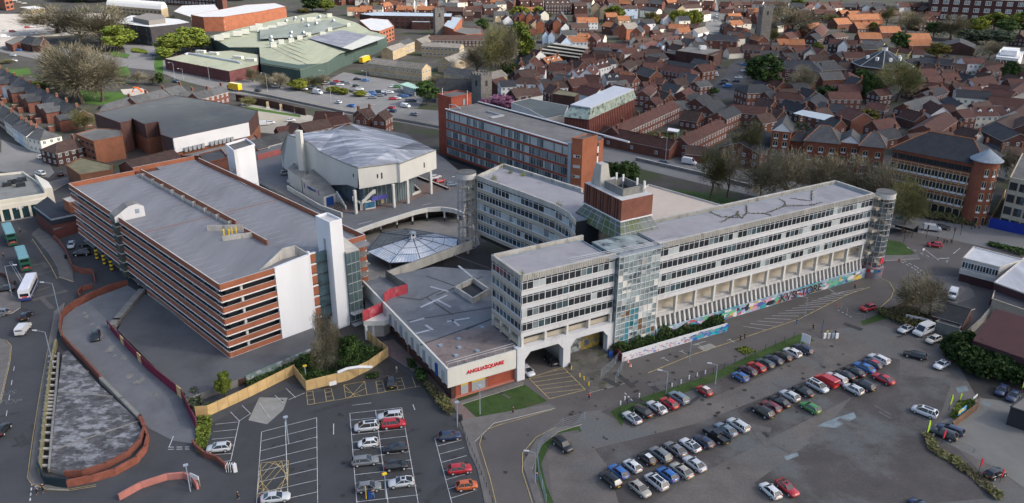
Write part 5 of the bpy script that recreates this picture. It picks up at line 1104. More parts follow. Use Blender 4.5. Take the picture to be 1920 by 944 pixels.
def area(ox,oy,phrase,group,lst,sc=5.9):
    """ridge rows: (x1,y1,x2,y2,ridge z,width,eaves z,wall,roof[,options]); gable fronts: ('G',x,y,depth,ridge z,width,eaves z,wall,roof[,options]) in enlarged pixels"""
    items=[]
    for e in lst:
        opt=e[-1] if isinstance(e[-1],dict) else {}; e=[x for x in e if not isinstance(x,dict)]
        if e[0]=='G':
            _,x,y,D,zr,W,ze,wl_,rf_=e; A=P(ox+x/sc,oy+y/sc,zr); v=Vector((A.x,A.y,0)).normalized(); v=rotz(R(opt.get('turn',0)))@v; B=A+v*D
        else:
            x,y,x2,y2,zr,W,ze,wl_,rf_=e; A=P(ox+x/sc,oy+y/sc,zr); B=P(ox+x2/sc,oy+y2/sc,zr)
        items.append((min(A.x,B.x)/A.y,A,B,W,ze,wl_,rf_,{k:v for k,v in opt.items() if k!='turn'}))
    items.sort(key=lambda i:i[0]); cnt={}
    for it in [i for i in items if math.sqrt(((i[1]-i[2]).length+i[3])*i[3])/((i[1]+i[2])/2).length>=FAR_MIN]: k=(it[5],it[6]); cnt[k]=cnt.get(k,0)+1
    for x,A,B,W,ze,wl_,rf_,opt in items:
        if small(A,B,W) and 'label' not in opt: far_house(A,B,W,ze,wl_,rf_,**opt); continue
        k=(wl_,rf_); kk=(phrase,)+k; HSEEN[kk]=HSEEN.get(kk,0)+1
        nm=f"{WALL[wl_][0]} house with {ROOF[rf_][0]} roof"; i=HSEEN[kk]
        if cnt[k]>1 or i>1: nm=f"{ORD[i-1] if i<=20 else ORD[19]+' plus'} {nm} from the left"
        house(A,B,W,ze,wl_,rf_,'house',opt.pop('label',f"{nm} {phrase}"),group,**opt)
N0=dict(chim=0,win=False)
# --- upper middle town, houses behind the big timber sheds
area(960,0,'around the long grey sheds','houses of the middle town',[
 (325,5,600,0,12,11,8.5,'d','n',dict(dorm=5,chim=2)),(640,18,780,14,11,10,8,'d','n'),
 ('G',85,140,14,11,6.2,8,'o','s',dict(chim=0)),('G',165,146,14,11,6.2,8,'o','s',dict(chim=0)),('G',240,150,14,10.5,7,7.5,'b','d',dict(chim=0)),
 ('G',278,218,14,10,6.5,7,'o','s',dict(chim=0)),('G',465,210,16,10.5,6.5,7.5,'o','s',dict(chim=1)),('G',508,140,18,12,10,6.5,'b','s',dict(chim=0)),
 ('G',340,350,12,8.5,4.5,6,'l','r',dict(chim=1)),('G',405,352,12,8.5,4.5,6,'l','r',dict(chim=0)),(510,330,680,325,8.5,8,5.5,'c','s'),
 (590,395,805,395,9,8,5.8,'w','o',dict(chim=1)),('G',578,402,14,9.5,9,5,'l','r',dict(chim=0,turn=15)),('G',850,385,14,10,7.5,6.5,'b','r',dict(turn=-12)),
 (685,185,910,182,9,9,5.5,'w','o'),(615,252,805,247,8.5,9,5,'d','n'),(1000,228,1100,238,8.5,9,5.5,'b','o'),(690,365,830,362,8.5,8,5.5,'c','o'),(910,370,1000,375,8,7,5.5,'c','r',N0),
 ('G',890,28,14,13,8,9.5,'y','r',dict(chim=0)),('G',988,48,14,12,8,9,'y','n',dict(chim=0)),(1180,48,1350,45,11,8,8.6,'l','n',dict(chim=2)),(1060,15,1140,10,10,9,7,'c','n'),
 ('G',1342,292,16,12,8.5,8.5,'o','d',dict(chim=0,turn=-8)),(1195,245,1330,232,12,9,8.5,'o','g',N0),
 (925,455,1240,472,7.5,10,4.5,'d','r',N0),(880,545,1190,568,7.5,9,5,'d','n',N0),(760,585,1060,610,8,9,5,'d','r',dict(chim=1)),
 ('G',288,560,16,9.5,8,6.2,'w','r',dict(turn=35)),(180,690,270,660,8.5,8,5.5,'w','r',N0),(230,745,345,748,8.5,8,5.5,'w','r',dict(chim=1)),(390,695,640,705,9,9,5.5,'d','r',dict(chim=2)),
 (310,640,480,605,8.5,8,5.5,'b','o',dict(dorm=3)),
 (650,762,790,728,9,7.5,6,'w','r',dict(dorm=3,chim=0)),(800,760,860,705,9.5,8,6.2,'w','r',dict(dorm=1)),(865,680,1010,640,9.5,8,6.2,'w','r',dict(dorm=3)),(1010,640,1075,630,9.5,8,6.8,'w','d'),
 (780,815,950,822,8.5,9,5.2,'d','r'),(1000,805,1160,798,8.5,9,5.5,'w','d',dict(dorm=2)),(1185,812,1350,832,8,9,5,'b','r'),(1282,475,1416,445,8,8,5,'w','n'),(1285,590,1416,545,8.5,8,5.5,'b','r'),(1320,655,1416,640,8,9,5.2,'b','n'),
 (460,815,640,832,8,9,5.2,'c','s'),(60,860,230,862,8.5,9,6,'w','n',dict(hip=(3,3),chim=1)),(300,905,560,885,8,9,5.2,'w','n'),(265,880,390,870,7,8,4.5,'b','d',N0),(820,905,970,915,7,8,4.5,'b','r',N0),
 (1090,745,1190,735,8,8,5,'b','r'),(1190,690,1290,640,9,8,6,'d','n'),(1200,770,1300,790,7.5,8,5,'b','o',N0)])
# --- upper far row
area(720,0,'beyond the flint church tower','houses of the northern rows',[
 (-80,60,20,40,8,9,5,'b','o'),(30,10,160,40,8,9,5,'b','o'),(105,85,280,85,7.5,9,4.5,'b','o',N0),(330,82,520,82,7.5,9,4.5,'b','o',N0),(530,85,850,90,7.5,9,4.5,'d','n',N0),(215,5,300,5,9,8,6,'c','g'),(325,-5,430,-5,11,8,8,'w','g'),(470,15,560,15,8.5,8,6,'b','n'),
 (690,20,770,10,8,8,5.5,'w','g'),(780,5,870,0,8,8,5.5,'c','r'),(940,30,1040,25,9,8,6,'b','s'),(1050,55,1190,48,9,9,6,'d','s',dict(chim=2)),(935,95,1045,95,8.5,8,5.5,'d','n'),(1200,15,1300,10,9,8,6,'c','s'),('G',1345,10,12,9,8,6,'d','s'),(1180,130,1340,125,8.5,9,5.5,'y','s',N0),('G',1245,85,10,8,6,5.5,'c','r',dict(chim=0)),
 (740,185,810,175,7,7,4.5,'b','s',N0),(270,225,480,225,6,8,4.5,'d','s',N0)])
area(720,0,'in the tan courtyard scheme','tan brick courtyard flats',[
 (0,545,150,490,8,8,6,'y','g',N0),(130,480,245,440,8.5,8,6.5,'y','s',dict(chim=0)),(330,455,470,400,7,9,4.5,'y','g',N0),(480,405,1060,395,7.5,9,4.5,'d','n',dict(chim=0)),(410,480,830,495,8.5,9,6.5,'y','g',dict(chim=0,winw=1.6)),
 (640,655,880,565,8.5,9,6,'y','g',dict(chim=0)),(-150,660,130,690,9.5,9,7,'y','g',dict(chim=0)),(130,690,440,720,9.5,9,7,'y','g',dict(chim=0)),(690,750,980,795,8,8,5.5,'y','s',dict(chim=0)),(950,820,1120,810,8,8,5.5,'y','g',dict(chim=0)),(1110,820,1270,775,8,8,5.5,'y','g',N0),(1170,890,1290,855,7,7,4.5,'b','r',N0),(1250,900,1416,890,7.5,8,5,'w','d',dict(chim=0))])
# --- houses right of centre
area(1200,0,'near the square church tower','houses near the square church tower',[
 (0,55,180,70,9,9,6,'c','s'),(285,20,430,40,10,10,7,'y','n'),(440,30,620,20,10,10,7,'c','n'),('G',640,95,12,9,7,6,'c','n',dict(turn=-30)),(160,140,230,130,7.5,7,5,'b','n'),(300,240,500,250,8.5,9,5.5,'o','o',dict(chim=2)),(510,240,610,245,8,8,5.5,'d','n'),(560,300,680,270,7.5,8,4.5,'w','g',N0),(150,260,290,245,7.5,8,5,'c','n'),(95,310,180,305,7,7,4.8,'b','n'),(180,345,320,335,8,8,5.5,'y','n'),
 ('G',250,395,10,9.5,4.4,6.5,'w','r',dict(chim=0,turn=-28)),('G',312,385,10,9.5,4.4,6.5,'w','r',dict(chim=0,turn=-28)),('G',188,440,10,9,4.4,6.5,'l','d',dict(chim=0,turn=-28)),(325,355,440,360,9.5,8,7,'w','d'),(445,400,580,412,9.5,9,6.5,'b','d'),('G',615,385,10,9,7,6.5,'w','d',dict(turn=-20)),('G',690,370,12,9.5,6,6.5,'w','n',dict(chim=0)),
 (720,352,1055,365,12.5,11,9.5,'b','d',dict(chim=0,gap=5)),(900,60,1000,35,8.5,8,6,'d','n'),(1010,75,1110,75,8,8,6,'b','n'),(925,150,1150,155,8.5,9,5.8,'w','n',dict(dorm=2,chim=2)),(910,215,960,240,8,8,5.5,'d','n'),(1040,265,1150,280,7.5,8,5,'b','o',N0),(1160,55,1330,60,10,10,7,'d','o',N0),('G',950,40,14,9,7,6,'c','r',dict(turn=-15)),(1340,80,1416,100,9,9,6.5,'b','n'),(1120,455,1330,470,8.5,9,5.8,'b','n',dict(chim=1)),(1335,455,1416,460,8.5,9,5.8,'b','r'),(940,320,1200,330,7,8,4.5,'f','s',N0),
 (0,470,130,430,8,8,5.5,'w','r',dict(chim=1)),(0,530,200,520,8,8,5.5,'b','n'),(20,590,230,560,8.5,9,5.5,'b','d',dict(chim=2)),(0,680,260,670,8.5,9,5.8,'b','r',dict(chim=2)),(250,690,540,735,8.5,9,5.8,'b','r',dict(hip=(0,3),chim=0)),(260,640,600,690,7,8,4.8,'b','d',N0),(140,840,250,850,7,8,4.8,'b','r',N0),(580,880,720,860,7,8,4.8,'b','s',dict(chim=0)),(0,890,130,880,7.5,8,5,'b','r')])
# --- almshouse court and its neighbours
area(1200,150,'at the almshouse court','almshouse court rows',[
 (-420,500,380,645,7,9,4.2,'b','r',dict(chim=(.2,.52,.78,.98),side=(1,0),gap=9)),(-330,505,340,205,8.2,7.5,5.4,'b','r',dict(chim=(.15,.4,.6,.85))),(430,605,860,400,8.2,7.5,5.6,'b','r',dict(chim=(.1,.4,.75,.98))),(470,305,660,330,7.5,9,4,'b','n',dict(chim=0)),
 (590,175,710,120,9,9,6,'b','d',dict(chim=0)),(705,255,850,190,9,9,6,'b','d',dict(chim=0)),(835,330,1010,255,8.5,9,6,'b','d',dict(chim=0)),(480,160,600,110,8,8,5.5,'b','d',dict(chim=0)),(500,700,720,715,5.5,8,3.2,'b','n',N0),(90,190,180,160,8,7,5.5,'b','r'),(0,100,80,30,8,8,5.5,'b','r'),(430,100,520,60,7,7,5,'b','r',N0),
 (1180,20,1340,10,10,12,7,'b','d',dict(hip=(4,4),chim=0)),(1000,235,1380,265,8.5,11,6,'b','r',dict(chim=0,hip=(3,0)))])
area(1440,150,'behind the arched brick offices','houses behind the arched offices',[
 (90,95,330,110,8,9,5.5,'b','r',dict(chim=2,hip=(2.5,2.5))),(-60,90,40,75,8,8,5.5,'b','d'),(440,180,540,100,8,10,5,'d','d',N0),(560,200,840,235,7,10,4.5,'d','d',N0),(640,85,990,85,8,9,5.2,'b','r',dict(chim=0)),(760,0,990,10,8,9,5.2,'b','r'),(850,250,1040,315,9,11,6,'b','r',N0),(1090,190,1300,215,7,8,4.5,'b','r',dict(chim=1)),('G',1480,200,28,9,8.5,6,'b','s',dict(turn=-25,chim=1)),(1150,60,1290,40,7.5,8,5,'d','r')])
area(1680,150,'in the right hand lanes','houses in the right hand lanes',[
 ('G',95,190,26,9,8,6.2,'b','d',dict(turn=-22,chim=1)),('G',270,80,22,8.5,8,6,'b','d',dict(turn=-20)),(650,40,1030,65,9.5,10,6.5,'c','d',dict(chim=0)),(1010,110,1400,140,8.5,10,5.5,'c','r',dict(chim=0,win=False)),(810,235,1060,230,8.5,10,5.5,'c','r',dict(dorm=2,chim=0)),(1060,230,1290,215,8.5,10,5.5,'c','r',dict(dorm=1,chim=0)),(655,270,790,255,8,9,5.3,'b','r',dict(chim=0)),('G',500,240,14,9,9,5.5,'w','r',dict(turn=25,chim=0)),(420,215,620,215,8,9,5.2,'b','r',N0),(290,440,530,290,8.5,11,5.5,'b','r',N0),(560,120,720,200,7.5,8,5,'c','d',N0),(690,10,900,5,9,10,6,'w','r',N0),(960,10,1300,60,8.5,10,5.5,'d','r',N0),(1220,150,1416,60,7,9,5,'w','g',N0),(1300,270,1416,190,8.5,9,5.5,'c','r',N0),(1100,400,1330,290,8.5,11,5.5,'b','n',N0),(1090,400,1360,520,11,12,8,'d','d',dict(chim=0,gap=3.5)),(1380,330,1450,400,9,10,6,'d','n',N0),(150,-20,320,-60,8,9,5.5,'b','r'),(330,20,480,-10,8,9,5.5,'b','r')])
# --- right top
area(1440,0,'in the orange roofed quarter','houses of the orange roofed quarter',[
 (845,112,1210,100,8,11,4.2,'o','o',dict(chim=2,win=False)),(690,160,845,150,8,12,4,'b','o',dict(chim=1,win=False)),(920,200,1190,190,8,12,4,'b','o',dict(chim=(.3,.6))),(1195,240,1416,235,8,11,4,'b','o',dict(chim=2,win=False)),(965,310,1210,308,8,10,4.2,'b','o',dict(chim=1)),('G',575,10,16,10,10,5.5,'o','n',dict(turn=-10,chim=0)),(385,230,520,205,9,10,5.5,'o','o',N0),(480,285,560,210,10,11,5.5,'d','r',N0),('G',150,330,12,9,9,5.5,'o','r',dict(turn=-25,chim=0)),(170,395,370,395,8,8,5,'o','o',N0),('G',435,340,12,9,11,5.5,'d','d',dict(turn=-20,chim=0)),(650,385,960,400,8.5,9,5.8,'d','r',dict(dorm=1,chim=0)),('G',805,410,14,9.5,6,6.2,'w','d',dict(chim=0)),(665,330,800,310,7.5,9,4.8,'d','n'),
 (0,470,150,465,8,8,5.5,'b','n'),('G',195,490,12,8.5,8,5.8,'b','n',dict(chim=0)),(250,485,420,480,8,8,5.5,'b','r',dict(chim=1)),('G',442,505,14,9.5,7,6.4,'c','d',dict(chim=0)),(480,480,590,500,9,9,6,'d','r'),(990,450,1150,440,8,8,5.5,'d','d',N0),(1030,395,1260,410,8,9,5,'g','s',N0),(1290,470,1416,480,8.5,9,5.8,'g','n',dict(chim=1)),(510,640,700,620,7,9,4.5,'d','s',N0),(800,530,1030,525,9,9,6,'b','r',dict(chim=1)),(720,540,800,520,9,8,6.3,'b','d',N0),(860,750,870,748,8,10,4.8,'b','r',dict(hip=(5,5),chim=0)),(640,880,1120,880,7,11,4.5,'d','r',N0),
 (680,10,760,5,8,8,5.5,'c','r'),('G',1055,10,10,8,7,5.5,'w','d',dict(chim=0)),(1130,20,1380,5,8,9,5.5,'d','d',N0),(380,40,440,0,8,8,5.5,'c','r'),(610,60,680,40,8,8,5.5,'c','n')])
area(1680,0,'below the river trees','houses of the far right rows',[
 ('G',370,110,24,9,9,5,'b','o',dict(turn=28,chim=0)),('G',300,170,24,8.5,9,5,'d','o',dict(turn=28,chim=0)),(80,315,330,310,8,10,4,'b','o',N0),(90,385,350,380,7,10,3.8,'b','o',N0),(0,475,150,490,8.5,9,6,'g','r',dict(chim=1)),(160,490,280,495,8.5,9,6,'c','r',dict(chim=0)),(250,575,430,585,9.5,9,7,'b','d',dict(chim=1)),(435,590,610,605,9.5,9,7,'b','d',dict(chim=2)),(600,640,760,650,9,9,6.5,'b','n',dict(chim=1)),(700,575,950,575,9.5,10,6.8,'w','r',dict(chim=0)),(90,600,230,580,8,8,5.5,'b','d',N0),('G',790,810,20,9,9,5.5,'w','r',dict(turn=-30,chim=0)),('G',960,670,18,8.5,8,5.5,'b','r',dict(turn=-28)),('G',920,740,12,7,7,5,'b','g',dict(turn=-28,chim=0)),(170,840,560,870,8,10,5,'d','r',dict(chim=(.05,.4))),(950,615,1416,640,8.5,10,5.5,'g','n',N0),(1210,800,1416,800,7.5,10,4.5,'d','r',N0),(1010,860,1240,880,7.5,10,4.5,'d','r',N0),(1250,940,1416,820,8,10,5,'d','r',N0),('G',1340,300,26,9,11,5.5,'d','r',dict(turn=-15,chim=0)),(1330,510,1460,480,7,9,4.5,'c','n',N0),('G',330,20,16,9,9,5.5,'d','n',dict(turn=20,chim=0))])
# --- left terraces
def terrace(A,B,n,W,ze,zr,walls,roofs,phrase,group,rear=0,start=0):
    A=P(*A,zr); B=P(*B,zr); d=(B-A)/n
    for i in range(n):
        a,b=A+d*(i+.01),A+d*(i+.99); wl_=walls[i%len(walls)]; rf_=roofs[i%len(roofs)]
        t=house(a,b,W,ze,wl_,rf_,'terraced_house',f"{ORD[i]} terraced house from the left {phrase}, {WALL[wl_][0]} walls",group,'house',chim=(.5,) if rear else (.97,),ov=.12)
        if rear:
            e=d.normalized(); nn=Vector((-e.y,e.x,0)); nn=nn if nn.y<0 else -nn
            c=(a+b)/2-e*d.length*.18*(1 if i%2 else -1); m=MB(); q0=c+nn*(W/2-.4); q1=q0+nn*rear; ww=d.length*.29; za,zb2=5.0,6.6
            m.prism([q0-e*ww,q0+e*ww,q1+e*ww,q1-e*ww],0,za,0); m.add([(q1-e*ww).xy[:]+(za,),(q1+e*ww).xy[:]+(za,),q1.xy[:]+(zb2,)],[(0,1,2)],0); m.build('rear_wing',[WALL['w' if i in(4,) else wl_][1]],t)
            m=MB()
            for s in (-1,1): m.poly([(*(q0+e*ww*1.1*s-nn*2.4).xy,za-.1),(*(q1+e*ww*1.1*s).xy,za-.1),(*q1.xy,zb2),(*(q0-nn*2.4).xy,zb2)],0)
            m.build('rear_roof',[ROOF[rf_][1]],t)
            m=MB(); q=q1+nn*2.6; m.box((q.x,q.y,0),2.2,2.6,2.3,ang((0,0),e),0,1); m.build('outhouse',[WALL[wl_][1],greytile],t)
terrace((-22,132),(151,217),11,7.2,5.4,8.2,'bbbbb','sssd','in the row beside the park','terraced houses beside the park',6.5)
terrace((-45,180),(38,236),5,7.6,5.4,8.0,'bcb','ss','in the lower left row','terraced houses of the lower row',0)
terrace((38,236),(66,253),3,8.6,5.4,8.0,'wlc','s','in the painted lower row','painted terraced houses',0)
house(P(66,253,8.05),P(80,256,8.05),8.6,5.4,'c','s','end_house','cream rendered corner house with hipped slate roof at the terrace end','painted terraced houses',hip=(0,3.5),chim=0)
area(0,150,'by the brown sports hall','corner houses by the sports hall',[(612,762,800,716,7.5,10,5,'d','n',dict(hip=(4,0),chim=1)),(1140,330,1416,245,7.5,7,4.8,'c','s',dict(chim=1))])
area(240,150,'behind the black roofed hall','row behind the black roofed hall',[(0,255,180,200,8,8,5,'b','s',dict(chim=1)),(180,200,370,155,8,8,5,'b','s'),(380,150,555,105,8.2,8,5,'b','s'),(560,190,690,165,8,8,5,'c','s'),(690,195,860,150,8,8,5.4,'b','s',dict(chim=1)),(860,150,1010,108,8,8,5.4,'b','s',dict(chim=1))])
area(480,150,'behind the white cinema roof','houses behind the cinema',[(30,680,190,640,7.5,8,5,'c','s',dict(chim=0)),(190,640,320,600,7.5,8,5,'b','s',dict(chim=0)),(-80,720,30,690,7.5,8,5,'b','s',N0),(470,515,760,455,8.5,8,5.5,'b','n',dict(chim=1)),(770,450,970,410,8,8,5.5,'b','r',N0),(640,380,940,385,8,9,5,'w','r',N0),(350,500,470,520,8,9,5,'b','n',N0),(210,560,350,540,7,8,4.5,'b','r',N0)])
house(P(668,210,9.5),P(690,206,9.5),9,6.5,'b','n','mock_tudor_pub','brick pub with brown roof and white timbered gables beside the flyover','houses behind the cinema','pub',chim=2)
for i,(x,y) in enumerate(((673,214),(706,216))):
    A=P(x,y,9.2); v=rotz(R(-25))@Vector((A.x,A.y,0)).normalized(); house(A,A+v*8,6,6.3,'w' if 0 else 'b','n','pub_gable_wing',('left' if i==0 else 'right')+' gabled brick wing of the pub by the flyover','houses behind the cinema','pub wing',chim=0)
area(0,310,'at the brown yard behind the car park','buildings behind the car park',[(690,5,950,-60,8,11,5.5,'b','n',dict(chim=0,win=False))],2.95)
# rows at the top edge
rr=random.Random(21)
def toprow(x0,x1,y,step,phrase,walls,roofs):
    x=x0; i=0; it=[]
    while x<x1:
        w_=step*(.7+.5*rr.random()); yy=y+rr.uniform(-2,2); it.append((x*5.9,yy*5.9,(x+w_)*5.9,(yy+rr.uniform(-1.5,1.5))*5.9,8+rr.random()*1.5,9,5.5,rr.choice(walls),rr.choice(roofs),dict(chim=rr.choice((0,1,1,2)),win=rr.random()<.6))); x+=w_+rr.uniform(0,6)
    area(0,0,phrase,'houses along the top edge',it)
toprow(620,1330,-4,22,'along the top edge','bbdwcb','nrosr')
toprow(700,1320,-16,24,'past the top edge','bbdwc','nrosr')
toprow(1345,1740,-3,22,'beyond the straight street','bbdwc','nrssr')
toprow(1345,1740,12,24,'by the straight street','bbdc','nrsro')
# ================================================================ other large buildings
def block(name,label,cat,px,z,wallm,roofm,z0=0,group=None,par=.4,parts=None,pm=None):
    "flat roofed block from the pixels of its roof corners at height z"
    q=PP(px,z); c=sum(q,V(0,0,0))/len(q); t=thing(name,label,cat,(c.x,c.y,0),group)
    m=MB(); m.prism(q,z0,z-par,0,0); m.build('wall',[wallm],t)
    m=MB(); m.prism(q,z-par,z-par+.02,0); m.walls(q,.3,z-par-.01,z,1,1,True); m.build('roof',[roofm,pm or wallm],t)
    return t,q
def strip_windows(t,a,b,z0,h,n,kinds=(0,0,1),nm=2,fw=.1,fm=None,gap=.25,trans=0):
    a=Vector((a[0],a[1],0)); b=Vector((b[0],b[1],0)); d=(b-a)/n; an=ang(a,b); nn=V(math.sin(an),-math.cos(an),0)
    if nn.dot(a)>0: nn=-nn; a,b=b,a; d=-d; an+=math.pi
    for i in range(n):
        p=a+d*(i+gap/2)+nn*.03; me=win_mesh(d.length*(1-gap),h,nm,trans,kinds,fw,i%4,fm,.06); inst('window',me,t,(p.x,p.y,z0),an)
# brown sports hall
bm=mat('brown_metal_cladding',(.085,.045,.04),var=.3,sc=1.2,stretch=(1,1,.1)); hallroof=mat('dark_green_felt',(.115,.125,.118),rough=.95,var=.22,sc=.06,col2=(.08,.088,.094),thr=.52,sc2=.02)
t,q=block('sports_hall','big brown brick and metal sports hall with a flat dark roof','hall',[(173,223),(222,240),(240,236),(244,231),(262,240),(268,242),(294,237),(299,261),(321,268),(462,236),(467,232),(480,214),(426,202),(325,187)],12,bm,hallroof,par=.2)
m=MB(); k=sum(q,V(0,0,0))/len(q); m.prism([k+(p-k)*1.004 for p in q],0,6.3,0,0); m.build('brick_base',[mat('hall_brick',(.24,.10,.06),var=.15,sc=.3,fine=.08)],t)
m=MB(); m.wall(q[8],q[9],.5,6.6,11.9,0,off=-.05 if (q[9]-q[8]).x>0 else .05); m.build('white_side_wall',[white],t)
for i in range(11):
    p=q[8].lerp(q[9],.13+i*.055+(.06 if i>4 else 0)); m=MB(); m.box((p.x+.6,p.y-.9,6.4),1.1,.6,1.6,ang(q[8],q[9])); m.build('air_conditioner',[alu],t)
t,q=block('brick_annex','lower orange brick block with small dark windows in front of the sports hall','building',[(139,262),(172,275),(227,264),(222,252),(178,251)],9,MATS['hall_brick'],felt,par=.25)
for j in range(3): strip_windows(t,q[0],q[1],1.6+j*2.5,.9,4,(0,),1,.06,dark,.5)
# low brown and pitched buildings around the car park rear
t,q=block('brown_brick_block','small brown brick block with narrow white windows behind the car park','building',[(121,320),(148,338),(206,328),(208,318),(150,305)],7,mat('brown_brick',(.16,.075,.045),var=.2,sc=.3,fine=.08),mat('mossy_felt',(.16,.15,.09),var=.3,sc=.3))
for a,b in (((160,337),(176,334)),((186,332),(202,329))): strip_windows(t,P(*a,7),P(*b,7),3.2,1.5,4,(0,),1,.18,frame,.35)
t,q=block('switch_room','red brick building with dark slatted openings beside the lift tower','building',[(372,297),(384,312),(425,302),(412,287)],8.5,brick,feltd)
t,q=block('service_block','grey flat roofed service block below the white hall wall','building',[(325,292),(408,280),(470,258),(478,262),(484,280),(470,290),(400,300),(340,300)],5.5,brick,mat('grey_slab_roof',(.19,.19,.19),var=.25,sc=.3))
m=MB(); m.walls(PP([(480,300),(524,288)],5.8),.4,3.5,6.4); tag(m.build('deck_wall',[mat('pink_wall',(.34,.11,.10),var=.15)]),'long low pink brick wall at the rear of the upper deck','wall')
# left shop block and corner shop
t,q=block('shop_block','flat roofed cream shop block with dark shopfronts at the left edge','shops',[(-60,400),(0,388),(84,374),(83,362),(40,334),(-60,345)],6.5,cream,mat('speckled_felt',(.21,.215,.20),var=.25,sc=.2),par=.7)
a,b=q[0],q[2]; d=(b-a).normalized(); n=V(d.y,-d.x,0)
m=MB(); m.wall(a+n*.3,b+n*.3,.25,.2,3.6,0); m.build('shopfront_glass',[mat('shop_glass',(.02,.05,.055),rough=.1,var=.4,sc=.4,spec=.6)],t)
m=MB()
for i in range(9): p=a.lerp(b,i/8); m.box((p.x+n.x*.4,p.y+n.y*.4,0),.7,.7,4.2,ang(a,b))
m.wall(a+n*.4,b+n*.4,.6,3.7,5.0,0); m.build('pilasters',[cream],t)
p=a.lerp(b,.62)+n*.8; put_text('DELI+',.8,V(p.x,p.y,3.4),ang(a,b),white,t,.03,.02,'shop_sign')
for x,y in ((32,356),(38,362),(22,357),(40,352),(12,362)): p=P(x,y,5.8); m=MB(); m.box(p,2.6,1.6,1.2,.6); m.build('roof_plant',[dark],t)
m=MB(); A,B=P(82,372,6.5),P(98,370,6.5); e=P(64,344,6.5); m.prism([A,B,B+(e-A)*.4,A+(e-A)],0,7.6); m.build('corner_bay',[cream],t)
t,q=block('corner_shop','dark roofed brick corner building with black parapet beside the bus queue','building',[(63,399),(95,422),(140,412),(136,384),(103,393),(88,381)],6.0,mat('maroon_brick',(.14,.05,.045),var=.15,sc=.4,fine=.06),feltd,par=.5,pm=steelb)
m=MB(); k=sum(q,V(0,0,0))/len(q); m.prism([k+(p-k)*1.01 for p in q],4.0,6.05); m.build('black_fascia',[mat('navy_fascia',(.025,.03,.04),var=.1)],t)
m=MB(); a=PP([(116,384),(128,391),(140,388),(133,379)],9.5); m.prism(a,0,9.5,0,1); tag(m.build('brick_tower_stub',[brick_org,conc]),'small square brick stair head beside the car park corner','stair head')
m=MB(); m.prism(PP([(102,440),(146,430),(150,445),(104,462)],0),0,3.0,0,1); tag(m.build('yard_building',[MATS['maroon_brick'],felt]),'low maroon brick wall block closing the small service yard','building')
for i,(x,y) in enumerate(((183,497),(197,507),(211,518))):
    q=P(x,y,0); t=thing('striped_column',f"{ORD[i]} yellow and black banded column from the left under the car park",'column',q,'striped columns'); 
    m=MB(); m.cyl((q.x,q.y,0),.4,3.6,10,0)
    for k in range(3): m.cyl((q.x,q.y,.35+k*1.05),.42,.55,10,1)
    m.build('shaft',[dark,yelp],t)
# factory with green roofs
gr_=mat('green_roof_sheet',(.29,.31,.225),rough=.8,var=.14,sc=.12,stretch=(1,.3,1),rot=20,col2=(.20,.23,.19),thr=.6,sc2=.06); grd=mat('green_cladding',(.055,.085,.075),var=.2,sc=1.2,stretch=(1,1,.1))
f_=thing('factory','long green roofed factory with dark green sheet walls and rows of roof vents','factory',P(560,120,0))
out=[(389,76),(425,96),(482,97),(484,124),(558,135),(609,121),(632,108),(668,96),(720,73),(690,66),(660,50),(619,37),(585,30),(524,41),(440,62)]; q=PP(out,7.6)
m=MB(); m.prism(q,0,7.5,0); m.build('wall',[grd],f_)
m=MB(); k=sum(q,V(0,0,0))/len(q); zz=[7.6,7.6,8.2,7.0,7.0,7.6,8.4,8.4,8.4,9.2,9.2,8.4,7.8,7.8,7.8]; top=[V(p.x,p.y,z) for p,z in zip([k+(p-k)*1.006 for p in q],zz)]
c1=P(540,90,9.5); c2=P(640,62,10.0); 
for i in range(len(top)):
    a,b=top[i],top[(i+1)%len(top)]; cc=c2 if 6<=i<=11 else c1; m.add([a,b,cc],[(0,1,2)],0)
m.add([top[6],c1,c2],[(0,1,2)],0); m.add([top[12],c2,c1],[(0,1,2)],0); m.build('green_roof',[gr_],f_)
m=MB(); m.poly(PP([(572,77),(634,61),(684,70),(636,94)],10.3)); m.build('slate_blue_roof',[mat('blue_grey_sheet',(.19,.20,.235),var=.3,sc=.15)],f_)
m=MB(); m.poly(PP([(636,94),(684,70),(718,74),(655,98)],10.2)); m.build('pale_roof',[mat('pale_sheet',(.43,.44,.41),var=.1,sc=.2)],f_)
m=MB(); m.poly(PP([(482,80),(560,75),(645,52),(612,42),(545,50),(482,62)],10.4)); m.build('grey_roof',[mat('grey_green_sheet',(.20,.225,.20),var=.25,sc=.08,stretch=(1,.3,1),rot=20)],f_)
m=MB()
for i in range(9): a,b=P(505+i*9.5,97-i*3,9.9),P(575+i*10,128-i*4.5,7.4); m.tube([a,b],.15,4)
m.build('roof_ribs',[mat('rust_rib',(.20,.17,.12),var=.2)],f_)
a,b=q[0],q[4]
rr=random.Random(4); big=[(487,62,8),(505,58,6),(523,52,7),(578,42,7),(508,90,3.5),(522,85,3.5),(541,82,3.5),(557,77,3.5),(573,71,3.5),(600,69,4),(440,70,6),(455,66,5),(470,60,5),(480,55,5),(590,45,4),(612,34,4),(613,61,3),(405,78,6),(418,74,5),(648,52,3)]
for i,(x,y,l) in enumerate(big):
    p=P(x,y,10.3); m=MB(); m.box(p-V(0,0,1.5),l,2.6,3.0,.35); m.build('roof_vent_box',[mat('pale_vent',(.50,.51,.46),var=.12)],f_)
for i,(x,y) in enumerate(((501,79),(503,86),(539,70),(538,78),(570,56),(586,52),(618,46),(562,70),(530,48),(546,42),(592,39),(560,45))):
    p=P(x,y,10.4); m=MB(); m.cyl(p-V(0,0,1),1.0,2.0,8); m.tube([p+V(0,0,1),p+V(1.5,-1,1.6)],.9,8); m.build('roof_cowl',[alu],f_)
m=MB()
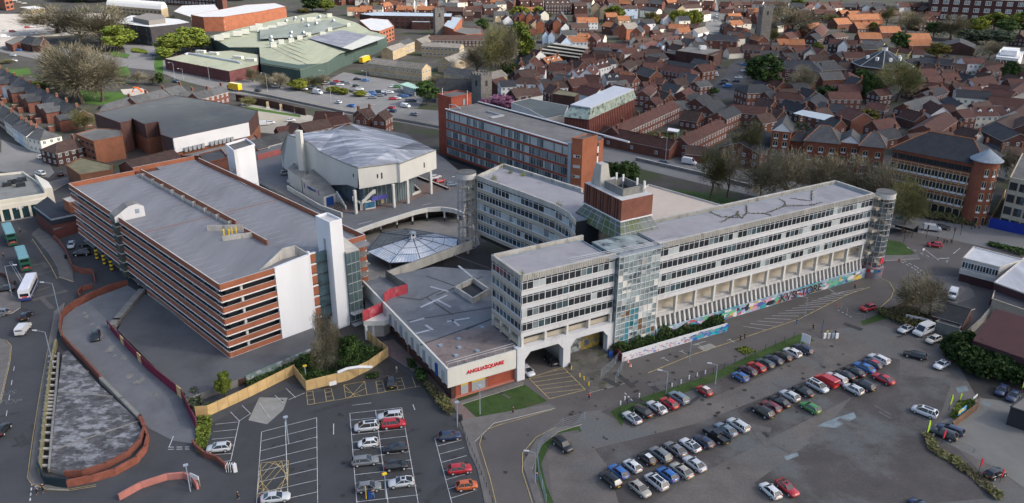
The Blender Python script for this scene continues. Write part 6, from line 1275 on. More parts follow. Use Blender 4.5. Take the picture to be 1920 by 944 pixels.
a,b=q[4],q[8]; d=(b-a).normalized(); n=V(d.y,-d.x,0); n=n if n.y<0 else -n
m.build if 0 else None
m.wall(a.lerp(b,.45)+n*1.5,a.lerp(b,.72)+n*1.5,.3,0,3.2); m.build('brick_plinth',[brick_org],f_)
t,q=block('brick_shed','maroon brick shed with flat green roof beside the dual carriageway','warehouse',[(304,119),(425,141),(480,128),(480,109),(431,102),(348,108)],6.3,mat('shed_brick',(.12,.045,.045),var=.2,sc=.5,fine=.05),gr_,par=.1)
m=MB(); a=P(348,109,6.5); b=P(440,124,6.5); m.tube([a,b],.8,6); m.tube([a,a+V(-1,-3,-.3)],.9,6); m.tube([b,b+V(3,-3,-.5)],.9,6); m.build('roof_duct',[alu],t)
for x,y in ((372,107),(396,110),(442,117),(466,121)): p=P(x,y,6.3); m=MB(); m.box(p,6,2.6,1.5,-.25); m.build('roof_vent_box',[MATS['pale_vent']],t)
# offices at upper left
t,q=block('glass_office','modern dark glass office with grey roof and plant screen','office building',[(205,52),(276,60),(320,55),(352,50),(330,44),(240,38)],13,mat('dark_cladding',(.045,.04,.045),var=.15),mat('light_grey_roof',(.46,.47,.48),var=.08,sc=.2),par=.2)
a,b=q[0],q[1]
for j in range(3): strip_windows(t,a,b,1+j*4,3.4,12,(0,1,0),2,.12,dark,.03)
m=MB(); m.prism(PP([(243,42),(273,48),(304,44),(300,37),(270,34)],16),12.8,16,0,0); m.build('plant_screen',[mat('brown_grey_screen',(.17,.16,.15),var=.2,sc=1.5)],t)
t,q=block('brick_office','orange brick office with pale metal roof and long window strip','office building',[(352,36),(375,40),(412,39),(480,28),(530,18),(510,12),(455,16),(395,28)],11,brick_org,MATS['light_grey_roof'],par=.15)
for j in range(2): strip_windows(t,q[2],q[4],2+j*4,1.8,16,(0,1),1,.12,frame,.45)
strip_windows(t,q[2],q[4],9.2,1.3,18,(0,),1,.1,dark,.05)
br_=thing('barrel_roof_hall','long hall with a curved white barrel roof and tan walls','hall',P(260,30,0))
A,B=P(193,20,7.5),P(296,27,7.5); W_=P(330,16,7.5)-B; W_.z=0; W_=W_.normalized()*16; m=MB(); k=9; R0=[];R1=[]
for i in range(k+1): f=i/k; z=7.5+5.5*math.sin(math.pi*f)**.8; R0.append(V(*(A+W_*f).xy,z)); R1.append(V(*(B+W_*f).xy,z))
for i in range(k): m.poly([R0[i],R1[i],R1[i+1],R0[i+1]],0)
m.poly(R0,0); m.poly(R1,0); m.build('barrel_roof',[mat('white_roof_sheet',(.66,.65,.61),var=.05)],br_); m=MB(); m.prism([A,B,B+W_,A+W_],0,7.45); m.build('wall',[tan_brick],br_); strip_windows(br_,A,B,4.2,1.6,14,(0,),1,.08,dark,.4); strip_windows(br_,A,B,1,1.6,14,(0,),1,.08,dark,.4)
t,q=block('tan_hall','tan walled hall with a curved grey roof behind the glass office','hall',[(320,30),(352,40),(404,26),(396,16),(336,19)],8,tan_brick,MATS['light_grey_roof'],par=.1)
t,q=block('old_mill','long dark red brick mill with two rows of white windows at the top edge','mill',[(228,-22),(252,-16),(396,-10),(414,-16),(300,-30)],16,brick_dark,slate)
for j in range(4): strip_windows(t,q[1],q[2],2+j*3.8,2.0,22,(1,1,4),1,.25,frame,.5)
t,q=block('mill_end_tower','brick stair tower of the old mill at its right end','tower',[(396,-12),(408,-9),(416,-13),(404,-17)],18,brick,slate)
t,q=block('brick_flats','orange brick block of flats with dark balconies at the far left edge','flats',[(-30,-4),(0,6),(15,3),(10,-8)],13,brick_org,felt)
for j in range(3): strip_windows(t,q[1],q[2],1.5+j*4,2.2,2,(0,),1,.2,dark,.3)
block('yard_shed','low shed with grey roof in the pale yard','shed',[(30,26),(53,30),(78,27),(60,23)],4.5,tan_brick,MATS['light_grey_roof'],par=.1)
block('roadside_shed','long grey shed with brick end wall beside the roundabout road','shed',[(4,92),(18,97),(44,84),(30,80)],4.5,brick,felt,par=.1)
house(P(46,80,8.5),P(64,83,8.5),11,5,'d','d','dark_weatherboard_house','black weatherboarded house with twin dark roofs by the roundabout','buildings by the roundabout',chim=0,win=False)
house(P(60,84,8.5),P(76,84,8.5),10,5,'d','s','dark_gabled_house','dark gabled house with light roof verge behind the bare tree','buildings by the roundabout',chim=(.95,),win=False)
# tan row and brick flats right of the factory
t,q=block('brick_flats','orange brick flats with small windows at the right end of the factory','flats',[(690,60),(706,62),(733,52),(722,40),(690,38),(668,42)],10,brick_org,MATS['light_grey_roof'],par=.2)
for j in range(3): strip_windows(t,q[1],q[2],1+j*3,1.4,5,(0,),1,.1,dark,.55)
t,q=block('glazed_roof_block','grey flat block with glazed white rooflights','building',[(845,60),(870,66),(900,64),(898,54),(862,52)],6,brick_org,felt)
t,q=block('long_blue_roof_flats','long brick flats with a pale blue metal roof','flats',[(668,30),(690,33),(840,33),(842,27),(700,26)],10,brick_dark,mat('blue_metal_roof',(.30,.36,.42),var=.1),par=.1)
for j in range(3): strip_windows(t,q[1],q[2],.8+j*3,1.6,14,(0,),1,.1,dark,.5)
block('small_blue_roof','smaller brick block with a pale blue roof by the church tower','building',[(766,44),(800,44),(803,38),(774,37)],6,brick_dark,MATS['blue_metal_roof'],par=.1)
block('brick_step_block','brick block with sloping blue roof right of the church tower','building',[(826,50),(845,57),(860,35),(840,33)],7,brick_org,MATS['blue_metal_roof'],par=.1)
for i,(px,z) in enumerate(((([(993,95),(960,93),(1002,83),(1094,90),(1078,108)]),6.5),([(1028,97),(1100,107),(1090,92),(1010,84)],7.2))):
    pass
gs_=thing('long_grey_sheds','row of long low grey corrugated sheds with stained ridged roofs','sheds',P(1040,105,0)); m=MB(); g0=MB()
for i in range(4):
    a,b=P(990+i*3+ (i*8),100-i*5.2,5.0),P(1078+i*5,110-i*5.6,5.0); c_,d_=P(990+i*11+8,97.5-i*5.2,6.8),P(1078+i*5+3,107.2-i*5.6,6.8); e,f=P(992+(i+1)*11,95-(i)*5.2,5.0),P(1083+i*5,104.4-i*5.6,5.0)
    m.poly([a,b,d_,c_],0); m.poly([c_,d_,f,e],0); g0.prism([a,b,f,e],0,4.9)
m.build('ridged_roofs',[mat('stained_asbestos',(.26,.25,.22),var=.25,sc=.2,col2=(.40,.39,.36),thr=.66,sc2=.25)],gs_); g0.build('wall',[brick_dark],gs_)
# petrol canopy, glass roofed brick building and flat roof
t,q=block('green_canopy','small pavilion with pale green roof beside the car park','canopy',[(745,161),(776,170),(786,166),(760,157)],4,mat('green_canopy_roof',(.28,.42,.36),var=.15,sc=.5),MATS.get('green_canopy_roof') or gr_,z0=3.2,par=.05)
m=MB()
for p in q: m.box((p.x,p.y,0),.6,.6,3.2,.3)
m.prism([sum(q,V(0,0,0))/4+(p-sum(q,V(0,0,0))/4)*.7 for p in q],0,3.1); m.build('posts',[alu],t)
gb_=thing('glass_roofed_factory','tall ribbed red brick factory with pale roof and sloping glass band','building',P(1130,235,0))
q=PP([(1067,196),(1104,201),(1184,166),(1147,160)],14.5); k=sum(q,V(0,0,0))/4; q2=[k+(p-k)*1.08 for p in q]; q2[0]=q2[0]+V(-1.5,-1,0)
m=MB(); m.prism(q2,0,10.3,0,1); 
for a,b,n in ((q2[1],q2[2],26),(q2[0],q2[1],8)):
    for i in range(n): p=a.lerp(b,(i+.5)/n); m.box((p.x,p.y,.2),.35,.5,10,ang(a,b),0)
m.build('ribbed_wall',[mat('ribbed_brick',(.15,.055,.045),var=.2,sc=.5),feltd],gb_)
m=MB(); o=[(p.x,p.y,10.3) for p in [k+(p-k)*1.04 for p in q2]]+[(p.x,p.y,14.3) for p in q]; m.add(o,[(i,(i+1)%4,4+(i+1)%4,4+i) for i in range(4)],0); m.build('sloping_glass',[mat('greenish_glass',(.30,.36,.31),rough=.2,var=.35,sc=.4,col2=(.06,.08,.08),thr=.58,sc2=.5,spec=.6)],gb_)
m=MB(); m.prism([k+(p-k)*1.02 for p in q],14.3,14.8); m.build('pale_roof',[mat('pale_blue_roof',(.47,.50,.54),var=.08,sc=.2)],gb_)
m=MB(); p=P(1068,218,9); m.cyl((p.x,p.y,0),2.6,10.5,14); m.build('round_stair',[brick_red],gb_)
block('low_flat_block','low block with wide dark green flat roof behind the brick slab office','building',[(955,192),(988,184),(1062,197),(1055,214),(1020,222),(990,205)],6,concp,mat('dark_green_flat_roof',(.10,.115,.115),var=.2,sc=.1),par=.2)
block('flat_brick_block','dark ribbed brick block with mossy flat roof','building',[(1032,175),(1074,180),(1082,173),(1044,167)],8,brick_dark,MATS['mossy_felt'],par=.2)
t,q=block('brick_store','two storey brick store with a flat grey roof by the courtyard car park','building',[(1262,91),(1320,98),(1350,88),(1285,83)],9,brick_dark,mat('grey_brown_flat',(.17,.165,.15),var=.2,sc=.2),par=.2)
m=MB(); p=P(1312,88,9); m.box(p,4,3,2.2,.2); m.build('roof_unit',[white],t)
t,q=block('brick_store','brick annex with a dark loading bay beside the courtyard car park','building',[(1320,98),(1334,101),(1350,90),(1338,86)],8,brick_dark,felt,par=.2)
t,q=block('low_flat_block','low dark flat roof among the white gabled houses','building',[(1236,94),(1275,101),(1284,96),(1250,92)],5,brick_dark,feltd,par=.2)
# churches
def church_tower(px,py,w_,h,label,m_=flint,a=.3):
    p=P(px,py,0); t=thing('church_tower',label,'church tower',p,'church towers'); m=MB(); m.box(p,w_,w_,h,a); m.build('shaft',[m_],t)
    m=MB()
    for i in range(4):
        d=rotz(a+i*math.pi/2)@V(w_/2,0,0); e=rotz(a+i*math.pi/2)@V(0,1,0)
        for s in (-.38,-.13,.13,.38): q=p+d*.97+e*w_*s*1.15; m.box((q.x,q.y,h),.35 if 0 else .9,.5,1.1,a+i*math.pi/2+math.pi/2)
    m.build('battlements',[m_],t); m=MB()
    for i in range(4): d=rotz(a+i*math.pi/2)@V(w_/2,0,0); q=p+d; m.box((q.x,q.y,h-5.5),1.3,.2,2.8,a+i*math.pi/2+math.pi/2)
    m.build('belfry_openings',[dark],t)
church_tower(818,67,7,19,'square flint church tower behind the tan courtyard flats'); church_tower(1423,79,7.5,27,'tall square flint church tower by the big dark green tree',a=.15); church_tower(900,197,7,15,'flint church tower behind the brick slab office',a=.75)
A=P(815,150,11); B=P(882,150,11); house(A,B,11,6,'f','d','church_nave','dark slate roofed flint church nave beside its square tower',None,'church',chim=0,win=False)
# octagonal chapel
oc=thing('octagon_chapel','octagonal brick chapel with dark faceted roof and small lantern','chapel',P(1655,140,0)); c=P(1650,112,9); r=P(1705,112,9).x-c.x; m=MB(); o=[(c.x+r*.93*math.cos(math.pi/8+i*math.pi/4),c.y+r*.93*math.sin(math.pi/8+i*math.pi/4)) for i in range(8)]; m.prism(o,0,9); m.build('wall',[brick],oc)
m=MB(); ap=V(c.x,c.y,17.5); e=[V(c.x+r*math.cos(math.pi/8+i*math.pi/4),c.y+r*math.sin(math.pi/8+i*math.pi/4),9) for i in range(8)]
for i in range(8): m.add([e[i],e[(i+1)%8],ap],[(0,1,2)],0); m.tube([e[i],ap],.22,4,1); m.tube([e[i],e[(i+1)%8]],.3,4,1)
m.build('faceted_roof',[dslate,mat('lead_ridge',(.30,.34,.37),var=.1)],oc); m=MB(); m.cyl(ap-V(0,0,1.2),1.5,2.6,8,0); m.cyl(ap+V(0,0,1.4),1.9,1.6,8,1,.1); m.build('lantern',[white,dslate],oc)
for i in range(8):
    f=(i+.5)*math.pi/4+math.pi/8; 
    if math.sin(f)<.3:
        p=V(c.x+r*.862*math.cos(f),c.y+r*.862*math.sin(f),3.5); inst('window',win_mesh(1.6,3.2,2,0,(0,),.15,0,None,.06),oc,p,f+math.pi/2); 
        p=V(c.x+r*.55*math.cos(f),c.y+r*.55*math.sin(f),12.0); mm=MB(); mm.box(p,1.6,1.4,2.0,f+math.pi/2); mm.build('dormer',[white],oc)
uc_=house(P(1481,105,11),P(1516,107,11),18,7.2,'b','d','hip_roofed_chapel','square red brick chapel with big hipped dark slate roof',None,'chapel',hip=(7,7),chim=0,gap=4,winw=1.8)
house(P(1535,110,9.5),P(1560,108,9.5),12,6,'d','s','chapel_hall','grey roofed hall beside the hipped chapel',None,'hall',hip=(3,3),chim=0,win=False)
A=P(1794,68,8.5); house(A,A+Vector((A.x,A.y,0)).normalized()*22,20,5,'d','s','open_barn','open fronted barn with wide pale ridged roof',None,'barn',chim=0,win=False)
t,q=block('white_flats','white modern flats with stepped glass balconies','flats',[(1863,94),(1905,98),(1915,84),(1872,80)],9,white,white)
strip_windows(t,q[0],q[1],5.2,2.2,4,(0,),2,.12,dark,.15); m=MB(); m.prism(PP([(1872,82),(1903,84),(1908,78),(1876,76)],12),9,12); m.build('penthouse',[white],t); strip_windows(t,q[0],q[1],1,2.2,4,(0,),2,.12,dark,.15)
t,q=block('shoe_factory','huge dark brick factory with white multi pane windows along the top right','factory',[(1740,-14),(1920,-10),(1990,-12),(1990,-40),(1740,-40)],19,mat('blackened_brick',(.055,.025,.025),var=.2),felt)
for j in range(3): strip_windows(t,q[0],q[1],1.5+j*6.3,3.6,9,(1,4,4),3,.3,frame,.5)
# arched brick offices on the right
ob=thing('arched_brick_office','large five storey red brick office with arched windows and round corner turret','office building',P(1750,330,0))
A=P(1655,371,0); B=P(1822,408,0); AF=Fr(A,ang(A,B)); L=(B-A).length
m=MB(); AF.bx(m,0,L,0,16,0,18.4); m.build('wall',[mat('arched_brick',(.24,.082,.05),var=.2,sc=.35,fine=.1)],ob)
m=MB(); z=18.5; a,b=AF(-1,-1,z),AF(L+.5,-1,z); c_,d_=AF(L+.5,17,z),AF(-1,17,z); r0,r1=AF(7,8,24),AF(L-7,8,24)
for f in ([a,b,r1,r0],[b,c_,r1],[c_,d_,r0,r1],[d_,a,r0]): m.poly(f,0)
for e in ((a,r0),(b,r1),(r0,r1)): m.tube(list(e),.22,4,1)
m.build('hipped_roof',[dslate,orgtile],ob)
def arch_mesh(w_,h,white_low=True,key=''):
    k=('arch',w_,h,white_low)
    if k in CM: return CM[k]
    m=MB(); n=8; pts=[(-w_/2,0),(w_/2,0)]+[(w_/2*math.cos(math.pi*i/n),h-w_*.28+w_*.28*math.sin(math.pi*i/n)) for i in range(n+1)]
    m.poly([(x,-.05,z) for x,z in pts],1)
    o=[(x*1.18,z if i<2 else z+.22) for i,(x,z) in enumerate(pts)]; N=len(pts)
    for i in range(1,N): j=(i+1)%N; m.poly([(pts[i][0],-.12,pts[i][1]),(o[i][0],-.12,o[i][1]),(o[j][0],-.12,o[j][1]),(pts[j][0],-.12,pts[j][1])],2)
    if white_low: m.box((0,-.1,0),w_*.95,.08,h*.24,0,0)
    m.box((0,-.08,0),.1,.06,h*.95,0,0 if white_low else 1); CM[k]=m.mesh('arched_window',[frame,glass,mat('stone_arch',(.40,.31,.18),var=.1)]); return CM[k]
nb=13
for j in range(5):
    for i in range(nb):
        u=(i+.5)*L/nb; p=AF(u,-.03,[.1,4.2,8.0,11.7,15.6][j])
        if j==4: inst('window',win_mesh(1.9,1.7,2,0,(0,),.12,0,dark,.06),ob,AF(u-.95,-.03,15.6),AF.a)
        else: inst('arched_window',arch_mesh(1.8,3.4 if j==0 else 2.5,j>0),ob,p,AF.a)
m=MB()
for i in range(nb+1): AF.bx(m,i*L/nb-.12,i*L/nb+.12,-.06,0,3.9,15.0)
for z in (3.8,7.5,11.2,15.0): AF.bx(m,0,L,-.07,0,z,z+.2)
m.build('stone_bands',[MATS['stone_arch']],ob)
p=AF(L-.5,1.5,0); m=MB(); m.cyl((p.x,p.y,0),3.6,20,18,0); m.build('corner_turret',[MATS['arched_brick']],ob); m=MB(); m.cyl((p.x,p.y,20),4.6,.2,20,0); m.cyl((p.x,p.y,20.2),4.6,3.2,20,0,.1); m.build('turret_roof',[mat('lead_cone',(.22,.26,.30),var=.15,sc=.6)],ob)
for j in range(5):
    for k in range(3): f=-1.9+k*.62; q=V(p.x+3.62*math.cos(f),p.y+3.62*math.sin(f),.3+3.8*j); inst('arched_window',arch_mesh(1.1,2.4,j>0),ob,q,f+math.pi/2)
o2=thing('gabled_brick_office','sprawling red brick office with grey hipped roofs and a white pediment','office building',P(1520,320,0))
A=P(1436,304,0); B=P(1650,326,0); OF=Fr(A,ang(A,B)); L=(B-A).length
segs=[(0,.17,2,15,13,16.6,'gable'),(.17,.31,6,18,9,11.5,'hip'),(.31,.60,0,16,11,15.5,'hip'),(.60,.78,3,14,11,14,'gable'),(.78,.99,1,16,11,14.6,'hip')]
m=MB(); rf=MB(); 
for s0,s1,v0,v1,ze,zr,kd in segs:
    u0,u1=L*s0,L*s1; OF.bx(m,u0,u1-.05,v0,v1,0,ze)
    if kd=='gable':
        um=(u0+u1)/2; a=[OF(u0-.4,v0-.4,ze),OF(um,v0-.4,zr),OF(um,v1,zr),OF(u0-.4,v1,ze)]; rf.poly(a,0); a=[OF(u1+.4,v0-.4,ze),OF(um,v0-.4,zr),OF(um,v1,zr),OF(u1+.4,v1,ze)]; rf.poly(a,0); m.add([OF(u0,v0,ze),OF(u1,v0,ze),OF(um,v0,zr-.3)],[(0,1,2)],1)
    else:
        a,b,c_,d_=OF(u0-.6,v0-.6,ze),OF(u1+.6,v0-.6,ze),OF(u1+.6,v1,ze),OF(u0-.6,v1,ze); k=min(6,(u1-u0)*.35); r0,r1=OF(u0+k,(v0+v1)/2,zr),OF(u1-k,(v0+v1)/2,zr)
        for f in ([a,b,r1,r0],[b,c_,r1],[c_,d_,r0,r1],[d_,a,r0]): rf.poly(f,0)
        for e in ((r0,r1),(b,r1),(a,r0)): rf.tube(list(e),.18,4,1)
m.build('wall',[MATS['arched_brick'],white],o2); rf.build('grey_roofs',[slate,orgtile],o2)
for s0,s1,v0,v1,ze,zr,kd in segs:
    n=max(2,int(L*(s1-s0)/3.4))
    for i in range(n):
        u=L*(s0+(s1-s0)*(i+.5)/n)
        for j,z in enumerate((.5,3.7,7.0,10.0)):
            if z+2.2<ze: inst('arched_window',arch_mesh(1.6,2.2,True),o2,OF(u,v0-.03,z),OF.a)
m=MB(); m.poly(PP([(1483,206),(1501,199),(1560,209),(1542,218)],17.5)); m.build('glass_roof',[mat('pale_glass_roof',(.36,.40,.43),var=.1,rough=.3)],o2)
house(P(1385,262,9),P(1428,238,9),16,6,'b','d','dark_roofed_block','dark slate roofed block behind the bare trees by the almshouses',None,'building',chim=0,gap=4)
# right edge low buildings
t,q=block('flat_roofed_surgery','low pale banded building with white flat roof and window strip','building',[(1807,472),(1875,488),(1918,474),(1826,451)],6.6,concp,mat('white_felt',(.47,.48,.50),var=.15,sc=.3),par=.3)
strip_windows(t,q[0],q[1],3.9,1.7,6,(0,0,1),2,.12,frame,.03); m=MB(); n=(q[1]-q[0]); an=ang(q[0],q[1]); s=V(math.sin(an),-math.cos(an),0); m.wall(q[0]+s*1.2,q[1]+s*1.2,.3,2.6,3.9); m.wall(q[0]+s*.1,q[1]+s*.1,.3,0,2.6,1); m.build('front_band',[concp,mat('plum_brick',(.07,.035,.04),var=.2)],t)
t,q=block('flat_roofed_hall','large low building with pale streaked flat roof at the right edge','building',[(1866,517),(1990,560),(2000,480),(1920,471)],6.2,MATS['plum_brick'],mat('streaked_pale_roof',(.38,.39,.42),var=.25,sc=.3,stretch=(1,.3,1)),par=.3,pm=concp)
t,q=block('low_brick_hall','long low tan building under the pale streaked roof','building',[(1862,548),(1990,590),(2000,560),(1868,525)],4.2,tanpanel,feltd,par=.2)
house(P(1765,556,4.6),P(1820,570,4.6),10,3,'d','d','dark_hut','dark felt roofed hut behind the grey block wall',None,'hut',chim=0,win=False)
A=P(1848,594,6.5); B=P(1960,630,6.5); m=MB(); t=thing('maroon_roofed_shed','shed with a wide plain maroon sheet roof at the right edge','shed',P(1880,640,0)); q=[P(1826,627,4.6),P(1935,664,4.6),P(1990,600,7.5),P(1868,567,7.5)]; m.poly(q,0); m.build('roof',[mat('maroon_sheet',(.075,.036,.036),var=.12,sc=.3)],t); m=MB(); m.prism([V(p.x,p.y,0) for p in q],0,[4.4,4.4,7.2,7.2]); m.build('wall',[MATS['plum_brick']],t)
block('small_roofed_hut','corner of a grey roofed hut at the right edge','hut',[(1899,750),(1960,770),(1970,740),(1925,730)],4,dark,mat('grey_hut_roof',(.16,.15,.14),var=.15),par=.1)
t,q=block('tan_panel_block','tan concrete panel building with dark openings at the right edge','building',[(1893,320),(1990,340),(1990,290),(1915,275)],16,tanpanel,felt)
for j in range(4): strip_windows(t,q[0],q[1],.8+j*3.8,2.4,5,(0,1),2,.1,dark,.25)
block('brick_garage','small grey roofed brick garages by the hut wall','garage',[(1757,592),(1800,604),(1808,596),(1770,585)],2.6,concd,feltd,par=.1)
# blue hoarding
m=MB(); q=PP([(1852,415),(1960,437)],0); m.walls(q,.15,0,3.2); tag(m.build('blue_hoarding',[mat('blue_board',(.015,.035,.25),var=.2)]),'bright blue site hoarding along the pavement at the right edge','hoarding')
m=MB(); q=PP([(1852,414),(1868,385),(1882,355)],0); m.walls(q,.15,0,2.4); tag(m.build('orange_hoarding',[wood]),'orange yellow barrier boards running back from the blue hoarding','barrier')
# ================================================================ infill houses and garden greenery between the surveyed houses
FOOT=[]
for o in list(COL.objects):
    if o.type=='EMPTY' and o.parent is None and o.get('category') not in('car','van',None):
        b=[c for c in o.children if c.type=='MESH' and c.name.split('.')[0]=='wall']
        if b:
            v=b[0].data.vertices; xs=[p.co.x for p in v]; ys=[p.co.y for p in v]; FOOT.append((o.location.x+(min(xs)+max(xs))/2,o.location.y+(min(ys)+max(ys))/2,(max(xs)-min(xs))/2,(max(ys)-min(ys))/2))
def free(x,y,r):
    return all(abs(x-a)>hx*.8+r or abs(y-b)>hy*.8+r for a,b,hx,hy in FOOT)
def inpoly(px,py,pl):
    c=False
    for i in range(len(pl)):
        (ax,ay),(bx,by)=pl[i],pl[i-1]
        if (ay>py)!=(by>py) and px<(bx-ax)*(py-ay)/(by-ay)+ax: c=not c
    return c
rr=random.Random(77)
KEEP=[[(1310,-10),(1360,-10),(1362,66),(1308,66)],[(1318,100),(1400,100),(1405,190),(1310,190)],[(1560,180),(1720,130),(1740,150),(1590,265)],[(1150,225),(1370,225),(1390,310),(1120,300)],[(1440,10),(1720,10),(1720,85),(1540,80)],[(1740,20),(1920,20),(1920,85),(1740,85)],[(985,75),(1100,80),(1095,115),(985,110)]]
def fill(phrase,poly,n,walls,roofs,a0):
    k=0; t=0; it=[]; xs=[p[0] for p in poly]; ys=[p[1] for p in poly]
    while k<n and t<n*60:
        t+=1; px=rr.uniform(min(xs),max(xs)); py=rr.uniform(min(ys),max(ys))
        if not inpoly(px,py,poly) or any(inpoly(px,py,q) for q in KEEP): continue
        p=P(px,py,7.5)
        if not free(p.x,p.y,5.2): continue
        an=a0+rr.choice((0,math.pi/2))+rr.uniform(-.12,.12); L=rr.uniform(8,14); d=V(math.cos(an),math.sin(an),0)*L/2; zr=rr.uniform(6.5,9); A,B=p-d,p+d; A.z=B.z=zr; FOOT.append((p.x,p.y,abs(d.x)+2,abs(d.y)+2))
        it.append((p.x/p.y,A,B,rr.uniform(7,9),zr-3.2,rr.choice(walls),rr.choice(roofs))); k+=1
    it.sort(key=lambda i:i[0]); cnt={}; seen={}
    for i in list(it):
        if small(i[1],i[2],i[3]): far_house(*i[1:],chim=rr.choice((0,1,1))); it.remove(i)
    for i in it: cnt[i[5:]]=cnt.get(i[5:],0)+1
    for x,A,B,W,ze,w_,r_ in it:
        kk=(w_,r_); seen[kk]=seen.get(kk,0)+1; nm=f"{WALL[w_][0]} house with {ROOF[r_][0]} roof"
        if cnt[kk]>1: nm=f"{ORD[seen[kk]-1]} {nm} from the left"
        house(A,B,W,ze,w_,r_,'house',f"{nm} {phrase}",'smaller infill houses',chim=rr.choice((0,1,1,2)),win=rr.random()<.5,gap=3.2)
fill('tucked behind the sheds',[(960,95),(1190,85),(1240,110),(1230,165),(1060,160),(965,175)],26,'bbdw','rnnds',.6)
fill('between lane and courtyard',[(1190,60),(1310,66),(1320,165),(1250,200),(1195,160)],22,'bbdc','rnnds',.5)
fill('around the two chapels',[(1400,75),(1740,95),(1740,150),(1560,190),(1400,170)],26,'bbd','rndds',.3)
fill('above the arched offices',[(1390,170),(1560,190),(1640,200),(1680,240),(1480,200),(1385,215)],16,'bbd','rndd',.5)
fill('in the far right blocks',[(1720,110),(1920,110),(1920,290),(1700,240),(1690,180)],34,'bbdcw','rrnnd',.35)
fill('left of the straight street',[(850,0),(1305,8),(1305,60),(1000,85),(960,60),(880,40)],34,'bbdcwy','rnnosd',.2)
fill('right of the square tower',[(1360,0),(1480,10),(1500,70),(1440,100),(1365,90)],20,'bbdc','rnnos',.3)
fill('behind the flint tower',[(620,-6),(850,-6),(850,26),(640,22)],14,'bbdc','rnos',.1)
print('NSCORES',len(SCORES),sorted(SCORES,reverse=True)[215:300:14])
if FAR.v: tag(FAR.build('distant_houses',[brick,brick_dark,brick_org,white,cream,tan_brick,bluer,flint,yellowr,slate,dslate,redtile,browntile,orgtile,greytile,dark]),'mass of small distant brick and white houses beyond the nearer streets','houses',None,'stuff')
m=MB(); r=random.Random(31)
for i in range(520):
    px=r.uniform(700,1920); py=r.uniform(5,270)
    if px<960 and py>60: continue
    if any(inpoly(px,py,q) for q in KEEP[:3]) or py>150+ (px-900)*.17 : continue
    p=P(px,py,0)
    if not free(p.x,p.y,1.5): continue
    s=r.uniform(.8,2.2); kk=r.choice((0,0,1,2))
    for k in range(26): o=p+V(r.gauss(0,s),r.gauss(0,s),abs(r.gauss(s*.7,s*.5))); a=V(r.gauss(0,1),r.gauss(0,1),1).normalized(); X=a.cross(V(1,.2,0)).normalized()*r.uniform(.4,.8); Y=a.cross(X)*.8; m.poly([o-X-Y*.5,o+X-Y*.5,o+X*.5+Y,o-X*.5+Y],kk)
LEAFS=[mat('garden_leaf',(.035,.05,.018),var=.4,sc=.3,rnd=0),mat('garden_leaf_light',(.07,.085,.025),var=.4,sc=.3),mat('garden_twig',(.10,.085,.06),var=.3,sc=.3)]
tag(m.build('garden_greenery',LEAFS),'garden shrubs and hedges scattered between the town houses','greenery',None,'stuff')
# ================================================================ trees and planting
def leafmat(n,c,rnd=.25): return mat(n,c,rough=.8,var=.35,sc=.35,spec=.15,rnd=rnd)
LM=dict(leafy=[leafmat('spring_leaf',(.15,.18,.03)),leafmat('spring_leaf_deep',(.09,.125,.022)),],
 dark=[leafmat('evergreen_leaf',(.028,.055,.016)),leafmat('evergreen_leaf_light',(.05,.085,.022))],
 willow=[leafmat('willow_leaf',(.18,.19,.03)),leafmat('willow_leaf_deep',(.12,.14,.025))],
 yellow=[leafmat('budding_leaf',(.16,.13,.03)),leafmat('budding_leaf_deep',(.08,.08,.025))],
 bare=[leafmat('twig_brown',(.205,.18,.13)),leafmat('twig_olive',(.15,.14,.085))],
 bareg=[leafmat('budding_twig',(.14,.14,.05)),leafmat('budding_twig_olive',(.12,.105,.06))],
 pink=[leafmat('blossom',(.34,.16,.26)),leafmat('blossom_deep',(.20,.08,.14))],
 grey=[leafmat('grey_green_leaf',(.085,.105,.07)),leafmat('grey_green_deep',(.05,.07,.04))])
TM={}
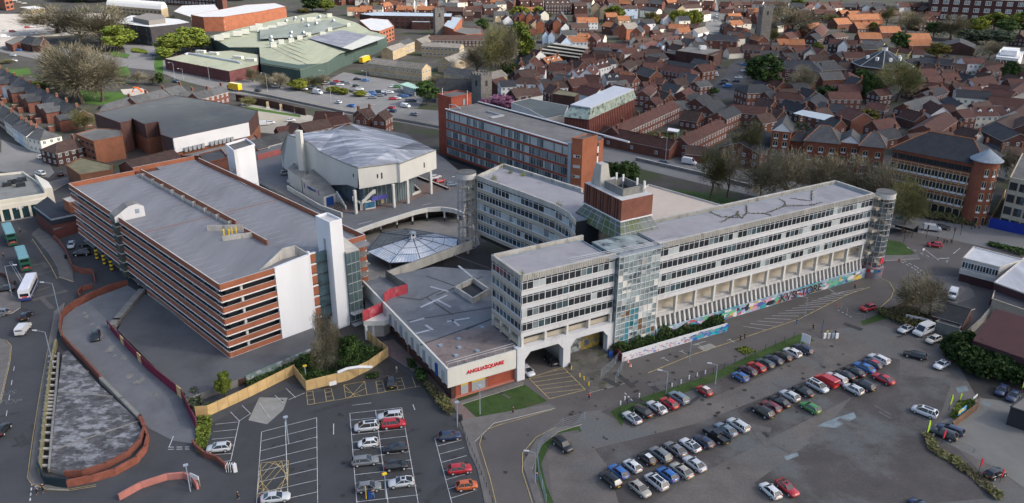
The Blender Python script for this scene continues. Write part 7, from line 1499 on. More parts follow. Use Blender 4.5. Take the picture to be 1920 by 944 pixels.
def tree_mesh(kind,seed):
    "crown and trunk for a tree 10 high with a crown 4 in radius"
    k=(kind,seed)
    if k in TM: return TM[k]
    r=random.Random(hash(kind)%1000+seed*17 if 0 else sum(map(ord,kind))+seed*17); tr=MB(); cr=MB(); bare=kind in('bare','bareg')
    tips=[]; base=1.0
    def branch(p,d,L,rad,lev):
        pts=[p]; q=p; dd=d
        for i in range(3): dd=(dd+V(r.uniform(-.18,.18),r.uniform(-.18,.18),.08)).normalized(); q=q+dd*L/3; pts.append(q)
        tr.tube(pts,[rad,rad*.8,rad*.62,rad*.45],5 if lev<2 else 3,0,False)
        if lev>=3: tips.append((q,dd)); return
        for i in range((3,4,3)[lev] if not bare else (4,4,3)[lev]):
            f=r.uniform(.45,1.0); j=min(2,int(f*3)); s=pts[j].lerp(pts[j+1],f*3-j); a=r.uniform(0,6.28); t=r.uniform(.5,.95); v=V(math.cos(a)*t,math.sin(a)*t,r.uniform(.15,.8)).normalized()
            branch(s,(dd*.45+v).normalized(),L*r.uniform(.55,.78),rad*.5,lev+1)
        tips.append((q,dd))
    branch(V(0,0,0),V(0,0,1),3.4 if kind!='dark' else 3,.30,0)
    # clumps in an uneven crown
    C=V(0,0,5.7); cl=[]
    for i in range(46):
        a=r.uniform(0,6.28); u=r.uniform(-.92,1); s=math.sqrt(1-u*u); R_=r.uniform(.55,1.0)
        cl.append((V(C.x+3.5*R_*s*math.cos(a),C.y+3.5*R_*s*math.sin(a),C.z+4.0*R_*u),r.uniform(.9,1.6)))
    if bare:
        for p,d in tips+[(c,(c-C).normalized()) for c,_ in cl]*2:
            for i in range(34):
                o=p+V(r.gauss(0,.6),r.gauss(0,.6),r.gauss(0,.55)); e=(d*.5+(o-V(0,0,4)).normalized()*.8+V(r.gauss(0,.35),r.gauss(0,.35),.25+r.gauss(0,.3))).normalized(); L=r.uniform(.5,1.1); s=e.cross(V(r.random(),r.random(),r.random())).normalized()*r.uniform(.025,.06)
                cr.poly([o-s,o+s,o+e*L],0 if r.random()<.6 else 1)
    else:
        n=120
        for c,s in cl:
            mi=0 if r.random()<.6 else 1
            for i in range(n):
                v=V(r.gauss(0,1),r.gauss(0,1),r.gauss(0,1)).normalized()*s*r.uniform(.5,1.05); v.z*=.75
                if kind=='willow': v.z=-abs(v.z)*1.9+.5
                o=c+v; h=r.uniform(.16,.30); a=V(r.gauss(0,1),r.gauss(0,1),r.gauss(0,1)).normalized(); nrm=(v.normalized()+a*.8).normalized(); x=nrm.cross(V(0,0,1)+a*.3).normalized()*h; y=nrm.cross(x).normalized()*h*(2.2 if kind=='willow' else .8)
                if kind=='willow': y=V(0,0,-h*2)
                cr.poly([o-x-y*.5,o+x-y*.5,o+x*.6+y,o-x*.6+y],mi if r.random()<.8 else 1-mi)
    TM[k]=(tr.mesh('trunk',[bark]),cr.mesh('crown',LM[kind])); return TM[k]
TN=dict(leafy='spring green tree',dark='dark evergreen tree',willow='yellow green willow tree',yellow='yellowish budding tree',bare='bare brown twigged tree',bareg='bare budding tree',pink='pink blossom tree',grey='grey green tree')
def trees(phrase,group,lst):
    lst=sorted(lst); cnt={}; seen={}
    for e in lst: cnt[e[4]]=cnt.get(e[4],0)+1
    for i,(bx,by,ty,hw,kd) in enumerate(lst):
        q=P(bx,by,0); lo,hi=0,45
        for _ in range(40):
            m=(lo+hi)/2; v=V(q.x,q.y,m)-V(0,0,CH); py=472-CF*(v.dot(_up)/v.dot(_fw))
            if py>ty: lo=m
            else: hi=m
        D=(q-V(0,0,CH)).length; rad=hw*D/CF/3.7; seen[kd]=seen.get(kd,0)+1
        lab=f"{TN[kd]} {phrase}" if cnt[kd]==1 else f"{ORD[seen[kd]-1]} {TN[kd]} from the left {phrase}"
        tr,cr=tree_mesh(kd,i%3); t=thing('tree',lab,'tree',q,group,random.uniform(0,6.28)); t.scale=(rad,rad,max(1.5,lo)/10)
        for n,me in (('trunk',tr),('crown',cr)): o=bpy.data.objects.new(n,me); COL.objects.link(o); o.parent=t
trees('on the green by the roundabout','trees on the roundabout green',[(134,196,88,42,'bare'),(152,205,92,44,'bare'),(188,201,94,42,'bare'),(120,180,110,34,'bare'),(99,173,148,30,'leafy'),(257,168,140,14,'bare'),(282,167,146,12,'bare'),(297,170,140,7,'dark'),(158,258,208,20,'bareg')])
trees('behind the roundabout','trees behind the roundabout',[(104,74,15,48,'bare'),(188,96,18,46,'bare'),(150,88,22,40,'bare'),(218,104,54,26,'leafy'),(325,112,64,30,'leafy'),(352,106,56,28,'leafy'),(372,100,74,18,'leafy'),(305,120,92,15,'leafy')])
trees('along the top left edge','trees along the top left edge',[(118,13,-14,22,'willow'),(150,14,-12,25,'dark'),(180,14,-10,22,'dark'),(205,10,-12,16,'leafy'),(440,8,-12,18,'leafy'),(580,28,-6,19,'dark'),(606,27,0,17,'leafy'),(563,30,18,11,'yellow'),(700,26,6,10,'bareg'),(8,132,118,11,'bareg')])
trees('along the dual carriageway verge','verge trees',[(496,170,142,15,'bare'),(520,172,140,16,'bare'),(556,174,150,17,'willow'),(580,172,146,13,'bareg'),(602,172,142,14,'bare'),(622,179,163,12,'willow'),(640,182,168,10,'willow'),(672,184,172,13,'willow'),(470,160,130,12,'bare'),(463,205,185,12,'bareg')])
trees('behind the tan courtyard flats','trees behind the courtyard flats',[(890,140,82,30,'bare'),(925,150,46,24,'bareg'),(942,146,40,24,'bare'),(967,128,36,27,'leafy'),(872,168,146,20,'bare'),(815,172,140,20,'bare'),(797,200,150,20,'dark'),(835,190,150,18,'bareg'),(900,60,35,12,'dark'),(905,210,186,12,'pink'),(938,207,176,22,'pink'),(950,145,115,16,'dark')])
trees('in the far middle of town','trees in the far middle',[(970,34,12,20,'willow'),(1003,34,10,10,'leafy'),(1146,38,10,18,'leafy'),(1213,50,20,15,'yellow'),(1266,42,17,15,'willow'),(1293,43,14,16,'willow'),(1240,40,24,12,'bareg'),(1020,36,24,8,'dark')])
trees('in the upper right quarter','trees in the upper right',[(1478,62,8,40,'bare'),(1450,44,-4,20,'bare'),(1488,12,-8,12,'leafy'),(1655,42,4,12,'bareg'),(1692,52,14,22,'bare'),(1702,46,24,13,'willow'),(1634,54,36,10,'yellow'),(1680,84,55,15,'dark'),(1550,35,22,14,'bareg'),(1440,75,50,12,'bareg'),(1425,160,97,31,'dark'),(1318,142,118,14,'bareg'),(1497,170,118,20,'bare'),(1527,90,75,8,'leafy')])
trees('by the river at the upper right','river trees at the upper right',[(1776,64,24,26,'bare'),(1822,52,24,19,'willow'),(1858,45,15,18,'leafy'),(1880,56,30,16,'dark'),(1906,52,14,20,'leafy'),(1812,70,48,20,'grey'),(1842,70,48,22,'grey'),(1866,72,48,22,'grey'),(1848,100,70,18,'bare'),(1750,98,74,18,'yellow'),(1745,60,35,15,'dark')])
trees('among the right hand houses','trees among the right houses',[(1676,182,110,34,'bareg'),(1620,182,130,11,'dark'),(1612,150,124,13,'dark'),(1885,148,107,13,'dark'),(1655,160,130,16,'bareg'),(1625,222,200,16,'yellow'),(1640,170,140,12,'dark'),(1450,165,140,16,'dark'),(1545,178,158,18,'dark'),(1736,135,122,10,'pink'),(1335,175,162,8,'dark')])
trees('beside the dual carriageway','trees beside the dual carriageway',[(1330,368,272,28,'bareg'),(1362,366,264,24,'bare'),(1392,300,222,32,'bareg'),(1425,378,280,42,'bare'),(1480,376,280,46,'bare'),(1545,372,284,46,'bare'),(1605,372,292,40,'bare'),(1655,392,300,34,'bare'),(1690,428,330,30,'bareg'),(1143,350,302,19,'dark'),(1172,354,300,22,'dark'),(1690,390,350,24,'bareg')])
trees('near the right hand lane','trees near the right lane',[(1722,590,505,36,'bare'),(1745,580,520,26,'bare'),(1880,320,268,22,'bare'),(1905,350,300,20,'bare'),(1848,330,290,16,'bare')])
trees('in the overgrown corner','trees in the overgrown corner',[(617,706,588,22,'bare'),(634,700,604,13,'bare'),(661,704,628,18,'dark'),(427,756,702,14,'leafy'),(600,706,650,11,'bareg')])
def shrub(name,pts,h,kind,label,n=None,cat='shrub',kindv=None,seed=1,lump=1.0,z=0,sz=.28):
    "planting: leaves heaped over a plan polygon given in pixels"
    q=PP(pts,z); r=random.Random(seed); xs=[p.x for p in q]; ys=[p.y for p in q]
    def inside(x,y):
        c=False
        for i in range(len(q)):
            a,b=q[i],q[i-1]
            if (a.y>y)!=(b.y>y) and x<(b.x-a.x)*(y-a.y)/(b.y-a.y)+a.x: c=not c
        return c
    ar=abs(sum(q[i].x*q[(i+1)%len(q)].y-q[(i+1)%len(q)].x*q[i].y for i in range(len(q))))/2; n=n or int(min(9000,ar*26)); m=MB(); k=0
    cs=[(r.uniform(min(xs),max(xs)),r.uniform(min(ys),max(ys)),r.uniform(.45,1)) for _ in range(max(6,int(ar/5)))]; wd=max(1.2,(ar/len(cs))**.5*1.1)
    while k<n:
        x,y=r.uniform(min(xs),max(xs)),r.uniform(min(ys),max(ys)); 
        if not inside(x,y): k+=.02; continue
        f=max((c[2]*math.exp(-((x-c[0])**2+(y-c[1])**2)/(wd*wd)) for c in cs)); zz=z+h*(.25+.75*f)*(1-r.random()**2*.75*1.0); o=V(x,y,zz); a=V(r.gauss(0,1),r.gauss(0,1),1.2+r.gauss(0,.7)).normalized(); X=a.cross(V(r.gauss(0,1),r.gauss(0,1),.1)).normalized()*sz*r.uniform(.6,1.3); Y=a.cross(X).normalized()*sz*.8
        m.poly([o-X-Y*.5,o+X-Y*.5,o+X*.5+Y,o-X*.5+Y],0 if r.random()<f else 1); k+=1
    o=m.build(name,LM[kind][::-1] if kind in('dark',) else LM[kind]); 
    return tag(o,label,cat,None,kindv)
shrub('undergrowth',[(374,784),(470,742),(462,722),(603,664),(680,648),(690,660),(722,667),(690,692),(655,711),(580,731),(556,700),(470,748),(395,782)],1.6,'dark','rough shrubby undergrowth inside the timber hoarding','', 'undergrowth','stuff',3) if 0 else shrub('undergrowth',[(374,784),(470,742),(462,722),(603,664),(680,648),(690,660),(722,667),(690,692),(655,711),(580,731),(556,700),(470,748),(395,782)],1.7,'dark','rough shrubby undergrowth inside the timber hoarding',None,'undergrowth','stuff',3)
shrub('planting_strip',[(378,790),(398,790),(402,805),(392,850),(380,862),(372,850),(372,815)],1.3,'leafy','narrow overgrown planting strip between ramp and car park',None,'planting',None,4)
shrub('bush',[(345,750),(368,742),(385,765),(372,782),(350,776)],2.4,'grey','grey green bush spilling over the end of the maroon hoarding',None,'bush',None,5)
shrub('hedge',[(795,722),(808,718),(856,772),(848,783),(832,775)],1.7,'bareg','brown green hedge along the path beside the car park',None,'hedge',None,6)
shrub('bush',[(765,682),(780,682),(784,694),(770,697)],1.6,'dark','small round evergreen bush beside the precinct path',None,'bush',None,7)
shrub('bush',[(780,702),(800,700),(806,718),(786,724)],2.2,'dark','larger round evergreen bush beside the car park hedge',None,'bush',None,8)
shrub('bush',[(690,706),(712,703),(712,714),(692,716)],.7,'dark','low flat bush in front of the timber hoarding',None,'bush',None,9)
shrub('hedge',[(1763,648),(1790,632),(1830,640),(1880,655),(1930,670),(1960,690),(1960,730),(1890,712),(1840,705),(1790,680)],5.0,'dark','huge dark clipped evergreen hedge at the right edge',9000,'hedge',None,10,1,0,.4)
shrub('bush_belt',[(1140,660),(1165,668),(1240,645),(1362,612),(1352,590),(1290,590),(1215,612),(1150,632)],3.4,'dark','dense dark bushes behind the white graffiti wall',7000,'bushes',None,11,1,0,.3)
shrub('weedy_bank',[(1733,803),(1745,798),(1765,835),(1800,852),(1850,885),(1890,925),(1875,930),(1830,890),(1780,855),(1745,835)],.9,'bareg','weedy strip along the broken edge of the concrete forecourt',None,'weeds',None,12)
shrub('planter_grass',[(1785,772),(1802,742),(1832,738),(1828,752),(1800,778)],.5,'leafy','grassy planter behind the rust coloured forecourt wall',None,'planter',None,13)
shrub('ivy_bushes',[(1640,578),(1700,565),(1760,600),(1720,610),(1690,600)],1.5,'bareg','tangled low bushes beside the grey block wall',None,'bushes',None,14)
shrub('verge_bushes',[(1690,395),(1830,415),(1825,402),(1700,380)],2.0,'bareg','low bushes in front of the arched brick office',None,'bushes',None,15)
shrub('hedge',[(1850,450),(1920,470),(1922,462),(1855,443)],1.6,'dark','dark clipped hedge behind the flat roofed surgery',None,'hedge',None,16)
shrub('hedge',[(242,108),(272,111),(270,105),(245,102)],1.5,'leafy','clipped hedge in front of the dark glass office',None,'hedge',None,17)
shrub('garden_bushes',[(1205,245),(1262,250),(1258,262),(1200,258)],1.2,'bareg','garden bushes inside the almshouse court',None,'bushes',None,18)
shrub('bush',[(1380,650),(1400,660),(1420,655),(1400,645)],.4,'leafy','tufted weeds along the wire fence line',None,'weeds',None,19)
for i,(x,y,s) in enumerate(((938,316,1.4),(924,337,1.0),(955,325,1.0),(979,330,.9),(1046,387,1.0),(979,517,.7))):
    m=MB(); r=random.Random(i); c=P(x,y,22.4)
    for k in range(160): o=c+V(r.gauss(0,.4*s),r.gauss(0,.4*s),abs(r.gauss(.4,.45))*s); a=V(r.gauss(0,1),r.gauss(0,1),1).normalized(); X=a.cross(V(1,0,.2)).normalized()*.16; Y=a.cross(X)*.16; m.poly([o-X-Y,o+X-Y,o+X+Y,o-X+Y],0)
    tag(m.build('roof_weed',[LM['willow'][0]]),f"{ORD[i]} tuft of weeds from the back on the grey office roofs",'weeds','roof weeds')
m=MB(); r=random.Random(5)
for pts in ([(1352,412),(1366,404),(1382,396),(1390,404)],[(1330,393),(1352,402),(1382,403)],[(1382,403),(1382,390)],[(1390,404),(1400,392),(1398,380)],[(1400,394),(1432,395),(1445,398)],[(1432,395),(1472,380),(1470,372),(1460,367)],[(1472,380),(1520,378),(1540,372)],[(1480,365),(1520,370)],[(1520,370),(1521,350)]):
    q=PP(pts,22.40); m.walls(q,.13,22.38,22.44,0)
    for a,b in zip(q[:-1],q[1:]):
        for k in range(int((b-a).length*5)): o=a.lerp(b,r.random())+V(r.gauss(0,.2),r.gauss(0,.2),r.random()*.25); X=V(r.gauss(0,1),r.gauss(0,1),.5).normalized()*.13; Y=X.cross(V(0,.3,1)).normalized()*.13; m.poly([o-X-Y,o+X-Y,o+X+Y,o-X+Y],1)
o=m.build('roof_cracks',[feltd,LM['bareg'][0]],sov)
# ================================================================ street furniture, people, small things
def lamp(px,py,h,arm,label,col=steelb,head='arm',z=0):
    q=P(px,py,z); t=thing('street_lamp',label,'street lamp',q,'street lamps'); m=MB()
    if head=='arm':
        m.tube([q,q+V(0,0,h)],[.11,.07],6); e=q+V(arm[0],arm[1],h+.25); m.tube([q+V(0,0,h-.02),e],.05,5); m.build('pole',[col],t)
        d=V(arm[0],arm[1],0).normalized(); m=MB(); m.tube([e,e+d*.9],[.16,.12],6); m.build('lamp_head',[mat('lamp_grey',(.55,.57,.6),var=0)],t)
    else:
        m.tube([q,q+V(0,0,h)],[.12,.09],6); m.build('pole',[col],t); m=MB(); m.box(q+V(0,0,h),.75,.45,.22,.5,0); m.build('lamp_head',[head if not isinstance(head,str) else mat('lamp_blue_grey',(.30,.36,.44),var=0)],t)
lamp(104,703,8.6,(-1.8,.2),'tall grey street lamp with an arm on the ramp pavement')
lamp(114,604,8.4,(-2,.1),'street lamp with an arm at the brick ramp corner'); lamp(25,571,8.4,(1.8,.3),'street lamp with an arm by the bus stop crossing')
lamp(904,778,6.2,(0,0),'slim lamp post standing on the grass in front of the sign',head='box'); lamp(862,803,5.4,(0,0),'blue grey lamp post at the end of the hedge',head='box'); lamp(546,838,5.6,(0,0),'lamp post in the empty hatched car park bays',head='box'); lamp(363,930,5.2,(0,0),'lamp post at the bottom car park entrance',head='box')
lamp(577,716,3.0,(0,0),'short post with a yellow lamp behind the hoarding',head=yelp); lamp(730,938,4.8,(0,0),'post with a yellow lamp in the car park bays',head=yelp)
for x,y,h,l in ((1009,905,6,'beside the curved verge fence'),(1252,735,5,'behind the parked grey SUV'),(1344,716,4.5,'by the red mini bay'),(1295,674,5,'on the lay-by kerb'),(1510,587,5,'at the far hatched bays')): lamp(x,y,h,(-1.1,.2),f"thin street lamp {l}")
for i,(x,y,h) in enumerate(((324,157,9),(389,160,9.5),(498,180,10),(617,196,10),(572,150,8),(1245,300,9.5),(340,158,6),(735,150,6),(604,158,6),(1455,125,8),(684,158,6))): lamp(x,y,h,(-1.6,-.4) if i<7 else (-1.8,0),f"{ORD[i]} listed far street lamp along the dual carriageway side" if 0 else ['lamp column at the maroon shed corner','lamp column before the maroon shed wall','tall lamp column on the left flyover edge','lamp column beside the white car on the flyover','lamp column by the yellow trailer','tall lamp column beside the almshouse wall','short lamp column near the maroon shed','lamp column near the green pavilion','lamp column in the far car park','lamp column near the hipped chapel','lamp column in the middle far car park'][i],alu)
lamp(842,360,4.5,(.8,.1),'lamp post at the end of the raised deck',z=4.5)
skin=mat('skin',(.45,.28,.2),var=0); cloth={n:mat('cloth_'+n,c,var=.1,sc=6) for n,c in dict(black=(.012,.012,.015),navy=(.02,.03,.07),blue=(.06,.15,.32),red=(.45,.03,.03),white=(.7,.7,.7),grey=(.2,.2,.21),brown=(.12,.07,.04),hivis=(.55,.6,.05),orange=(.6,.2,.03)).items()}; hair=mat('hair',(.03,.02,.015),var=0)
def skinmesh(pts,edges,rad,name,m,parent):
    me=bpy.data.meshes.new(name); me.from_pydata(pts,edges,[]); me.materials.append(m); o=bpy.data.objects.new(name,me); COL.objects.link(o)
    if parent: o.parent=parent
    o.modifiers.new('skin','SKIN'); s=o.modifiers.new('sub','SUBSURF'); s.levels=1; s.render_levels=1
    for i,v in enumerate(me.skin_vertices[0].data if len(me.skin_vertices) else []): v.radius=(rad[i],rad[i])
    return o
def person_proto(step,key):
    k=('pers',key)
    if k in CM: return CM[k]
    s=step; B=[(0,0,.95),(0,0,1.2),(0,0,1.42),(0,0,1.53),(0.02,0,1.68),(0,.10,.90),(s*.25,.10,.5),(s*.25-.05,.10,.08),(s*.25+.14,.10,.05),(0,-.10,.90),(-s*.2,-.10,.5),(-s*.45,-.10,.1),(-s*.45+.15,-.10,.06),(0,.21,1.40),(-s*.12,.26,1.12),(-s*.02+.05,.27,.85),(0,-.21,1.40),(s*.12,-.26,1.12),(s*.25+.05,-.27,.87)]
    E=[(0,1),(1,2),(2,3),(3,4),(0,5),(5,6),(6,7),(7,8),(0,9),(9,10),(10,11),(11,12),(2,13),(13,14),(14,15),(2,16),(16,17),(17,18)]
    Rr=[.13,.14,.15,.06,.105,.09,.065,.05,.04,.09,.065,.05,.04,.07,.05,.04,.07,.05,.04]
    def ev(pts,edges,rad,nm):
        me=bpy.data.meshes.new(nm); me.from_pydata(pts,edges,[]); o=bpy.data.objects.new(nm,me); COL.objects.link(o); o.modifiers.new('s','SKIN'); q=o.modifiers.new('b','SUBSURF'); q.levels=1
        for i,v in enumerate(me.skin_vertices[0].data): v.radius=(rad[i],rad[i]); v.use_root=(i==0)
        bpy.context.view_layer.update(); dg=bpy.context.evaluated_depsgraph_get(); r=bpy.data.meshes.new_from_object(o.evaluated_get(dg)); r.name=nm; bpy.data.objects.remove(o); return r
    body=ev(B,E,Rr,'person_body'); jk=[0,1,2,13,14,16,17]; mp={a:i for i,a in enumerate(jk)}
    jacket=ev([B[i] for i in jk],[(mp[a],mp[b]) for a,b in E if a in mp and b in mp],[Rr[i]*1.18 for i in jk],'jacket'); tk=[0,5,6,7,9,10,11]; mp={a:i for i,a in enumerate(tk)}
    trs=ev([B[i] for i in tk],[(mp[a],mp[b]) for a,b in E if a in mp and b in mp],[Rr[i]*1.15 for i in tk],'trousers'); hm=MB(); hm.cyl((-.01,0,1.70),.115,.06,10,0); hm.cyl((-.01,0,1.76),.11,.05,10,0,.05); hr=hm.mesh('hair',[hair])
    body.materials.clear(); body.materials.append(skin)
    for q in (jacket,trs): q.materials.clear(); q.materials.append(cloth['black'])
    CM[k]=(body,jacket,trs,hr); return CM[k]
def person(px,py,top,leg,a,label,step=.6,z=.02,sc=1.0):
    q=P(px,py,z); t=thing('person',label,'person',q,'pedestrians',R(a)); t.scale=(sc,sc,sc); b,j,l,h=person_proto(step,step)
    for n,me,m in (('body',b,None),('jacket',j,cloth[top]),('trousers',l,cloth[leg]),('hair',h,None)):
        o=bpy.data.objects.new(n,me); COL.objects.link(o); o.parent=t
        if m: slot(o,m)
for e in ((747,702,'white','grey',200,'person in a white shirt walking by the disabled bays'),(966,776,'black','black',10,'person in black walking on the pavement below the grass'),(1108,748,'red','navy',250,'person in a red top beside the hatched yellow box'),(1012,900,'navy','blue',90,'person in dark clothes inside the curved verge'),(1237,778,'black','navy',200,'person in black between the silver and red cars'),(1249,916,'navy','navy',120,'person leaning into an open car boot'),(1398,631,'navy','black',200,'person in navy jacket, left of the pair on the lay-by kerb'),(1390,634,'black','black',200,'person in black, right behind another on the lay-by kerb'),(1495,603,'blue','blue',210,'person in pale blue walking along the lay-by kerb'),(1526,612,'black','black',220,'dark clad cyclist figure on the open road'),(1552,623,'hivis','grey',120,'person in a yellow top by the ticket boards'),(1568,622,'navy','navy',200,'person in navy beside the ticket boards'),(1603,534,'black','black',100,'person in black crossing the hatched bays'),(1685,485,'black','red',100,'person in dark jacket at the grass corner'),(1757,440,'white','black',20,'person in white waiting at the traffic island'),(1769,447,'black','navy',40,'first dark figure at the traffic island'),(1775,446,'grey','black',60,'second dark figure at the traffic island'),(1783,447,'black','black',80,'third dark figure beside the signal pole'),(76,938,'blue','black',250,'person in blue at the bottom left corner'),(88,934,'black','black',250,'person in black at the bottom left corner'),(8,497,'black','black',90,'person with dark hood by the bus stop'),(706,937,'navy','blue',120,'person in blue beside the grey hatchback'),(453,943,'black','black',30,'person in black at the bottom edge of the car park'),(1827,418,'black','navy',0,'person at the crossing by the blue hoarding'),(1835,419,'grey','black',0,'person in grey nearest the blue hoarding'),(38,450,'black','black',0,'person beside the first green bus')):
    person(*e)
def post(px,py,h,m_,name,label,r=.08,z=0,cat='post',group=None,top=None):
    q=P(px,py,z); m=MB(); m.cyl((q.x,q.y,z),r,h,8,0)
    if top: m.box((q.x,q.y,z+h),top[0],.15,top[1],top[2] if len(top)>2 else .4,1)
    return tag(m.build(name,[m_,white]),label,cat,group)
for i,(x,y) in enumerate(((1175,748),(1202,742),(1167,757),(1295,707),(1310,702),(1325,697),(1280,715),(1263,722))): post(x,y,.9,white,'white_bollard',f"{ORD[i]} listed white bollard" if 0 else f"white marker bollard on the grass verge, {['near the ticket barrier','at the verge middle','at the verge end','left of three by the red mini','middle of three by the red mini','right of three by the red mini','left of the red mini row','by the lamp post'][i]}",.12,cat='bollard',group='white bollards')
for i,(x,y) in enumerate(((1074,692),(1090,706),(1098,712),(1107,722))): post(x,y,.9,yelp,'yellow_bollard',f"{ORD[i]} short yellow bollard from the portal along the hatched box",.12,cat='bollard',group='yellow bollards')
for i,(x,y) in enumerate(((1180,676),(1185,684))):
    q=P(x,y,0); m=MB(); m.box(q,.5,.5,.06,0,1); m.cyl((q.x,q.y,.06),.2,.75,10,0,.04); m.cyl((q.x,q.y,.35),.16,.15,10,1,.12); tag(m.build('traffic_cone',[mat('cone_orange',(.7,.16,.03),var=0),white]),['orange traffic cone nearest the white graffiti wall','orange traffic cone in front of the other cone'][i],'traffic cone')
def wirefence(pts,h,label,step=3,z=0,m_=alu,panels=False):
    q=PP(pts,z); t=thing('wire_fence',label,'fence',q[0]); m=MB(); w_=MB(); rt=.02 if panels else .012
    for a,b in zip(q[:-1],q[1:]):
        n=max(1,int((b-a).length/step))
        for i in range(n+1): p=a.lerp(b,i/n); m.tube([p,p+V(0,0,h)],.045,4)
        for zz in ((.1,h*.5,h-.05) if not panels else (.1,h*.25,h*.5,h*.75,h-.05)): w_.tube([a+V(0,0,zz),b+V(0,0,zz)],rt,3)
    m.build('posts',[m_],t); w_.build('rails',[m_],t)
wirefence([(1165,776),(1180,758),(1340,697),(1490,628)],1.6,'wire fence on thin posts along the gravel car park verge',3.2,0,dark)
wirefence([(1100,788),(1060,800),(1028,822),(1012,852),(1016,890),(1030,944)],1.9,'temporary steel fence panels around the curved verge',3,0,steelb,True)
wirefence([(1130,706),(1148,690),(1165,670),(1172,682),(1157,716)],1.9,'temporary steel fence panels by the bush belt',2.5,0,steelb,True)
wirefence([(868,800),(895,860),(918,915),(930,944)],1.0,'dark low railing along the car park path',1.6,0,dark)
wirefence([(1578,572),(1600,590),(1622,592)],1.6,'thin wire fence beside the red hatchback on the road',2)
wirefence([(1880,880),(1830,838),(1760,805)],.9,'low wire along the forecourt edge',4,0,dark)
wirefence([(345,152),(450,166),(480,172)],1.2,'metal railing along the dual carriageway by the maroon shed',3)
# white wall with graffiti in front of the bushes, yard details
lw_=thing('painted_low_wall','white low wall with red and blue graffiti in front of the bushes','wall',P(1260,645,0)); q=PP([(1168,676),(1280,641),(1363,616)],0); m=MB(); m.walls(q,.3,0,2.0); m.build('white_wall',[whitew],lw_)
rr=random.Random(9); m=MB(); a,b=q[0],q[2]; d=(q[1]-q[0]).normalized(); n=V(d.y,-d.x,0)*.17
for k in range(190):
    f=rr.random()**.8; p=q[0].lerp(q[1],f*2) if f<.5 else q[1].lerp(q[2],f*2-1); z=rr.uniform(.3,1.5); cc=rr.choice((0,1,5)) if f<.62 else rr.choice((2,3,4)); s=rr.uniform(.2,.45) if f<.62 else rr.uniform(.5,1.0); ts=sorted(rr.uniform(0,6.28) for _ in range(6)); pts=[p+n*(1+.002*k)+d*(s*math.cos(t)*(1.2 if f>.62 else .8))+V(0,0,z+s*.5*math.sin(t)) for t in ts]; m.poly([(x.x,x.y,max(.02,min(1.95,x.z))) for x in pts],cc)
m.build('graffiti',[mat('spray_red2',(.5,.08,.08),var=.2),mat('spray_blue2',(.08,.16,.45),var=.2),mat('spray_cyan',(.02,.33,.42),var=.2),mat('spray_grey',(.25,.25,.28),var=.2),mat('spray_deepblue',(.03,.12,.40),var=.2),mat('spray_lavender',(.42,.40,.55),var=.2)],lw_)
m=MB(); m.walls(PP([(1146,650),(1168,676)],0),.2,0,1.9); tag(m.build('red_panel_wall',[mat('dull_red_panel',(.14,.03,.03),var=.2)]),'dull red panel fence at the left end of the bushes','fence')
m=MB(); p=P(1146,666,0); m.box(p,.9,.7,1.5,.4,0); m.box(p+V(0,0,1.5),.95,.75,.12,.4,1); tag(m.build('blue_bin',[bluep,dark]),'blue wheeled bin beside the dull red panels','bin')
m=MB(); SF.bx(m,11.6,16.5,2.6,3,.8,6.0); tag(m.build('graffiti_board',[mat('grey_graffiti',(.28,.30,.31),var=.4,sc=2,col2=(.06,.07,.08),thr=.5,sc2=1.2)]),'grey graffiti covered wall behind the portal','wall')
m=MB(); SF.bx(m,11.4,21.4,-1.5,2.6,0,.8); tag(m.build('concrete_platform',[MATS['broken_paving']]),'low cracked concrete platform in front of the yellow graffiti wall','platform')
m=MB(); SF.bx(m,16.5,21.5,2.6,3,.8,6.0); tag(m.build('graffiti_board',[mat('yellow_graffiti',(.26,.19,.04),var=.4,sc=1,col2=(.06,.09,.16),thr=.55,sc2=.6)]),'yellow and dark graffiti wall at the stair core foot','wall')
bw_=thing('block_wall','grey concrete block garden wall with dark holes behind the parked minibus','wall',P(1760,620,0)); q=PP([(1698,592),(1752,603),(1810,626)],0); m=MB(); m.walls(q,.3,0,1.7); m.build('blockwork',[concp],bw_); m=MB()
for i in range(11):
    f=(i+.5)/11; p=q[0].lerp(q[1],f*2) if f<.5 else q[1].lerp(q[2],f*2-1); m.box((p.x,p.y-.17,.8 if i%2 else .4),.4,.1,.45 if i%2 else 1.0,ang(q[0],q[2]))
m.build('dark_openings',[dark],bw_)
m=MB(); m.walls(PP([(1810,626),(1838,600),(1856,578)],0),.3,0,2.0); tag(m.build('yard_wall',[concd]),'dark yard wall running back beside the maroon shed','wall')
m=MB(); m.walls(PP([(1682,575),(1745,545),(1760,548)],0),.2,0,1.9); tag(m.build('yard_fence',[mat('old_timber',(.20,.16,.10),var=.25)]),'old timber fence beside the bare tree near the hut','fence')
m=MB(); m.walls(PP([(1788,793),(1834,757),(1838,745)],0),.3,0,1.4); tag(m.build('rusty_wall',[mat('rusty_board',(.17,.10,.065),var=.3,sc=1)]),'rust coloured board wall of the forecourt planter','wall')
m=MB(); a,b=P(1800,768,1.0),P(1814,757,1.0); m.wall(a-V(.1,.2,0),b-V(.1,.2,0),.1,.9,2.1,0); m.wall(a-V(.15,.28,0),a.lerp(b,.7)-V(.15,.28,0),.05,1.5,2.0,1); tag(m.build('forecourt_sign',[mat('sky_blue_sign',(.12,.38,.60),var=.1),yelp]),'sky blue and yellow sign board on the planter wall','sign')
m=MB(); a,b=P(1826,745,0),P(1834,738,0); m.wall(a,b,.1,.8,1.3); tag(m.build('white_sign',[white]),'small white sign at the corner of the forecourt planter','sign')
fl_g=mat('lime_flag',(.35,.55,.04),var=.15); fl_r=mat('red_flag',(.45,.03,.05),var=.15)
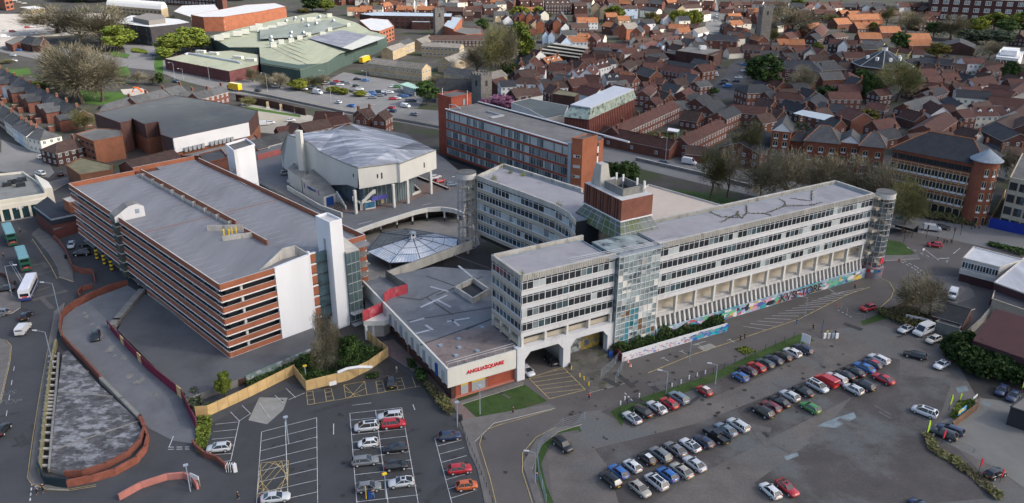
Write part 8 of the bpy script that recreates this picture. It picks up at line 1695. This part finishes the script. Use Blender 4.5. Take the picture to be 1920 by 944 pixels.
for i,(x,y,c,h,l) in enumerate(((1739,815,0,4.2,'lime green feather flag left of the parked dark cars'),(1782,760,0,3.6,'lime green feather flag behind the grassy planter'),(1801,745,0,2.2,'short pale green flag on the grassy planter'),(1770,822,1,3.0,'red feather flag in front of the dark SUV'),(1840,875,1,3.0,'red feather flag in the middle of the broken edge'),(1880,892,1,2.6,'red feather flag beside the last dark car'),(1917,725,0,3.2,'lime feather flag at the right picture edge'))):
    q=P(x,y,0); t=thing('feather_flag',l,'flag',q,'feather flags'); m=MB(); m.tube([q,q+V(0,0,h)],.04,5); m.build('pole',[dark],t); m=MB(); pr=[(0,h*.35),(.55,h*.4),(.75,h*.75),(.45,h*.98),(0,h)]
    f=[q+V(u*.8,u*.4,z) for u,z in pr]; b=[p+V(-.02,.04,0) for p in f]; m.poly(f,0); m.poly(b[::-1],0); [m.poly([f[k],f[(k+1)%5],b[(k+1)%5],b[k]],0) for k in range(5)]; m.build('flag_cloth',[(fl_g,fl_r)[c]],t)
m=MB(); a,b=P(1503,640,0),P(1519,646,0); m.wall(a,b,.12,1.0,3.0,0); [m.cyl((p.x,p.y,0),.08,1.0,6,1) for p in (a,b)]; tag(m.build('car_park_sign',[white,alu]),'white sign board at the end of the fence row','sign')
m=MB(); a=P(1558,627,0); [m.box(a+V(k*.9-1.2,0,0),.7,.3,1.3,.3,k%3) for k in range(4)]; tag(m.build('ticket_boards',[white,concp,steelb]),'cluster of small boards on the car park island','boards')
post(1542,618,3.6,bluep,'blue_pole','tall thin blue pole beside the ticket boards',.06)
post(1571,566,.8,mat('cone_orange2',(.7,.16,.03),var=0),'orange_post','small orange post beside the red hatchback lane',.15)
q=P(440,893,0); t=thing('pay_barrier','white pay machine and cage rail at the car park entrance','barrier',q); m=MB(); m.box(q+V(.6,.2,0),.6,.5,1.5,.4); m.build('machine',[white],t); m=MB(); [m.tube([q+V(x,0,0),q+V(x,0,1.3),q+V(x,1,1.3),q+V(x,1,0)],.05,4) for x in (-.9,-.5,-.1,.3)]; m.build('cage_rail',[white],t)
m=MB(); q=P(372,920,0); [m.cyl((q.x+x,q.y,0),.06,2.0,6) for x in (-.6,.8)]; m.box((q.x+.1,q.y,1.6),1.9,.1,.8,-.5,1); tag(m.build('entrance_sign',[alu,white]),'white entrance sign behind the pink coped wall','sign')
m=MB(); q=P(700,939,0); m.box(q,.5,.4,1.7,0,0); m.box(q+V(0,0,1.7),.6,.5,.2,0,1); tag(m.build('pay_machine',[bluep,dark]),'blue pay machine beside the grey hatchback','machine')
m=MB(); q=P(693,940,0); m.cyl((q.x,q.y,0),.07,2.6,6); tag(m.build('yellow_post',[yelp]),'thin yellow post beside the blue pay machine','post')
m=MB(); q=P(868,790,0); m.box(q,.6,.6,1.2,.3); tag(m.build('litter_bin',[dark]),'black litter bin at the end of the hedge','bin')
m=MB(); q=P(768,665,0); m.cyl((q.x,q.y,0),.07,2.8,6); m.box((q.x,q.y,2.2),.5,.3,.8,.3,1); tag(m.build('finger_post',[wood,white]),'small post with a white head beside the precinct path','post')
m=MB(); q=P(124,497,0); m.cyl((q.x,q.y,0),.35,1.2,10); tag(m.build('litter_bin',[MATS['dark_green_panel']]),'dark green litter bin beside the wavy brick wall','bin')
m=MB(); q=P(30,546,0); m.cyl((q.x,q.y,0),.3,1.1,10); tag(m.build('litter_bin',[dark]),'black litter bin beside the last bus','bin')
m=MB(); m.walls(PP([(0,530),(12,533),(22,545),(22,552)],0),.3,0,1.1); tag(m.build('brick_wall',[brick_dark]),'short brick wall at the left picture edge','wall')
bs_=thing('bus_shelter','dark flat roofed bus shelter near the round stair tower','bus shelter',P(1695,422,0)); q=PP([(1668,410),(1712,420),(1722,412),(1680,402)],2.8); m=MB(); m.prism(q,2.6,2.8,0,1,True); m.build('roof',[dark,felt],bs_); m=MB(); [m.cyl((p.x,p.y,0),.07,2.6,6) for p in q]; m.build('posts',[dark],bs_); m=MB(); m.wall(q[3],q[2],.05,.3,2.4); m.build('glass_back',[glass],bs_)
for i,(x,y,h,l) in enumerate(((1736,436,4,'traffic signal on the left of the red car'),(1786,440,4,'traffic signal right of the waiting people'),(1820,420,4,'traffic signal by the planter opposite the arched office'),(1694,445,4,'pole signal at the grass island'),(1800,430,3.5,'pole signal on the traffic island'))):
    q=P(x,y,0); t=thing('traffic_signal',l,'traffic signal',q,'traffic signals'); m=MB(); m.cyl((q.x,q.y,0),.07,h,6); m.build('pole',[dark],t); m=MB(); m.box((q.x,q.y,h-1.1),.4,.3,1.1,.4); m.build('signal_head',[dark],t); m=MB(); m.box((q.x+.02,q.y-.16,h-.4),.2,.04,.2); m.build('red_lamp',[redp],t)
for i,(x,y) in enumerate(((1729,470),(1773,492))): post(x,y,1.6,alu,'road_sign',['road sign with pink face near the grass corner','road sign with red ring face on the junction'][i],.05,cat='road sign',top=(.6,.6))
m=MB(); q=P(748,122,0); 
for i,(x,y,w_) in enumerate(((250,207,8),(88,225,3))): pass
m=MB(); q=P(252,183,0); m.tube([q+V(-2,0,0),q+V(-1,0,2.6),q+V(1,0,2.4),q+V(3.2,0,.3)],.45,6); tag(m.build('playground_slide',[mat('slide_orange',(.7,.13,.03),var=0)]),'orange playground slide on the sand by the park','slide')
sheet('sand_patch',[(222,178),(262,175),(275,183),(245,190),(228,187)],yardp,3)
m=MB(); q=PP([(1250,236),(1271,239),(1268,244),(1248,241)],2.6); m.prism(q,2.3,2.6,0); [m.cyl((p.x,p.y,0),.06,2.3,5) for p in q]; tag(m.build('white_gazebo',[white]),'white gazebo roof in the almshouse court','gazebo')
# flyover: deck edge, parapet, piers
fo=thing('flyover_bridge','long concrete flyover with dark parapet wall carrying the dual carriageway','flyover',P(640,215,0)); m=MB(); m.walls(PP([(445,178),(500,188),(640,216),(760,232),(840,246)],0),.4,-.0,1.1); m.build('near_parapet',[concd],fo); m=MB(); m.walls(PP([(440,196),(500,206),(570,222)],0),.5,0,3.2); m.build('retaining_wall',[brick_dark],fo)
m=MB(); m.walls(PP([(1190,298),(1300,322),(1420,350)],0),.5,0,1.3,0,1); m.walls(PP([(1125,245),(1200,262),(1260,277),(1330,292)],0),.4,0,1.2,0,1); tag(m.build('parapet_wall',[concd,concp]),'low concrete parapet along both sides of the carriageway by the almshouses','wall')
for i,(x,y) in enumerate(((499,209),(524,213),(551,217))): q=P(x,y,0); m=MB(); m.box(q,1.2,1.2,3.0,.3,0); m.box(q,1.6,1.6,.6,.3,1); m.build('pier',[tan_brick,concp],fo)
# ================================================================ cloud over the near side of the town
def cloud(name,outline,z,th,label):
    "a real cloud high up on the sun's side; outline is the ground it shades"
    k=z/SUNV.z; off=V(SUNV.x*k,SUNV.y*k,0); q=[p+off for p in outline]; c=sum(q,V(0,0,0))/len(q); m=MB(); r=random.Random(2); n=len(q)
    ring=[]; N=64
    for i in range(N):
        f=i/N*n; a=q[int(f)%n].lerp(q[(int(f)+1)%n],f-int(f)); ring.append(a)
    lv=[(-.5,.80),(-.42,.95),(-.1,1.0),(.22,.93),(.4,.7),(.5,.35)]; vs=[]
    for zz,s in lv:
        for i,a in enumerate(ring): g=1+.035*math.sin(i*1.7+zz*5)+.03*math.sin(i*.9); p=c+(a-c)*s*g; vs.append((p.x,p.y,z+th*zz+th*.08*math.sin(i*2.3+zz*9)))
    m.add(vs,[(l*N+i,l*N+(i+1)%N,(l+1)*N+(i+1)%N,(l+1)*N+i) for l in range(len(lv)-1) for i in range(N)],0)
    m.add(vs[:N],[tuple(range(N-1,-1,-1))],0); m.add(vs[-N:],[tuple(range(N))],0)
    mt=bpy.data.materials.new('cloud_white'); mt.use_nodes=True; nt=mt.node_tree; nt.nodes.clear(); o=nt.nodes.new('ShaderNodeOutputMaterial'); d=nt.nodes.new('ShaderNodeBsdfDiffuse'); t=nt.nodes.new('ShaderNodeBsdfTranslucent'); mx=nt.nodes.new('ShaderNodeMixShader'); d.inputs[0].default_value=(.95,.95,.96,1); t.inputs[0].default_value=(.97,.97,.98,1); mx.inputs[0].default_value=.8
    nt.links.new(d.outputs[0],mx.inputs[1]); nt.links.new(t.outputs[0],mx.inputs[2]); tp=nt.nodes.new('ShaderNodeBsdfTransparent'); m2=nt.nodes.new('ShaderNodeMixShader'); m2.inputs[0].default_value=.48; nt.links.new(mx.outputs[0],m2.inputs[1]); nt.links.new(tp.outputs[0],m2.inputs[2]); nt.links.new(m2.outputs[0],o.inputs[0])
    ob=struct(name,m,mt,'structure'); return ob
edge=[P(x,y,0) for x,y in ((-260,420),(0,336),(128,322),(200,300),(330,262),(480,250),(620,258),(760,232),(830,190),(900,150),(960,118),(1060,112),(1190,104),(1300,92),(1440,62),(1520,92),(1640,100),(1760,85),(1900,62),(2300,62))]
cloud('cloud',edge+[V(700,60,0),V(420,-80,0),V(-200,-80,0),V(-330,80,0)],420,60,'')
